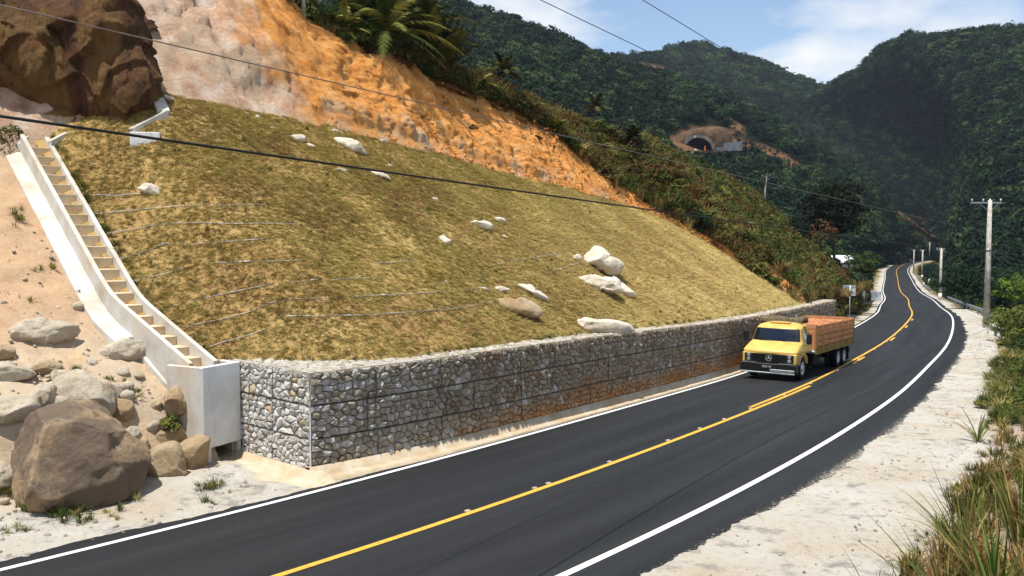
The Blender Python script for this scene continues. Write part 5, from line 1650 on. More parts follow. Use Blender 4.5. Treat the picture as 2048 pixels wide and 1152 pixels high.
# marker posts
for (u, v, lab) in [(1846, 574, 'white marker post at the foot of the third pole'), (1857, 566, 'leaning white marker post right of the third pole')]:
    p, s_, o_ = onroad(u, v)
    mb = MB(); mb.tube([(0, 0, -.1), (.12, 0, .7), (.2, 0, 1.1)], [.16, .14, .10], 8)
    o = mb.build('marker_post', M_POLEW, None, True); o.location = p; tag(o, lab, 'post')

# sign seen from the roadside beyond the wall
M_SIGN = plain('sign_sheet', lin(208, 212, 214), .5, .3, var=.08)
M_SIGNG = plain('sign_band', lin(158, 164, 166), .5, .3)
p = rd(83.2, 5.0)
sg = empty('road_sign', p, heading(83) - math.pi / 2 + .15, 'pale square road sign on a white post beyond the wall end', 'sign')
mb = MB(); mb.tube([(0, 0, -.2), (0, 0, 3.2)], .035, 8); mb.build('post', M_POLEW, sg, True)
mb = MB(); mb.box(-.62, .46, .04, .055, 2.25, 2.98); mb.build('panel', M_SIGN, sg)
mb = MB(); mb.box(-.62, .46, .04, .055, 2.985, 3.22); mb.build('panel_band', M_SIGNG, sg)
for z in (2.5, 3.0):
    mb = MB(); mb.box(-.5, .4, .02, .038, z - .03, z + .03); mb.build('batten', M_GALV, sg)
def slab(u, v, Y, w, d, h, label, name='concrete_block'):
    q = at(u, v, Y)
    mb = MB(); mb.box(-w / 2, w / 2, -d / 2, d / 2, -.6, h); o = mb.build(name, M_SIGN, None, False, .04, 2); o.location = q; tag(o, label, 'block'); return o
slab(1722, 590, 104, .75, .6, .52, 'small white concrete block right of the road sign')
slab(1750, 591, 112, 1.25, .8, .5, 'low white concrete block near the road, right of the sign')

# small white house mostly hidden behind the dark tree
M_HWALL = plain('white_house_wall', lin(226, 228, 230), .8, .2, var=.06)
M_HROOF = plain('pale_roof', lin(196, 200, 204), .9, .1, var=.2)
hp = at(1668, 556, 128)
hs = empty('house', (hp[0], hp[1], hp[2] - .4), R(-25), 'small white house half hidden behind the dark tree', 'house')
mb = MB(); mb.box(-2.4, 2.4, -2, 2, -1.0, 2.7); mb.build('wall', M_HWALL, hs)
mb = MB(); mb.add([(-2.7, -2.3, 2.71), (2.7, -2.3, 2.71), (2.7, 2.3, 2.71), (-2.7, 2.3, 2.71), (-2.7, 0, 3.7), (2.7, 0, 3.7)], [(0, 1, 5, 4), (2, 3, 4, 5), (0, 4, 3), (1, 2, 5), (0, 3, 2, 1)]); mb.build('roof', M_HROOF, hs)
mb = MB(); mb.box(-1.5, -.7, -2.03, -1.98, .6, 1.7); w_ = mb.build('window', M_GLASS, hs); mb = MB(); mb.box(-1.56, -.64, -2.06, -1.97, .52, .6); mb.build('sill', M_HWALL, w_)
mb = MB(); mb.box(.4, 1.25, -2.03, -1.98, -.9, 1.6); mb.build('door', M_CHAS, hs)
slab(1600, 518, 104, .9, .5, 1.0, 'tiny white wall fragment showing through leaves left of the dark tree', 'wall_fragment')

# ------------------------------------------------------------------ tunnel portal on the far mountain
M_TCONC = plain('portal_concrete', lin(108, 104, 98), .9, .1, var=.3, scale=.35, bump=.3)
t = NT('shotcrete_face', .95, .05)
c = t.ramp(t.noise(.5, 6, .7, t.scale(t.pos(), (1, 1, .25))), [(.3, lin(62, 50, 40)), (.55, lin(96, 76, 58)), (.75, lin(108, 92, 76))])
t.color(c); t.bump(t.noise(1.5, 6, .7), 1.0, .6); M_SHOT = t.m
M_PANEL0 = plain('lamp_housing', lin(150, 158, 160), .6, .3)
M_TDARK = plain('tunnel_lining', lin(40, 38, 36), .95, .05)
TUNY = 329.0
tp = at(1396, 303, TUNY)
tun = empty('tunnel_portal', tp, R(-8), 'concrete tunnel portal with dark arched mouth on the far hillside', 'tunnel')
k_ = TUNY / FPX
rw, rh = 27.5 * k_, 27 * k_
n = 20
V = []; F = []
def arch(r_w, r_h, y): return [(r_w * math.cos(math.pi * i / n), y, r_h * math.sin(math.pi * i / n)) for i in range(n + 1)]
# ring
for (a, b, y) in ((rw, rh, 0), (rw * 1.22, rh * 1.24, 0), (rw * 1.22, rh * 1.24, 3), (rw, rh, 3)): V += arch(a, b, y - .6)
for q in range(4):
    for i in range(n): F.append((q * (n + 1) + i, q * (n + 1) + i + 1, ((q + 1) % 4) * (n + 1) + i + 1, ((q + 1) % 4) * (n + 1) + i))
mb = MB(); mb.add(V, F); mb.build('arch_ring', M_TCONC, tun)
V = arch(rw * .995, rh * .995, 0) + arch(rw * .995, rh * .995, 40); F = [(i, i + 1, n + 2 + i, n + 1 + i) for i in range(n)] + [tuple(range(n + 1, 2 * n + 2))]
mesh_obj('lining', V, F, M_TDARK, tun)
# face wall round the ring: outer outline of the cut face
out = [(-82, -4), (-78, 10), (-70, 20), (-52, 30), (-32, 40), (-8, 48), (14, 51), (36, 52), (56, 48), (68, 36), (72, 14), (74, -4)]
oo = np.array([(a * k_, b * k_) for a, b in out])
V = []; F = []
inner = arch(rw * 1.2, rh * 1.22, 0)
m_ = 40
def along(poly, m):
    poly = np.array(poly); L_ = np.concatenate([[0], np.cumsum(np.linalg.norm(np.diff(poly, axis=0), axis=1))]); tt = np.linspace(0, L_[-1], m)
    return np.stack([np.interp(tt, L_, poly[:, q]) for q in range(poly.shape[1])], 1)
Ai = along([(x, z) for x, y, z in inner][::-1], m_); Ao = along(oo, m_)
nr = 8
for r_ in range(nr):
    f = r_ / (nr - 1)
    for i in range(m_):
        x, z = Ai[i] * (1 - f) + Ao[i] * f
        V.append((x, 1.5 * f * f * 3 + .5 * float(vnoise(np.array([[x * .5, z * .5, 2.]]), 4)[0]), z))
for r_ in range(nr - 1):
    for i in range(m_ - 1): F.append((r_ * m_ + i, r_ * m_ + i + 1, (r_ + 1) * m_ + i + 1, (r_ + 1) * m_ + i))
mesh_obj('cut_wall', V, F, M_SHOT, tun, True)
mb = MB(); mb.box(-rw * 1.3, rw * 1.4, -5, 1, -1.0, -.05); mb.build('forecourt', M_SHOT, tun)
mb = MB(); mb.box(-.5 - 1.2, -.5 - .3, -.75, -.62, rh * .98, rh * 1.16); mb.build('portal_lamp', M_PANEL0, tun)
mb = MB(); mb.bar((-66 * k_, -.5, 26 * k_), (-36 * k_, -.8, 3 * k_), .7, .5); mb.build('drain_chute', M_TCONC, tun)
# retaining panel right of the mouth
q = at(1462, 300, TUNY - 6)
rp = empty('retaining_panel', q, R(-14), 'grey-blue panelled retaining wall right of the tunnel mouth', 'wall')
M_PANEL = plain('panel_grey_blue', lin(104, 112, 120), .7, .2, var=.2, scale=.6)
for i in range(5):
    mb = MB(); mb.box(-2.6 + i * 1.32, -2.6 + i * 1.32 + 1.24, -.12, .12, -.3, 2.6 + .1 * i); mb.build('panel', M_PANEL, rp, False, .03, 1)
mb = MB(); mb.box(-5.2, -2.75, -.15, .1, -.3, 1.0); mb.build('low_wall', M_PANEL, rp)
# road works inside the mouth
M_CONE = plain('orange_barrier', lin(224, 110, 50), .6, .3, var=.1)
cone_spots = [(1377, 303, 'leftmost orange cone in the tunnel mouth'), (1410, 297, 'tall orange post at the right of the tunnel mouth')]
for (u, v, lab) in cone_spots:
    q = at(u, v + 4, TUNY - 3)
    mb = MB(); n_ = 8
    mb.tube([(0, 0, -.2), (0, 0, .1), (0, 0, 1.0), (0, 0, 1.7 if 'tall' in lab else 1.1)], [.35, .22, .16, .06], 8); o = mb.build('traffic_cone', M_CONE, None, True); o.location = q; tag(o, lab, 'cone')
q = at(1400, 303, TUNY - 2)
mb = MB(); mb.box(-2.2, 1.6, -.25, .25, -.3, .35); o = mb.build('barrier', M_CONE, None, False, .1, 1); o.location = q; tag(o, 'low orange barrier across the tunnel mouth', 'barrier')
q = at(1391, 303, TUNY - 2.6)
mb = MB(); mb.box(-.9, .9, -.2, .2, -.3, .55); mb.box(-.4, .3, -.2, .2, .55, .95); o = mb.build('site_board', M_POLEW, None, False, .05, 1); o.location = q; tag(o, 'small white board behind the barrier in the tunnel mouth', 'board')
# ------------------------------------------------------------------ foliage materials
def leaf_mat(name, stops, sc=.25, trans=.3, rough=.6, rnd=.5):
    t = NT(name, rough, .06)
    n = t.noise(sc, 3, .6)
    f = t.math('ADD', t.math('MULTIPLY', n, 1 - rnd), t.math('MULTIPLY', t.rand(), rnd))
    c = t.ramp(f, stops)
    t.color(c)
    tr = t.n('ShaderNodeBsdfTranslucent'); t.l(c, tr.inputs['Color'])
    mx = t.n('ShaderNodeMixShader'); mx.inputs[0].default_value = trans
    t.l(t.b.outputs[0], mx.inputs[1]); t.l(tr.outputs[0], mx.inputs[2]); t.l(mx.outputs[0], t.out.inputs['Surface'])
    return t.m
M_LFAR = leaf_mat('forest_leaves', [(.25, lin(10, 21, 15)), (.45, lin(19, 37, 23)), (.62, lin(33, 53, 30)), (.8, lin(70, 84, 46))], .03, .2)
M_LDARK = leaf_mat('dark_leaves', [(.3, lin(10, 16, 10)), (.6, lin(18, 26, 14)), (.8, lin(34, 40, 20))], .3, .15)
M_LGREEN = leaf_mat('green_leaves', [(.25, lin(38, 52, 24)), (.5, lin(62, 76, 34)), (.75, lin(100, 106, 52))], .5, .3)
M_LBRIGHT = leaf_mat('bright_leaves', [(.25, lin(70, 92, 34)), (.5, lin(104, 124, 48)), (.75, lin(146, 150, 72))], .5, .3)
M_LSCRUB = leaf_mat('scrub_leaves', [(.2, lin(92, 62, 38)), (.40, lin(88, 76, 40)), (.58, lin(66, 76, 36)), (.8, lin(124, 116, 62))], .35, .25, .7)
M_LDRY = leaf_mat('dry_stems', [(.25, lin(92, 68, 42)), (.5, lin(124, 98, 60)), (.75, lin(164, 142, 92))], .5, .2, .8)
M_LPALM = leaf_mat('palm_leaves', [(.25, lin(52, 66, 26)), (.5, lin(92, 100, 42)), (.75, lin(150, 142, 72))], .8, .15)
M_LPALMD = leaf_mat('palm_leaves_dark', [(.25, lin(26, 32, 16)), (.5, lin(48, 52, 24)), (.75, lin(88, 84, 42))], .8, .2)
t = NT('grass_blades', .75, .06)
n = t.noise(.30, 4, .65); n2 = t.noise(2.2, 3, .6)
f = t.math('ADD', t.math('SUBTRACT', t.math('MULTIPLY', n, .65), .08), t.math('ADD', t.math('MULTIPLY', n2, .22), t.math('MULTIPLY', t.rand(), .28)))
c1 = t.ramp(f, [(.28, lin(128, 98, 64)), (.42, lin(160, 138, 84)), (.55, lin(160, 152, 84)), (.72, lin(208, 188, 122))])
c2 = t.ramp(f, [(.28, lin(174, 144, 100)), (.42, lin(206, 182, 126)), (.55, lin(200, 186, 122)), (.72, lin(236, 216, 162))])
dry = t.ramp(t.math('ADD', t.math('MULTIPLY', t.sep(t.pos(), 0), .045), t.math('MULTIPLY', t.noise(.12, 3), .6)), [(.15, 0.0), (.75, 1.0)])
c = t.mix(c1, c2, dry)
c = t.mix(c, lin(96, 124, 56), t.ramp(t.noise(.8, 4, .7), [(.64, 0.0), (.72, .6)]))
t.color(c)
tr = t.n('ShaderNodeBsdfTranslucent'); t.l(c, tr.inputs['Color']); mx = t.n('ShaderNodeMixShader'); mx.inputs[0].default_value = .3
t.l(t.b.outputs[0], mx.inputs[1]); t.l(tr.outputs[0], mx.inputs[2]); t.l(mx.outputs[0], t.out.inputs['Surface']); M_BLADE = t.m
M_REED = leaf_mat('reed_blades', [(.25, lin(62, 84, 38)), (.5, lin(98, 114, 54)), (.75, lin(168, 150, 92))], 3.0, .3, .5, .7)
M_WEED = leaf_mat('verge_weeds', [(.25, lin(62, 74, 34)), (.5, lin(92, 98, 48)), (.75, lin(158, 142, 84))], .7, .3)
M_BARK = plain('bark', lin(96, 80, 62), .95, .05, var=.3, scale=6, bump=.5)
M_BARKW = plain('pale_bark', lin(186, 180, 166), .9, .1, var=.2, scale=6)

# ------------------------------------------------------------------ leaf clouds
def leaf_quads(C, N, size, r_, bend=.0):
    """quads centred on C, facing N"""
    n = len(C)
    a = r_.normal(size=(n, 3)); T = np.cross(N, a); T /= np.linalg.norm(T, axis=1)[:, None] + 1e-9
    B_ = np.cross(N, T)
    sz = size * r_.uniform(.6, 1.3, (n, 1))
    V = np.stack([C - T * sz * .5 - B_ * sz * .12, C + B_ * sz * .36 - N * sz * .05, C + T * sz * .5 - B_ * sz * .10 - N * sz * .12, C - B_ * sz * .42 - N * sz * .03], 1).reshape(-1, 3)
    return V, np.arange(n * 4).reshape(-1, 4)
def crown_pts(nb, per, r_, squash=.75, low=-.35, spread=.62, br=.42):
    bc = r_.normal(size=(nb, 3)); bc /= np.linalg.norm(bc, axis=1)[:, None]
    bc *= (spread * r_.uniform(.55, 1.0, (nb, 1))); bc[:, 2] = np.where(bc[:, 2] < low, low * r_.uniform(.4, 1, nb), bc[:, 2])
    rad = br * r_.uniform(.65, 1.2, (nb, 1))
    D = r_.normal(size=(nb, per, 3)); D /= np.linalg.norm(D, axis=2)[..., None]
    D[..., 2] = np.abs(D[..., 2]) * .9 - .25 * r_.random((nb, per))
    C = (bc[:, None] + D * rad[:, None] * r_.uniform(.75, 1.05, (nb, per, 1))).reshape(-1, 3)
    N = D.reshape(-1, 3) + r_.normal(size=(nb * per, 3)) * .28 + np.array([0, 0, .35])
    N /= np.linalg.norm(N, axis=1)[:, None]
    C[:, 2] *= squash
    return C, N
protos = {}
def proto_col(key, objs):
    c = bpy.data.collections.new('proto_' + key)
    for o in objs: c.objects.link(o)
    protos[key] = c
    return c
def mk_crown(name, nb, per, leaf, seed, mat, squash=.75, trunk=True, lift=.55, **k):
    r_ = np.random.default_rng(seed)
    C, N = crown_pts(nb, per, r_, squash, **k)
    V, Q = leaf_quads(C, N, leaf, r_)
    V[:, 2] += lift
    if trunk:
        m_ = 5; Vt = []
        for z, rr in ((-.35, .05), (lift, .03)):
            for i in range(m_): Vt.append((rr * math.cos(2 * math.pi * i / m_), rr * math.sin(2 * math.pi * i / m_), z))
        Qt = [(i, (i + 1) % m_, m_ + (i + 1) % m_, m_ + i) for i in range(m_)]
        V = np.vstack([V, Vt]); Q = np.vstack([Q, np.array(Qt) + len(V) - 2 * m_])
    return fast_mesh(name, V, Q, mat, None, False, False)
proto_col('forest', [mk_crown('crown_%d' % i, 20, 20, .19, 100 + i, M_LFAR, (.7, .85, .6, 1.0, .75)[i]) for i in range(5)])
proto_col('shrub', [mk_crown('shrub_%d' % i, 14, 26, .17, 200 + i, M_LSCRUB, .8, False, .25) for i in range(4)])
proto_col('gshrub', [mk_crown('gshrub_%d' % i, 14, 30, .16, 220 + i, M_LGREEN, .8, False, .25) for i in range(4)])
proto_col('dshrub', [mk_crown('dshrub_%d' % i, 15, 30, .16, 240 + i, M_LFAR, .85, False, .3) for i in range(3)])
def mk_tuft(name, n, h, spread, w, seed, mat, droop=.5):
    r_ = np.random.default_rng(seed); V = []; Q = []
    for i in range(n):
        a = r_.uniform(0, 2 * math.pi); b = r_.uniform(.1, 1) * spread; hh = h * r_.uniform(.5, 1.1)
        base = np.array([math.cos(a), math.sin(a), 0]) * r_.uniform(0, .35) * spread
        d = np.array([math.cos(a), math.sin(a), 0]); sd = np.array([-d[1], d[0], 0]) * w
        p1 = base + d * b * .35 + np.array([0, 0, hh * .6]); p2 = base + d * b * (.8 + droop * .4) + np.array([0, 0, hh * (1 - droop * .35)])
        k = len(V); V += [base - sd, base + sd, p1 + sd * .8, p1 - sd * .8, p2 + sd * .12, p2 - sd * .12]
        Q += [(k, k + 1, k + 2, k + 3), (k + 3, k + 2, k + 4, k + 5)]
    return fast_mesh(name, np.array(V), np.array(Q), mat, None, False, False)
proto_col('turf', [mk_tuft('turf_%d' % i, 18, .075, .20, .007, 300 + i, M_BLADE, .85) for i in range(5)])
proto_col('dry', [mk_tuft('dry_%d' % i, 30, 1.0, .75, .022, 320 + i, M_LDRY if i % 2 else M_LSCRUB) for i in range(4)])
proto_col('weed', [mk_tuft('weed_%d' % i, 26, .55, .5, .018, 340 + i, M_WEED) for i in range(4)])

def scatter(name, P, scl, key, rot=None, tilt=0.12, seed=1, kind='stuff'):
    P = np.asarray(P, float); n = len(P)
    me = bpy.data.meshes.new(name); me.vertices.add(n); me.vertices.foreach_set('co', P.astype(np.float32).ravel())
    r_ = np.random.default_rng(seed)
    if rot is None:
        rot = np.stack([r_.normal(0, tilt, n), r_.normal(0, tilt, n), r_.uniform(0, 2 * math.pi, n)], 1)
    scl = np.asarray(scl, float)
    if scl.ndim == 1: scl = np.repeat(scl[:, None], 3, 1) * r_.uniform(.85, 1.18, (n, 3))
    a = me.attributes.new('rot', 'FLOAT_VECTOR', 'POINT'); a.data.foreach_set('vector', rot.astype(np.float32).ravel())
    a = me.attributes.new('scl', 'FLOAT_VECTOR', 'POINT'); a.data.foreach_set('vector', scl.astype(np.float32).ravel())
    a = me.attributes.new('pick', 'INT', 'POINT'); a.data.foreach_set('value', r_.integers(0, len(protos[key].objects), n).astype(np.int32))
    o = bpy.data.objects.new(name, me); col.objects.link(o)
    g = bpy.data.node_groups.new(name, 'GeometryNodeTree')
    g.interface.new_socket('Geometry', in_out='INPUT', socket_type='NodeSocketGeometry')
    g.interface.new_socket('Geometry', in_out='OUTPUT', socket_type='NodeSocketGeometry')
    gi = g.nodes.new('NodeGroupInput'); go = g.nodes.new('NodeGroupOutput')
    ip = g.nodes.new('GeometryNodeInstanceOnPoints'); ci = g.nodes.new('GeometryNodeCollectionInfo')
    ci.inputs['Collection'].default_value = protos[key]; ci.inputs['Separate Children'].default_value = True; ci.inputs['Reset Children'].default_value = True
    def na(nm, ty):
        x = g.nodes.new('GeometryNodeInputNamedAttribute'); x.data_type = ty; x.inputs['Name'].default_value = nm
        return x.outputs['Attribute']
    g.links.new(gi.outputs[0], ip.inputs['Points']); g.links.new(ci.outputs[0], ip.inputs['Instance'])
    ip.inputs['Pick Instance'].default_value = True
    g.links.new(na('pick', 'INT'), ip.inputs['Instance Index'])
    e2r = g.nodes.new('FunctionNodeEulerToRotation'); g.links.new(na('rot', 'FLOAT_VECTOR'), e2r.inputs[0]); g.links.new(e2r.outputs[0], ip.inputs['Rotation'])
    g.links.new(na('scl', 'FLOAT_VECTOR'), ip.inputs['Scale']); g.links.new(ip.outputs[0], go.inputs[0])
    m_ = o.modifiers.new('scatter', 'NODES'); m_.node_group = g
    if kind: o['kind'] = kind
    return o
def sample_grid(G, n, seed, w=None):
    """area-weighted random points on a (ni,nj,3) grid; returns points and fractional row/col"""
    r_ = np.random.default_rng(seed)
    A = np.linalg.norm(np.cross(G[1:, :-1] - G[:-1, :-1], G[:-1, 1:] - G[:-1, :-1]), axis=2)
    if w is not None: A = A * w[:-1, :-1]
    p = (A / A.sum()).ravel(); k = r_.choice(len(p), n, p=p)
    i, j = k // A.shape[1], k % A.shape[1]
    a, b = r_.random((n, 1)), r_.random((n, 1))
    P = G[i, j] * (1 - a) * (1 - b) + G[i + 1, j] * a * (1 - b) + G[i, j + 1] * (1 - a) * b + G[i + 1, j + 1] * a * b
    return P, i, j, A.sum()

# ------------------------------------------------------------------ far forest
for (name, (ob, G, sc), n, smin, smax, rows, lab) in (
        ('tunnel_mountain_forest', m1, 10500, 3.6, 6.6, .80, 'dense dark green forest covering the mountain around the tunnel'),
        ('distant_ridge_forest', m2, 5200, 6.0, 10, .85, 'bluish forest on the most distant ridge'),
        ('right_mountain_forest', m3, 12500, 3.6, 7.0, .84, 'dense dark forest covering the steep mountain at right')):
    ni = G.shape[0]; w = np.ones(sc.shape); w[int(ni * rows):] = .0
    w *= np.clip(1 - sc * 2.6, .0, 1)
    if name == 'right_mountain_forest':
        pass
    # nearer ground carries smaller, denser crowns in the picture
    dist = np.linalg.norm(G, axis=2); w *= (300 / dist) ** 1.1
    # clear the mouth of the tunnel and the road
    uvp = proj(G.reshape(-1, 3)).reshape(*sc.shape, 2)
    clear = ((np.abs(uvp[..., 0] - 1404) < 58) & (uvp[..., 1] > 254) & (uvp[..., 1] < 318))
    if name == 'tunnel_mountain_forest': w[clear] = 0
    w[(uvp[..., 0] < -200) | (uvp[..., 0] > 2350)] *= .15
    P, i, j, A = sample_grid(G, n, 11, w)
    r_ = np.random.default_rng(5)
    s_ = smin + (smax - smin) * r_.random(n) ** 1.8
    d = np.linalg.norm(P, axis=1); s_ *= np.interp(d, [80, 160, 300, 1000], [.5, .7, .95, 1.05])
    print(name, int(A), n)
    P[:, 2] -= .15 * s_
    o = scatter(name, P, s_, 'forest', tilt=.10, seed=3); tag(o, lab, 'forest')
# low growth on the scars
P, i, j, A = sample_grid(m1[1], 1200, 21, np.where(m1[2] > .35, 1, 0.02) * (proj(m1[1].reshape(-1, 3)).reshape(*m1[2].shape, 2)[..., 1] < 600))
ok = ~((np.abs(proj(P)[:, 0] - 1405) < 60) & (proj(P)[:, 1] > 250) & (proj(P)[:, 1] < 306))
P = P[ok]; o = scatter('scar_scrub', P, rng.uniform(.5, 1.5, len(P)), 'dshrub', seed=8); tag(o, 'low scrub on the bare brown patches of the far hillside', 'scrub')

# ------------------------------------------------------------------ grass on the mown slope
n = 170000
s_ = rng.uniform(7.6, 60, n * 2); k_ = rng.random(n * 2)
o_ = o_g0(s_) - .30 + (o_edge(s_) - o_g0(s_) + .40) * k_
w = (o_edge(s_) - o_g0(s_)) / 12.5
keep = (rng.random(n * 2) < w) & (s_ > stair_s(o_) + .48)
s_, o_ = s_[keep][:n], o_[keep][:n]
Pn = np.stack([s_, o_, 0 * s_], 1)
thin = fbm(Pn, .5, 4, 44)
keep = rng.random(len(s_)) < np.clip(.92 + .9 * thin, .5, 1)
s_, o_ = s_[keep], o_[keep]
P = rd(s_, o_, grass_z(s_, o_) - .01)
d = np.linalg.norm(P - ORG, axis=1)
th = np.interp(d, [20, 60], [.6, .9]) * rng.uniform(.6, 1.35, len(P))
hs = np.arctan2(np.interp(s_, SS, TX), -np.interp(s_, SS, TY))   # left direction
sc3 = np.stack([th, th, th * rng.uniform(.6, 1.4, len(P)) * (1 + .4 * fbm(Pn[keep], .9, 3, 47))], 1)
o = scatter('mown_grass', P, sc3, 'turf', tilt=.2, seed=4); tag(o, 'short dry yellow-green grass covering the engineered slope', 'grass')

# ------------------------------------------------------------------ scrub on the natural hillside
def hill_pts(n, s0, s1, k0, k1, back=0.0, seed=1):
    r_ = np.random.default_rng(seed)
    s = r_.uniform(s0, s1, n); k = r_.uniform(k0, k1, n)
    o2, o3 = pget(s, 1, 0), pget(s, 2, 0)
    o2 = np.where(s > 57.4, 5.4, o2)
    o = o2 + (o3 - o2) * k + np.where(k > 1, (k - 1) * 6, 0)
    P = rd(s, o, hleft(s, o)); return P, s, o
P, s, o = hill_pts(3600, 36, 128, 0.02, 1.25, seed=31)
m_ = fbm(P, .25, 3, 66)
a = m_ + rng.normal(0, .12, len(P)) > -0.1
w = rng.uniform(.45, 1.15, len(P)) * np.interp(s, [36, 60, 120], [.8, 1.1, 1.6])
o1_ = scatter('hillside_scrub', P[a] - np.array([0, 0, .1]), w[a], 'shrub', seed=5); tag(o1_, 'tangled brown-green scrub on the hillside beyond the orange cut', 'scrub')
o1_ = scatter('hillside_bushes', P[~a][::2] - np.array([0, 0, .1]), w[~a][::2], 'gshrub', seed=6); tag(o1_, 'leafy green bushes on the hillside beyond the orange cut', 'bushes')
P, s, o = hill_pts(2600, 34, 120, -.04, 1.2, seed=32)
o1_ = scatter('hillside_dry_grass', P, rng.uniform(.5, 1.25, len(P)), 'dry', seed=7); tag(o1_, 'tall dry reddish grass on the hillside beyond the orange cut', 'grass')
P, s, o = hill_pts(1500, 12, 40, .1, 2.2, seed=33)
o1_ = scatter('crest_growth', P - np.array([0, 0, .1]), rng.uniform(.35, 1.0, len(P)), 'gshrub', seed=9); tag(o1_, 'green undergrowth along the crest of the cut', 'bushes')
P, s, o = hill_pts(900, 12, 44, -.02, 1.4, seed=34)
o1_ = scatter('crest_grass', P, rng.uniform(.35, .8, len(P)), 'dry', seed=10); tag(o1_, 'tufts of dry grass hanging on the rim of the cut', 'grass')
# woods behind the crest so that the ground never ends in a bare line
P, s, o = hill_pts(700, 8, 120, 1.6, 4.5, seed=35)
o1_ = scatter('crest_woods', P - np.array([0, 0, .8]), rng.uniform(1.3, 2.6, len(P)) * np.interp(s, [8, 30, 60], [1.0, .8, .75]), 'dshrub', seed=12); tag(o1_, 'dark woods behind the crest of the cut', 'woods')

# ------------------------------------------------------------------ verges
def verge(n, s0, s1, f0, f1, key, smin, smax, name, lab, cat, seed, H, toe):
    r_ = np.random.default_rng(seed); s = r_.uniform(s0, s1, n); o = toe(s) - r_.uniform(f0, f1, n)
    P = rd(s, o, H(s, o)); keepv = fbm(P, .6, 3, seed) > -.25
    P = P[keepv]; q = scatter(name, P, r_.uniform(smin, smax, len(P)), key, seed=seed); tag(q, lab, cat); return q
verge(1500, 30, 120, -.1, 4.0, 'weed', .5, 1.3, 'verge_weeds', 'weeds and grass along the edge of the right shoulder', 'weeds', 51, hright, toe_r)
verge(420, 33, 120, 1.0, 7.0, 'gshrub', .5, 1.4, 'verge_bushes', 'green bushes behind the right shoulder', 'bushes', 52, hright, toe_r)
verge(700, 33, 120, 6, 26, 'dshrub', 1.4, 3.2, 'valley_bushes', 'dark thicket falling away into the valley at right', 'bushes', 53, hright, toe_r)
verge(420, 5, 30, .3, 4.5, 'dry', .3, .75, 'bank_dry_grass', 'tall dry grass on the bank at the right edge', 'grass', 55, hright, toe_r)
verge(420, 5, 30, -.1, 3.5, 'weed', .25, .7, 'bank_weeds', 'sparse weeds on the dirt bank at lower right', 'weeds', 54, hright, toe_r)
r_ = np.random.default_rng(61)
s = r_.uniform(118, 470, 3000); sd = r_.random(3000) < .5
o = np.where(sd, r_.uniform(-44, -6.6, 3000), r_.uniform(6.5, 30, 3000))
P = rd(s, o, hr_far(s, o)); sc = np.where(np.abs(o) < 8.5, r_.uniform(.4, .9, 3000), r_.uniform(1.4, 3.4, 3000))
q = scatter('far_verge_growth', P - np.array([0, 0, .3]), sc, 'dshrub', seed=62); tag(q, 'dark bushes crowding both sides of the distant road', 'bushes')
s = r_.uniform(68, 122, 420); o = r_.uniform(4.6, 6.4, 420); P = rd(s, o); 
keepv = (fbm(P, .5, 3, 63) > -.02) & ~((s > 78) & (s < 88) & (o < 5.6))
q = scatter('wall_end_weeds', P[keepv], r_.uniform(.4, 1.0, keepv.sum()), 'weed', seed=64); tag(q, 'grass between the wall end and the far road', 'weeds')
# small weeds by the boulders and on the bank
wp = []
for (u, v, n_) in [(60, 1010, 14), (110, 1025, 12), (150, 1040, 8), (30, 1060, 7), (250, 1000, 6), (420, 975, 12), (330, 880, 0), (10, 985, 10), (430, 1005, 4), (75, 540, 3), (140, 600, 5), (65, 600, 4), (25, 450, 4), (30, 420, 3), (90, 540, 3), (150, 740, 2), (240, 770, 3), (255, 790, 3), (160, 790, 3), (215, 1030, 5)]:
    for _ in range(n_):
        p, s0_, o0_ = march(u + random.gauss(0, 16), v + random.gauss(0, 7), hbank); wp.append(p)
q = scatter('bank_tufts', np.array(wp), rng.uniform(.18, .5, len(wp)), 'weed', seed=66); tag(q, 'small green tufts around the boulders and on the sandy bank', 'weeds')

# weeds dotted over the slope
r_ = np.random.default_rng(71); s = np.concatenate([r_.uniform(9.5, 58, 260), r_.uniform(9, 58, 130)]); k = np.concatenate([r_.random(260), np.zeros(130)])
o = o_g0(s) + (o_edge(s) - o_g0(s)) * k + .05; kp = s > stair_s(o) + .6
P = rd(s[kp], o[kp], grass_z(s[kp], o[kp])); q = scatter('slope_weeds', P, r_.uniform(.15, .42, len(P)), 'weed', seed=72); tag(q, 'small green weeds dotted over the grass slope', 'weeds')
so_ = r_.uniform(ST_O[0] + .3, ST_O[2], 90); ss_ = stair_s(so_) + .52 + r_.uniform(0, .25, 90)
P = rd(ss_, so_, grass_z(ss_, so_)); q = scatter('stair_edge_weeds', P, r_.uniform(.2, .5, 90), 'weed', seed=73); tag(q, 'taller green grass along the stair wall', 'weeds')
# loose stones and clods: too many to count
def pebble_proto(key, mat, n=4):
    obs = []
    for i in range(n):
        V, Fc = ico(2); r2 = np.random.default_rng(900 + i); V = V.copy()
        for _ in range(7):
            nn = r2.normal(size=3); nn /= np.linalg.norm(nn); V = V - nn * np.maximum(V @ nn - r2.uniform(.5, .85), 0)[:, None]
        obs.append(fast_mesh('%s_%d' % (key, i), V * np.array([1, r2.uniform(.6, 1), r2.uniform(.45, .8)]), Fc, mat, None, False, False))
    proto_col(key, obs)
M_CLOD = plain('earth_clod', lin(206, 144, 84), .95, .05, var=.25, scale=1.2)
M_PEB = plain('pale_pebble', lin(158, 148, 132), .95, .05, var=.3, scale=1.5)
pebble_proto('peb', M_PEB); pebble_proto('clod', M_CLOD); pebble_proto('rub', M_RGREY)
def lump(n, lo, hi, p=3.0): return lo + (hi - lo) * r_.random(n) ** p
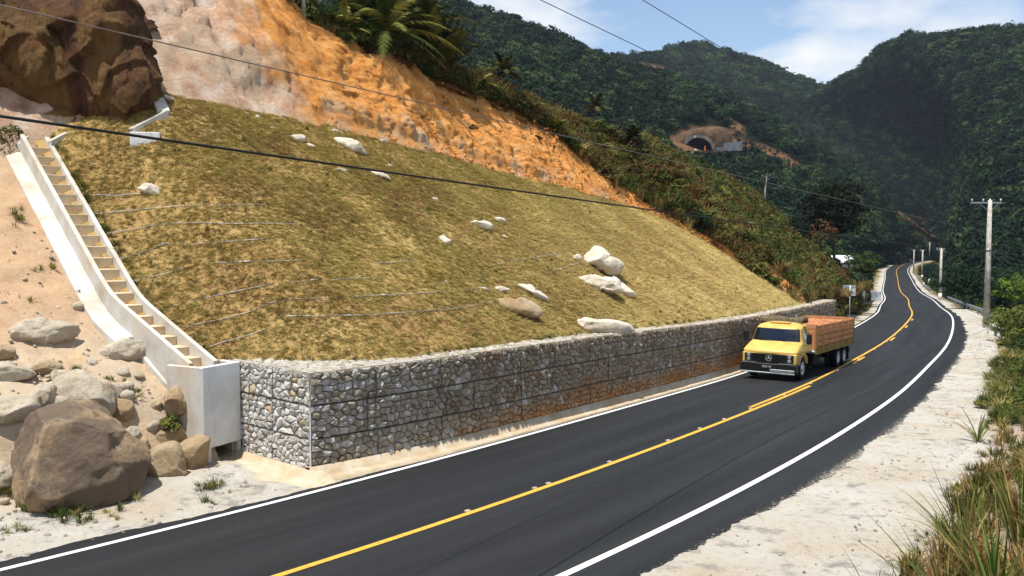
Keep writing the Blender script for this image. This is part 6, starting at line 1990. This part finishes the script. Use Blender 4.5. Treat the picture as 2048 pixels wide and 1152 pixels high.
n = 9000; s = r_.uniform(8, 95, n); o = -4.5 - r_.random(n) ** .8 * (-4.5 - toe_r(s) + 1.2)
q = scatter('shoulder_gravel', rd(s, o, hright(s, o)) , lump(n, .006, .045, 4), 'peb', seed=74); tag(q, 'loose gravel strewn over the right shoulder', 'gravel')
n = 5000; s = r_.uniform(-10, 10.3, n); o = r_.uniform(3.9, 15, n)
q = scatter('bank_gravel', rd(s, o, hbank(s, o)), lump(n, .01, .09, 5), 'peb', seed=75); tag(q, 'loose stones and crumbs on the sandy bank', 'gravel')
n = 90; s = r_.uniform(-6, 9.6, n); o = r_.uniform(6.8, 12.5, n)
q = scatter('bank_rubble', rd(s, o, hbank(s, o)), lump(n, .08, .32, 2), 'rub', seed=76); tag(q, 'small pale rubble between the boulders', 'rubble')
n = 2400; s = r_.uniform(25, 57, n); kk = r_.random(n) ** 2.2
o1, z1, o2, z2 = [pget(s, k_, c_) for k_ in (0, 1) for c_ in (0, 1)]; o1 = o_edge(s); z1 = hgrass(s, o1)
P = rd(s, o1 + (o2 - o1) * kk - .12, z1 + (z2 - z1) * kk + .05)
q = scatter('cut_clods', P, lump(n, .015, .11, 4), 'clod', seed=77); tag(q, 'crumbling clods of earth on the orange cut', 'earth')
n = 160; s = r_.uniform(18, 56, n); kk = r_.random(n)
o1, z1, o2, z2 = [pget(s, k_, c_) for k_ in (0, 1) for c_ in (0, 1)]; o1 = o_edge(s); z1 = hgrass(s, o1)
P = rd(s, o1 + (o2 - o1) * kk - .1, z1 + (z2 - z1) * kk)
q = scatter('cut_tufts', P, r_.uniform(.12, .38, n), 'dry', seed=78); tag(q, 'scattered dry tufts rooted in the orange cut', 'grass')

# ------------------------------------------------------------------ single trees, palms, bushes
def make_tree(name, label, base, h, cr, mat, seed, nb=30, per=70, leaf=.28, squash=.8, bark=None, group=None, th=.5, sparse=1.0, cat='tree'):
    r_ = np.random.default_rng(seed)
    e = empty(name, base, r_.uniform(0, 6), label, cat, group)
    mb = MB(); tr = h * th; r0 = max(.06, h * .022)
    x = r_.normal(0, .04, (4, 2)) * h
    trunk = [(0, 0, -.4), (x[0, 0], x[0, 1], tr * .5), (x[1, 0], x[1, 1], tr), (x[2, 0] * 1.2, x[2, 1] * 1.2, h * .8)]
    mb.tube(trunk, [r0, r0 * .8, r0 * .6, r0 * .25], 8)
    for k in range(6):
        a = r_.uniform(0, 6.28); z = r_.uniform(tr * .7, h * .75)
        mb.tube([(x[1, 0] * z / h, x[1, 1] * z / h, z), (math.cos(a) * cr * .4, math.sin(a) * cr * .4, z + cr * .25), (math.cos(a) * cr * .75, math.sin(a) * cr * .75, z + cr * .4)], [r0 * .4, r0 * .25, r0 * .08], 5)
    mb.build('trunk', bark or M_BARK, e, True)
    C, N = crown_pts(nb, int(per * sparse), r_, squash, low=-.5, spread=.75, br=.34)
    C = C * cr; C[:, 2] += h - cr * squash * .8
    V, Q = leaf_quads(C, N, leaf, r_)
    fast_mesh('crown', V, Q, mat, e)
    return e
def frond(L, arch, nl, w, r_, droop):
    """one feather leaf along +x, rising then arching over"""
    V = []; Q = []; pts = []
    for i in range(13):
        t_ = i / 12
        pts.append(np.array([L * (t_ * math.cos(arch) * .9 + .10 * t_ * t_), 0, L * (math.sin(arch) * t_ - droop * t_ ** 2.4)]))
    pts = np.array(pts)
    for i in range(12):
        a, b = pts[i], pts[i + 1]; rw_ = .03 * (1 - i / 13) + .006
        k = len(V); V += [a + [0, -rw_, 0], a + [0, rw_, 0], b + [0, rw_, 0], b + [0, -rw_, 0]]; Q.append((k, k + 1, k + 2, k + 3))
        k = len(V); V += [a + [0, 0, -rw_], a + [0, 0, rw_], b + [0, 0, rw_], b + [0, 0, -rw_]]; Q.append((k, k + 1, k + 2, k + 3))
    for i in range(nl):
        t_ = .12 + .86 * i / nl; p = np.array([np.interp(t_ * 12, range(13), pts[:, q]) for q in range(3)])
        q2 = np.array([np.interp(min(t_ + .05, 1) * 12, range(13), pts[:, q]) for q in range(3)]); dd = (q2 - p); dd = dd / (np.linalg.norm(dd) + 1e-9)
        ll = w * (math.sin(math.pi * min(1, .18 + t_ * .82)) ** .6) * r_.uniform(.8, 1.1)
        for s in (-1, 1):
            tip = p + dd * ll * .55 + np.array([0, s * ll * .85, -ll * r_.uniform(.15, .55)])
            hw = dd * .025 * (1 + w)
            k = len(V); mid = (p + tip) / 2 + np.array([0, 0, ll * .06])
            V += [p - hw, p + hw, mid + hw * .9, mid - hw * .9, tip]; Q += [(k, k + 1, k + 2, k + 3), (k + 3, k + 2, k + 4, k + 4)]
    return np.array(V), Q
def make_palm(label, base, trunk_h, nf, L, seed, mat, arch0=25, arch1=85, lean=(0, 0), droop=.45, tr=.16, bark=None, group='palms on the crest', w=.55):
    r_ = np.random.default_rng(seed)
    e = empty('palm_tree', base, 0, label, 'palm', group)
    top_ = (lean[0], lean[1], trunk_h)
    mb = MB(); mb.tube([(0, 0, -.5), (lean[0] * .4, lean[1] * .4, trunk_h * .5), top_], [tr * 1.2, tr, tr * 1.1], 9); mb.build('trunk', bark or M_BARK, e, True)
    for k in range(nf):
        f = (k + .5) / nf
        arch = R(arch0 + (arch1 - arch0) * f + r_.uniform(-8, 8)); az = k * 2.399 + r_.uniform(-.25, .25)
        V, Q = frond(L * r_.uniform(.8, 1.1), arch, 30, w, r_, droop * (1.1 - .5 * f))
        ca, sa = math.cos(az), math.sin(az)
        V = np.stack([V[:, 0] * ca - V[:, 1] * sa + top_[0], V[:, 0] * sa + V[:, 1] * ca + top_[1], V[:, 2] + top_[2]], 1)
        me = mesh_obj('frond', V, [q if q[2] != q[3] else q[:3] for q in Q], mat, e)
    return e
def crest(u, dv=0, back=.3):
    """foot of a plant standing on the cut's crest under photo column u"""
    best = None
    for s in np.arange(8, 70, .25):
        o = float(pget(s, 1, 0)) + back; p = rd(s, o, float(hleft(s, o)))
        uu = proj(p)[0][0]
        if best is None or abs(uu - u) < best[0]: best = (abs(uu - u), p)
    return best[1]
make_palm('large palm with pale trunk standing on the crest of the cut', crest(774), 1.35, 36, 3.9, 401, M_LPALM, -12, 88, bark=M_BARKW, tr=.09, droop=.5)
make_palm('dark bushy palm right of the pale-trunked palm', crest(862), .7, 30, 3.7, 402, M_LPALMD, 40, 89, droop=.3, tr=.24)
make_palm('arching palm leaning between the two biggest palms', crest(820, 0, 1.0), 1.6, 24, 4.2, 403, M_LPALMD, 25, 86, (.4, .3), .5, .2)
make_palm('upright dark fan palm at the right of the palm group', crest(885, 0, .3), .3, 22, 3.0, 412, M_LPALMD, 48, 86, (.3, 0), .2, .22)
make_palm('dark palm behind the left side of the big palm', crest(735, 0, 1.6), 1.2, 24, 3.4, 413, M_LPALMD, 5, 86, (-.2, .2), .5, .16)
make_palm('dark palm behind the gap between the two biggest palms', crest(842, 0, 1.8), 1.4, 26, 3.6, 414, M_LPALMD, 10, 88, (.1, .2), .45, .18)
make_palm('small palm alone on the crest below the mountain', crest(1010, 0, 1.0), 1.6, 14, 1.7, 404, M_LPALMD, 0, 75, droop=.5, tr=.09, w=.4)
make_palm('low bright palm left of the small lone palm', crest(955, 0, .4), .2, 12, 1.5, 405, M_LPALM, 20, 80, droop=.5, tr=.1, w=.35)
make_palm('spiky low palm on the rim where the orange cut narrows', crest(1112, 0, .1), .2, 14, 1.2, 406, M_LPALM, 15, 80, droop=.4, tr=.1, w=.3)
pb = at(1190, 232, 92); make_palm('dark palm showing behind the crest, in front of the forest', pb - np.array([0, 0, 2.5]), 3.4, 14, 2.2, 407, M_LPALMD, 0, 80, droop=.5, tr=.12, w=.5)
pb = march(1265, 305, hleft)[0]; make_palm('dark round-headed palm on the scrub hillside', pb, 1.2, 18, 1.0, 408, M_LPALMD, -20, 85, droop=.3, tr=.16, w=.35)
pb = crest(690, 0, .5); make_palm('low fan of palm leaves at the left of the big palms', pb, .2, 12, 1.9, 409, M_LPALM, 25, 80, droop=.5, tr=.1, w=.4)

def cut_pt(u, v): return march(u, v, hleft)[0]
GBU = 'dark bushes on the cut face'
def bush(label, p, r, mat, seed, group=None, nb=16, per=60, leaf=.12, name='bush', squash=.8):
    r_ = np.random.default_rng(seed); e = empty(name, p, r_.uniform(0, 6), label, 'bush', group)
    C, N = crown_pts(nb, per, r_, squash); V, Q = leaf_quads(C * r + np.array([0, 0, r * .35]), N, leaf, r_)
    fast_mesh('foliage', V, Q, mat, e)
    mb = MB()
    for k in range(4):
        a = r_.uniform(0, 6.28); mb.tube([(0, 0, -.2), (math.cos(a) * r * .2, math.sin(a) * r * .2, r * .3), (math.cos(a) * r * .5, math.sin(a) * r * .5, r * .6)], [.03, .02, .008], 5)
    mb.build('stems', M_BARK, e, True); e.children[1]['kind'] = 'stuff'
    return e
M_LBR = leaf_mat('brown_leaves', [(.25, lin(44, 30, 18)), (.5, lin(84, 58, 32)), (.75, lin(118, 92, 48))], .8, .2)
bush('dark bush hanging on the cut rim left of the big palm', cut_pt(738, 112), .55, M_LBR, 501, GBU, leaf=.1)
bush('wide brown bush on the cut rim below the big palms', cut_pt(800, 142), .95, M_LBR, 502, GBU, leaf=.1)
bush('small bush on the orange face left of the rim bushes', cut_pt(672, 140), .3, M_LBR, 503, GBU, leaf=.07)
bush('small dark bush low on the orange face at centre', cut_pt(945, 262), .35, M_LBR, 504, GBU, leaf=.07)
bush('small bush right of centre low on the orange face', cut_pt(1075, 280), .32, M_LBR, 505, GBU, leaf=.07)
bush('small clump on the orange face above the white streak', cut_pt(862, 215), .25, M_LBR, 506, GBU, leaf=.07)
bush('dark green bush beside the white kerb on the scrub hillside', march(1400, 462, hleft)[0], 1.0, M_LFAR, 507, None, 20, 90, .12, squash=1.5)
bush('pale green bushy shrub on the scrub hillside', march(1440, 400, hleft)[0], 1.3, M_LBRIGHT, 508, None, 22, 90, .14)
bush('green tuft at the top of the grass below the cut', on_slope(835, 284)[0], .35, M_LGREEN, 509, None, 12, 40, .08)
bush('green shrub at the left picture edge above the stair margin', march(18, 300, hbank)[0] + np.array([0, 0, .1]), .85, M_LGREEN, 510, None, 18, 80, .09)
bush('grassy shrub on the bank between rocks and catch box', march(338, 862, hbank)[0], .38, M_WEED, 511, None, 14, 60, .07)

make_tree('dark_tree', 'nearly black dense tree beside the far left edge of the road', at(1665, 560, 118), 12.6, 5.2, M_LDARK, 601, 46, 110, .42, .95, th=.3)
make_tree('brown_leaved_tree', 'thin tree with pale brown leaves in front of the black tree', at(1640, 545, 108), 6.6, 2.2, M_LSCRUB, 602, 14, 22, .3, .9, th=.5)
make_tree('roadside_bush_tree', 'bright green bush at the left road edge below the black tree', at(1722, 562, 112), 3.6, 2.4, M_LGREEN, 603, 24, 90, .26, .8, th=.2)
make_tree('green_tree', 'mid green tree left of the black tree', at(1575, 540, 110), 6.6, 3.3, M_LFAR, 604, 30, 90, .3, .9, th=.3)
make_tree('bare_trunk_tree', 'slender tree with pale bare trunk on the far hillside', at(1531, 418, 120), 6.2, 1.5, M_LFAR, 605, 8, 30, .3, .8, bark=M_BARKW, th=.8)
make_tree('pale_leaved_tree', 'pale yellow-green tree right of the nearest pole', at(2026, 640, 72) - np.array([0, 0, .8]), 4.6, 1.7, M_LBRIGHT, 606, 18, 50, .22, 1.1, th=.4)
make_tree('roadside_tree', 'dark green bushy tree at the right picture edge beyond the shoulder', at(2045, 700, 60) - np.array([0, 0, .8]), 4.4, 2.4, M_LGREEN, 607, 28, 100, .2, .9, th=.25)
make_tree('roadside_tree', 'dense dark tree behind the pale-leaved tree at right', at(2035, 640, 84) - np.array([0, 0, 2]), 6.5, 3.2, M_LFAR, 608, 30, 100, .26, .9, th=.3)
make_tree('roadside_tree', 'dark tree between the second pole and the nearest pole', at(1925, 585, 110) - np.array([0, 0, 2.5]), 6.0, 3.4, M_LFAR, 609, 30, 100, .3, .9, th=.3)
make_tree('crest_tree', 'left of two thin pale trunks at the top of the cut', crest(606, 0, 1.2), 5.0, 1.3, M_LGREEN, 610, 10, 50, .16, .9, bark=M_BARKW, th=.7)
make_tree('crest_tree', 'right of two thin pale trunks at the top of the cut', crest(640, 0, 1.6), 5.6, 1.4, M_LGREEN, 611, 10, 50, .16, .9, bark=M_BARKW, th=.7)
make_tree('crest_tree', 'leafy tree between the pale trunks and the palms', crest(700, 0, 3.5), 4.2, 2.0, M_LFAR, 612, 18, 60, .2, .9, th=.3)
# plants at the right shoulder
bush('low dark green plant with pale flowers on the right dirt mound', march(2020, 842, hright, 10)[0], .75, M_LGREEN, 520, None, 18, 90, .10, squash=.6)
bush('small grey-green plant at the end of the right shoulder', march(1965, 815, hright, 10)[0], .4, M_WEED, 521, None, 12, 50, .08, squash=.5)
bush('brownish bush behind the shoulder below the guard rail end', march(2015, 745, hright, 10)[0], .95, M_LSCRUB, 522, None, 18, 80, .11, squash=.7)

# ------------------------------------------------------------------ reed clumps in the foreground
def reeds(label, p, n, L, spread, w, seed, lean=(0, 0)):
    r_ = np.random.default_rng(seed); e = empty('reed_clump', p, 0, label, 'grass clump', 'reed clumps on the near bank')
    for k in range(n):
        a = r_.uniform(0, 6.28); l = L * r_.uniform(.55, 1.1); sp = spread * r_.uniform(.2, 1.0)
        d = np.array([math.cos(a) * sp + lean[0], math.sin(a) * sp + lean[1], 0]); dn = d / (np.linalg.norm(d) + 1e-6)
        base = np.array([math.cos(a), math.sin(a), 0]) * r_.uniform(0, .14)
        sd = np.array([-dn[1], dn[0], .25 * r_.normal()]); m_ = 9; V = []; Q = []
        dr = r_.uniform(.2, .8)
        for i in range(m_):
            t_ = i / (m_ - 1); q = base + d * l * (t_ ** 1.5) + np.array([0, 0, l * (t_ - dr * .6 * sp * t_ ** 2.6)])
            ww = w * r_.uniform(.9, 1.1) * (1 - t_) ** .6 * (.45 + 1.1 * min(1, t_ * 3)) * (1 if i < m_ - 1 else 0) + .0006
            V += [q - sd * ww + np.array([0, 0, ww * .4]), q, q + sd * ww + np.array([0, 0, ww * .4])]
        for i in range(m_ - 1):
            Q += [(i * 3, i * 3 + 1, i * 3 + 4, i * 3 + 3), (i * 3 + 1, i * 3 + 2, i * 3 + 5, i * 3 + 4)]
        mesh_obj('blade', V, Q, M_REED, e, True)
    return e
def bankpt(u, v): return march(u, v, hright, 3.0, 60, .03)[0]
for i, (u, v, n, L, sp, w, lab, ln) in enumerate([
    (1930, 1150, 40, 1.5, .75, .011, 'largest clump of long grass at the lower right picture edge', (-.15, 0)),
    (2035, 1120, 40, 1.6, .6, .013, 'tall green grass clump in the lower right corner', (-.1, 0)),
    (1985, 1230, 34, 1.4, .7, .012, 'grass clump cut off by the bottom edge at lower right', (-.2, .1)),
    (1880, 1240, 26, 1.3, .75, .010, 'dry leaning grass clump at the bottom edge', (-.35, .05)),
    (2060, 1010, 30, 1.2, .6, .011, 'grass clump at the right picture edge above the lower corner', (-.1, 0)),
    (1955, 885, 30, 1.0, .95, .016, 'spreading green grass clump beside the dirt mound on the shoulder', (-.1, 0)),
    (1745, 1215, 5, .85, .5, .010, 'single thin blades rising from the bottom edge in front of the shoulder', (-.15, .1)),
    (1960, 1040, 16, .5, .7, .008, 'short sparse grass clump on the dirt slope at right', (0, 0)),
    (2045, 930, 18, .6, .7, .010, 'short grass clump on the pink dirt at the right edge', (0, 0))]):
    reeds(lab, bankpt(u, v), n, L, sp, w, 700 + i, ln)
# litter stones on the dirt at right
for i, (u, v) in enumerate([(1985, 905), (1998, 935), (2020, 915), (2036, 950), (1970, 960), (1940, 985), (2010, 985), (1925, 930), (1990, 860)]):
    p = bankpt(u, v); r_ = .05 + .03 * (i % 3)
    V, Fc = ico(3); rr = np.random.default_rng(800 + i)
    V = V * np.array([1, .8, .6]) * r_ * (1 + .25 * fbm(V, 1.3, 3, 800 + i)[:, None])
    o = fast_mesh('stone', V, Fc, M_RGREY, None, True); o.location = p + np.array([0, 0, r_ * .3]); tag(o, ['small loose stone behind the spreading grass clump, nearest the shoulder', 'loose stone right below the spreading grass clump', 'topmost loose stone on the pink dirt at the right edge', 'rightmost loose stone on the pink dirt', 'loose stone midway down the pink dirt', 'loose stone at the lower edge of the shoulder dirt', 'loose stone lowest on the pink dirt', 'leftmost loose stone at the foot of the dirt slope', 'loose stone on the crest of the dirt mound by the low plant'][i], 'stone', 'loose stones on the dirt bank')

# ------------------------------------------------------------------ air
t = bpy.data.materials.new('haze_air'); t.use_nodes = True; nt = t.node_tree; nt.nodes.clear()
out = nt.nodes.new('ShaderNodeOutputMaterial'); pv = nt.nodes.new('ShaderNodeVolumePrincipled')
pv.inputs['Color'].default_value = (.72, .84, 1.0, 1); pv.inputs['Density'].default_value = .00008; pv.inputs['Anisotropy'].default_value = .2
nt.links.new(pv.outputs[0], out.inputs['Volume'])
mb = MB(); mb.box(-1500, 1800, -60, 2200, -46.5, 330); hz = mb.build('haze', t); tag(hz, kind='stuff')
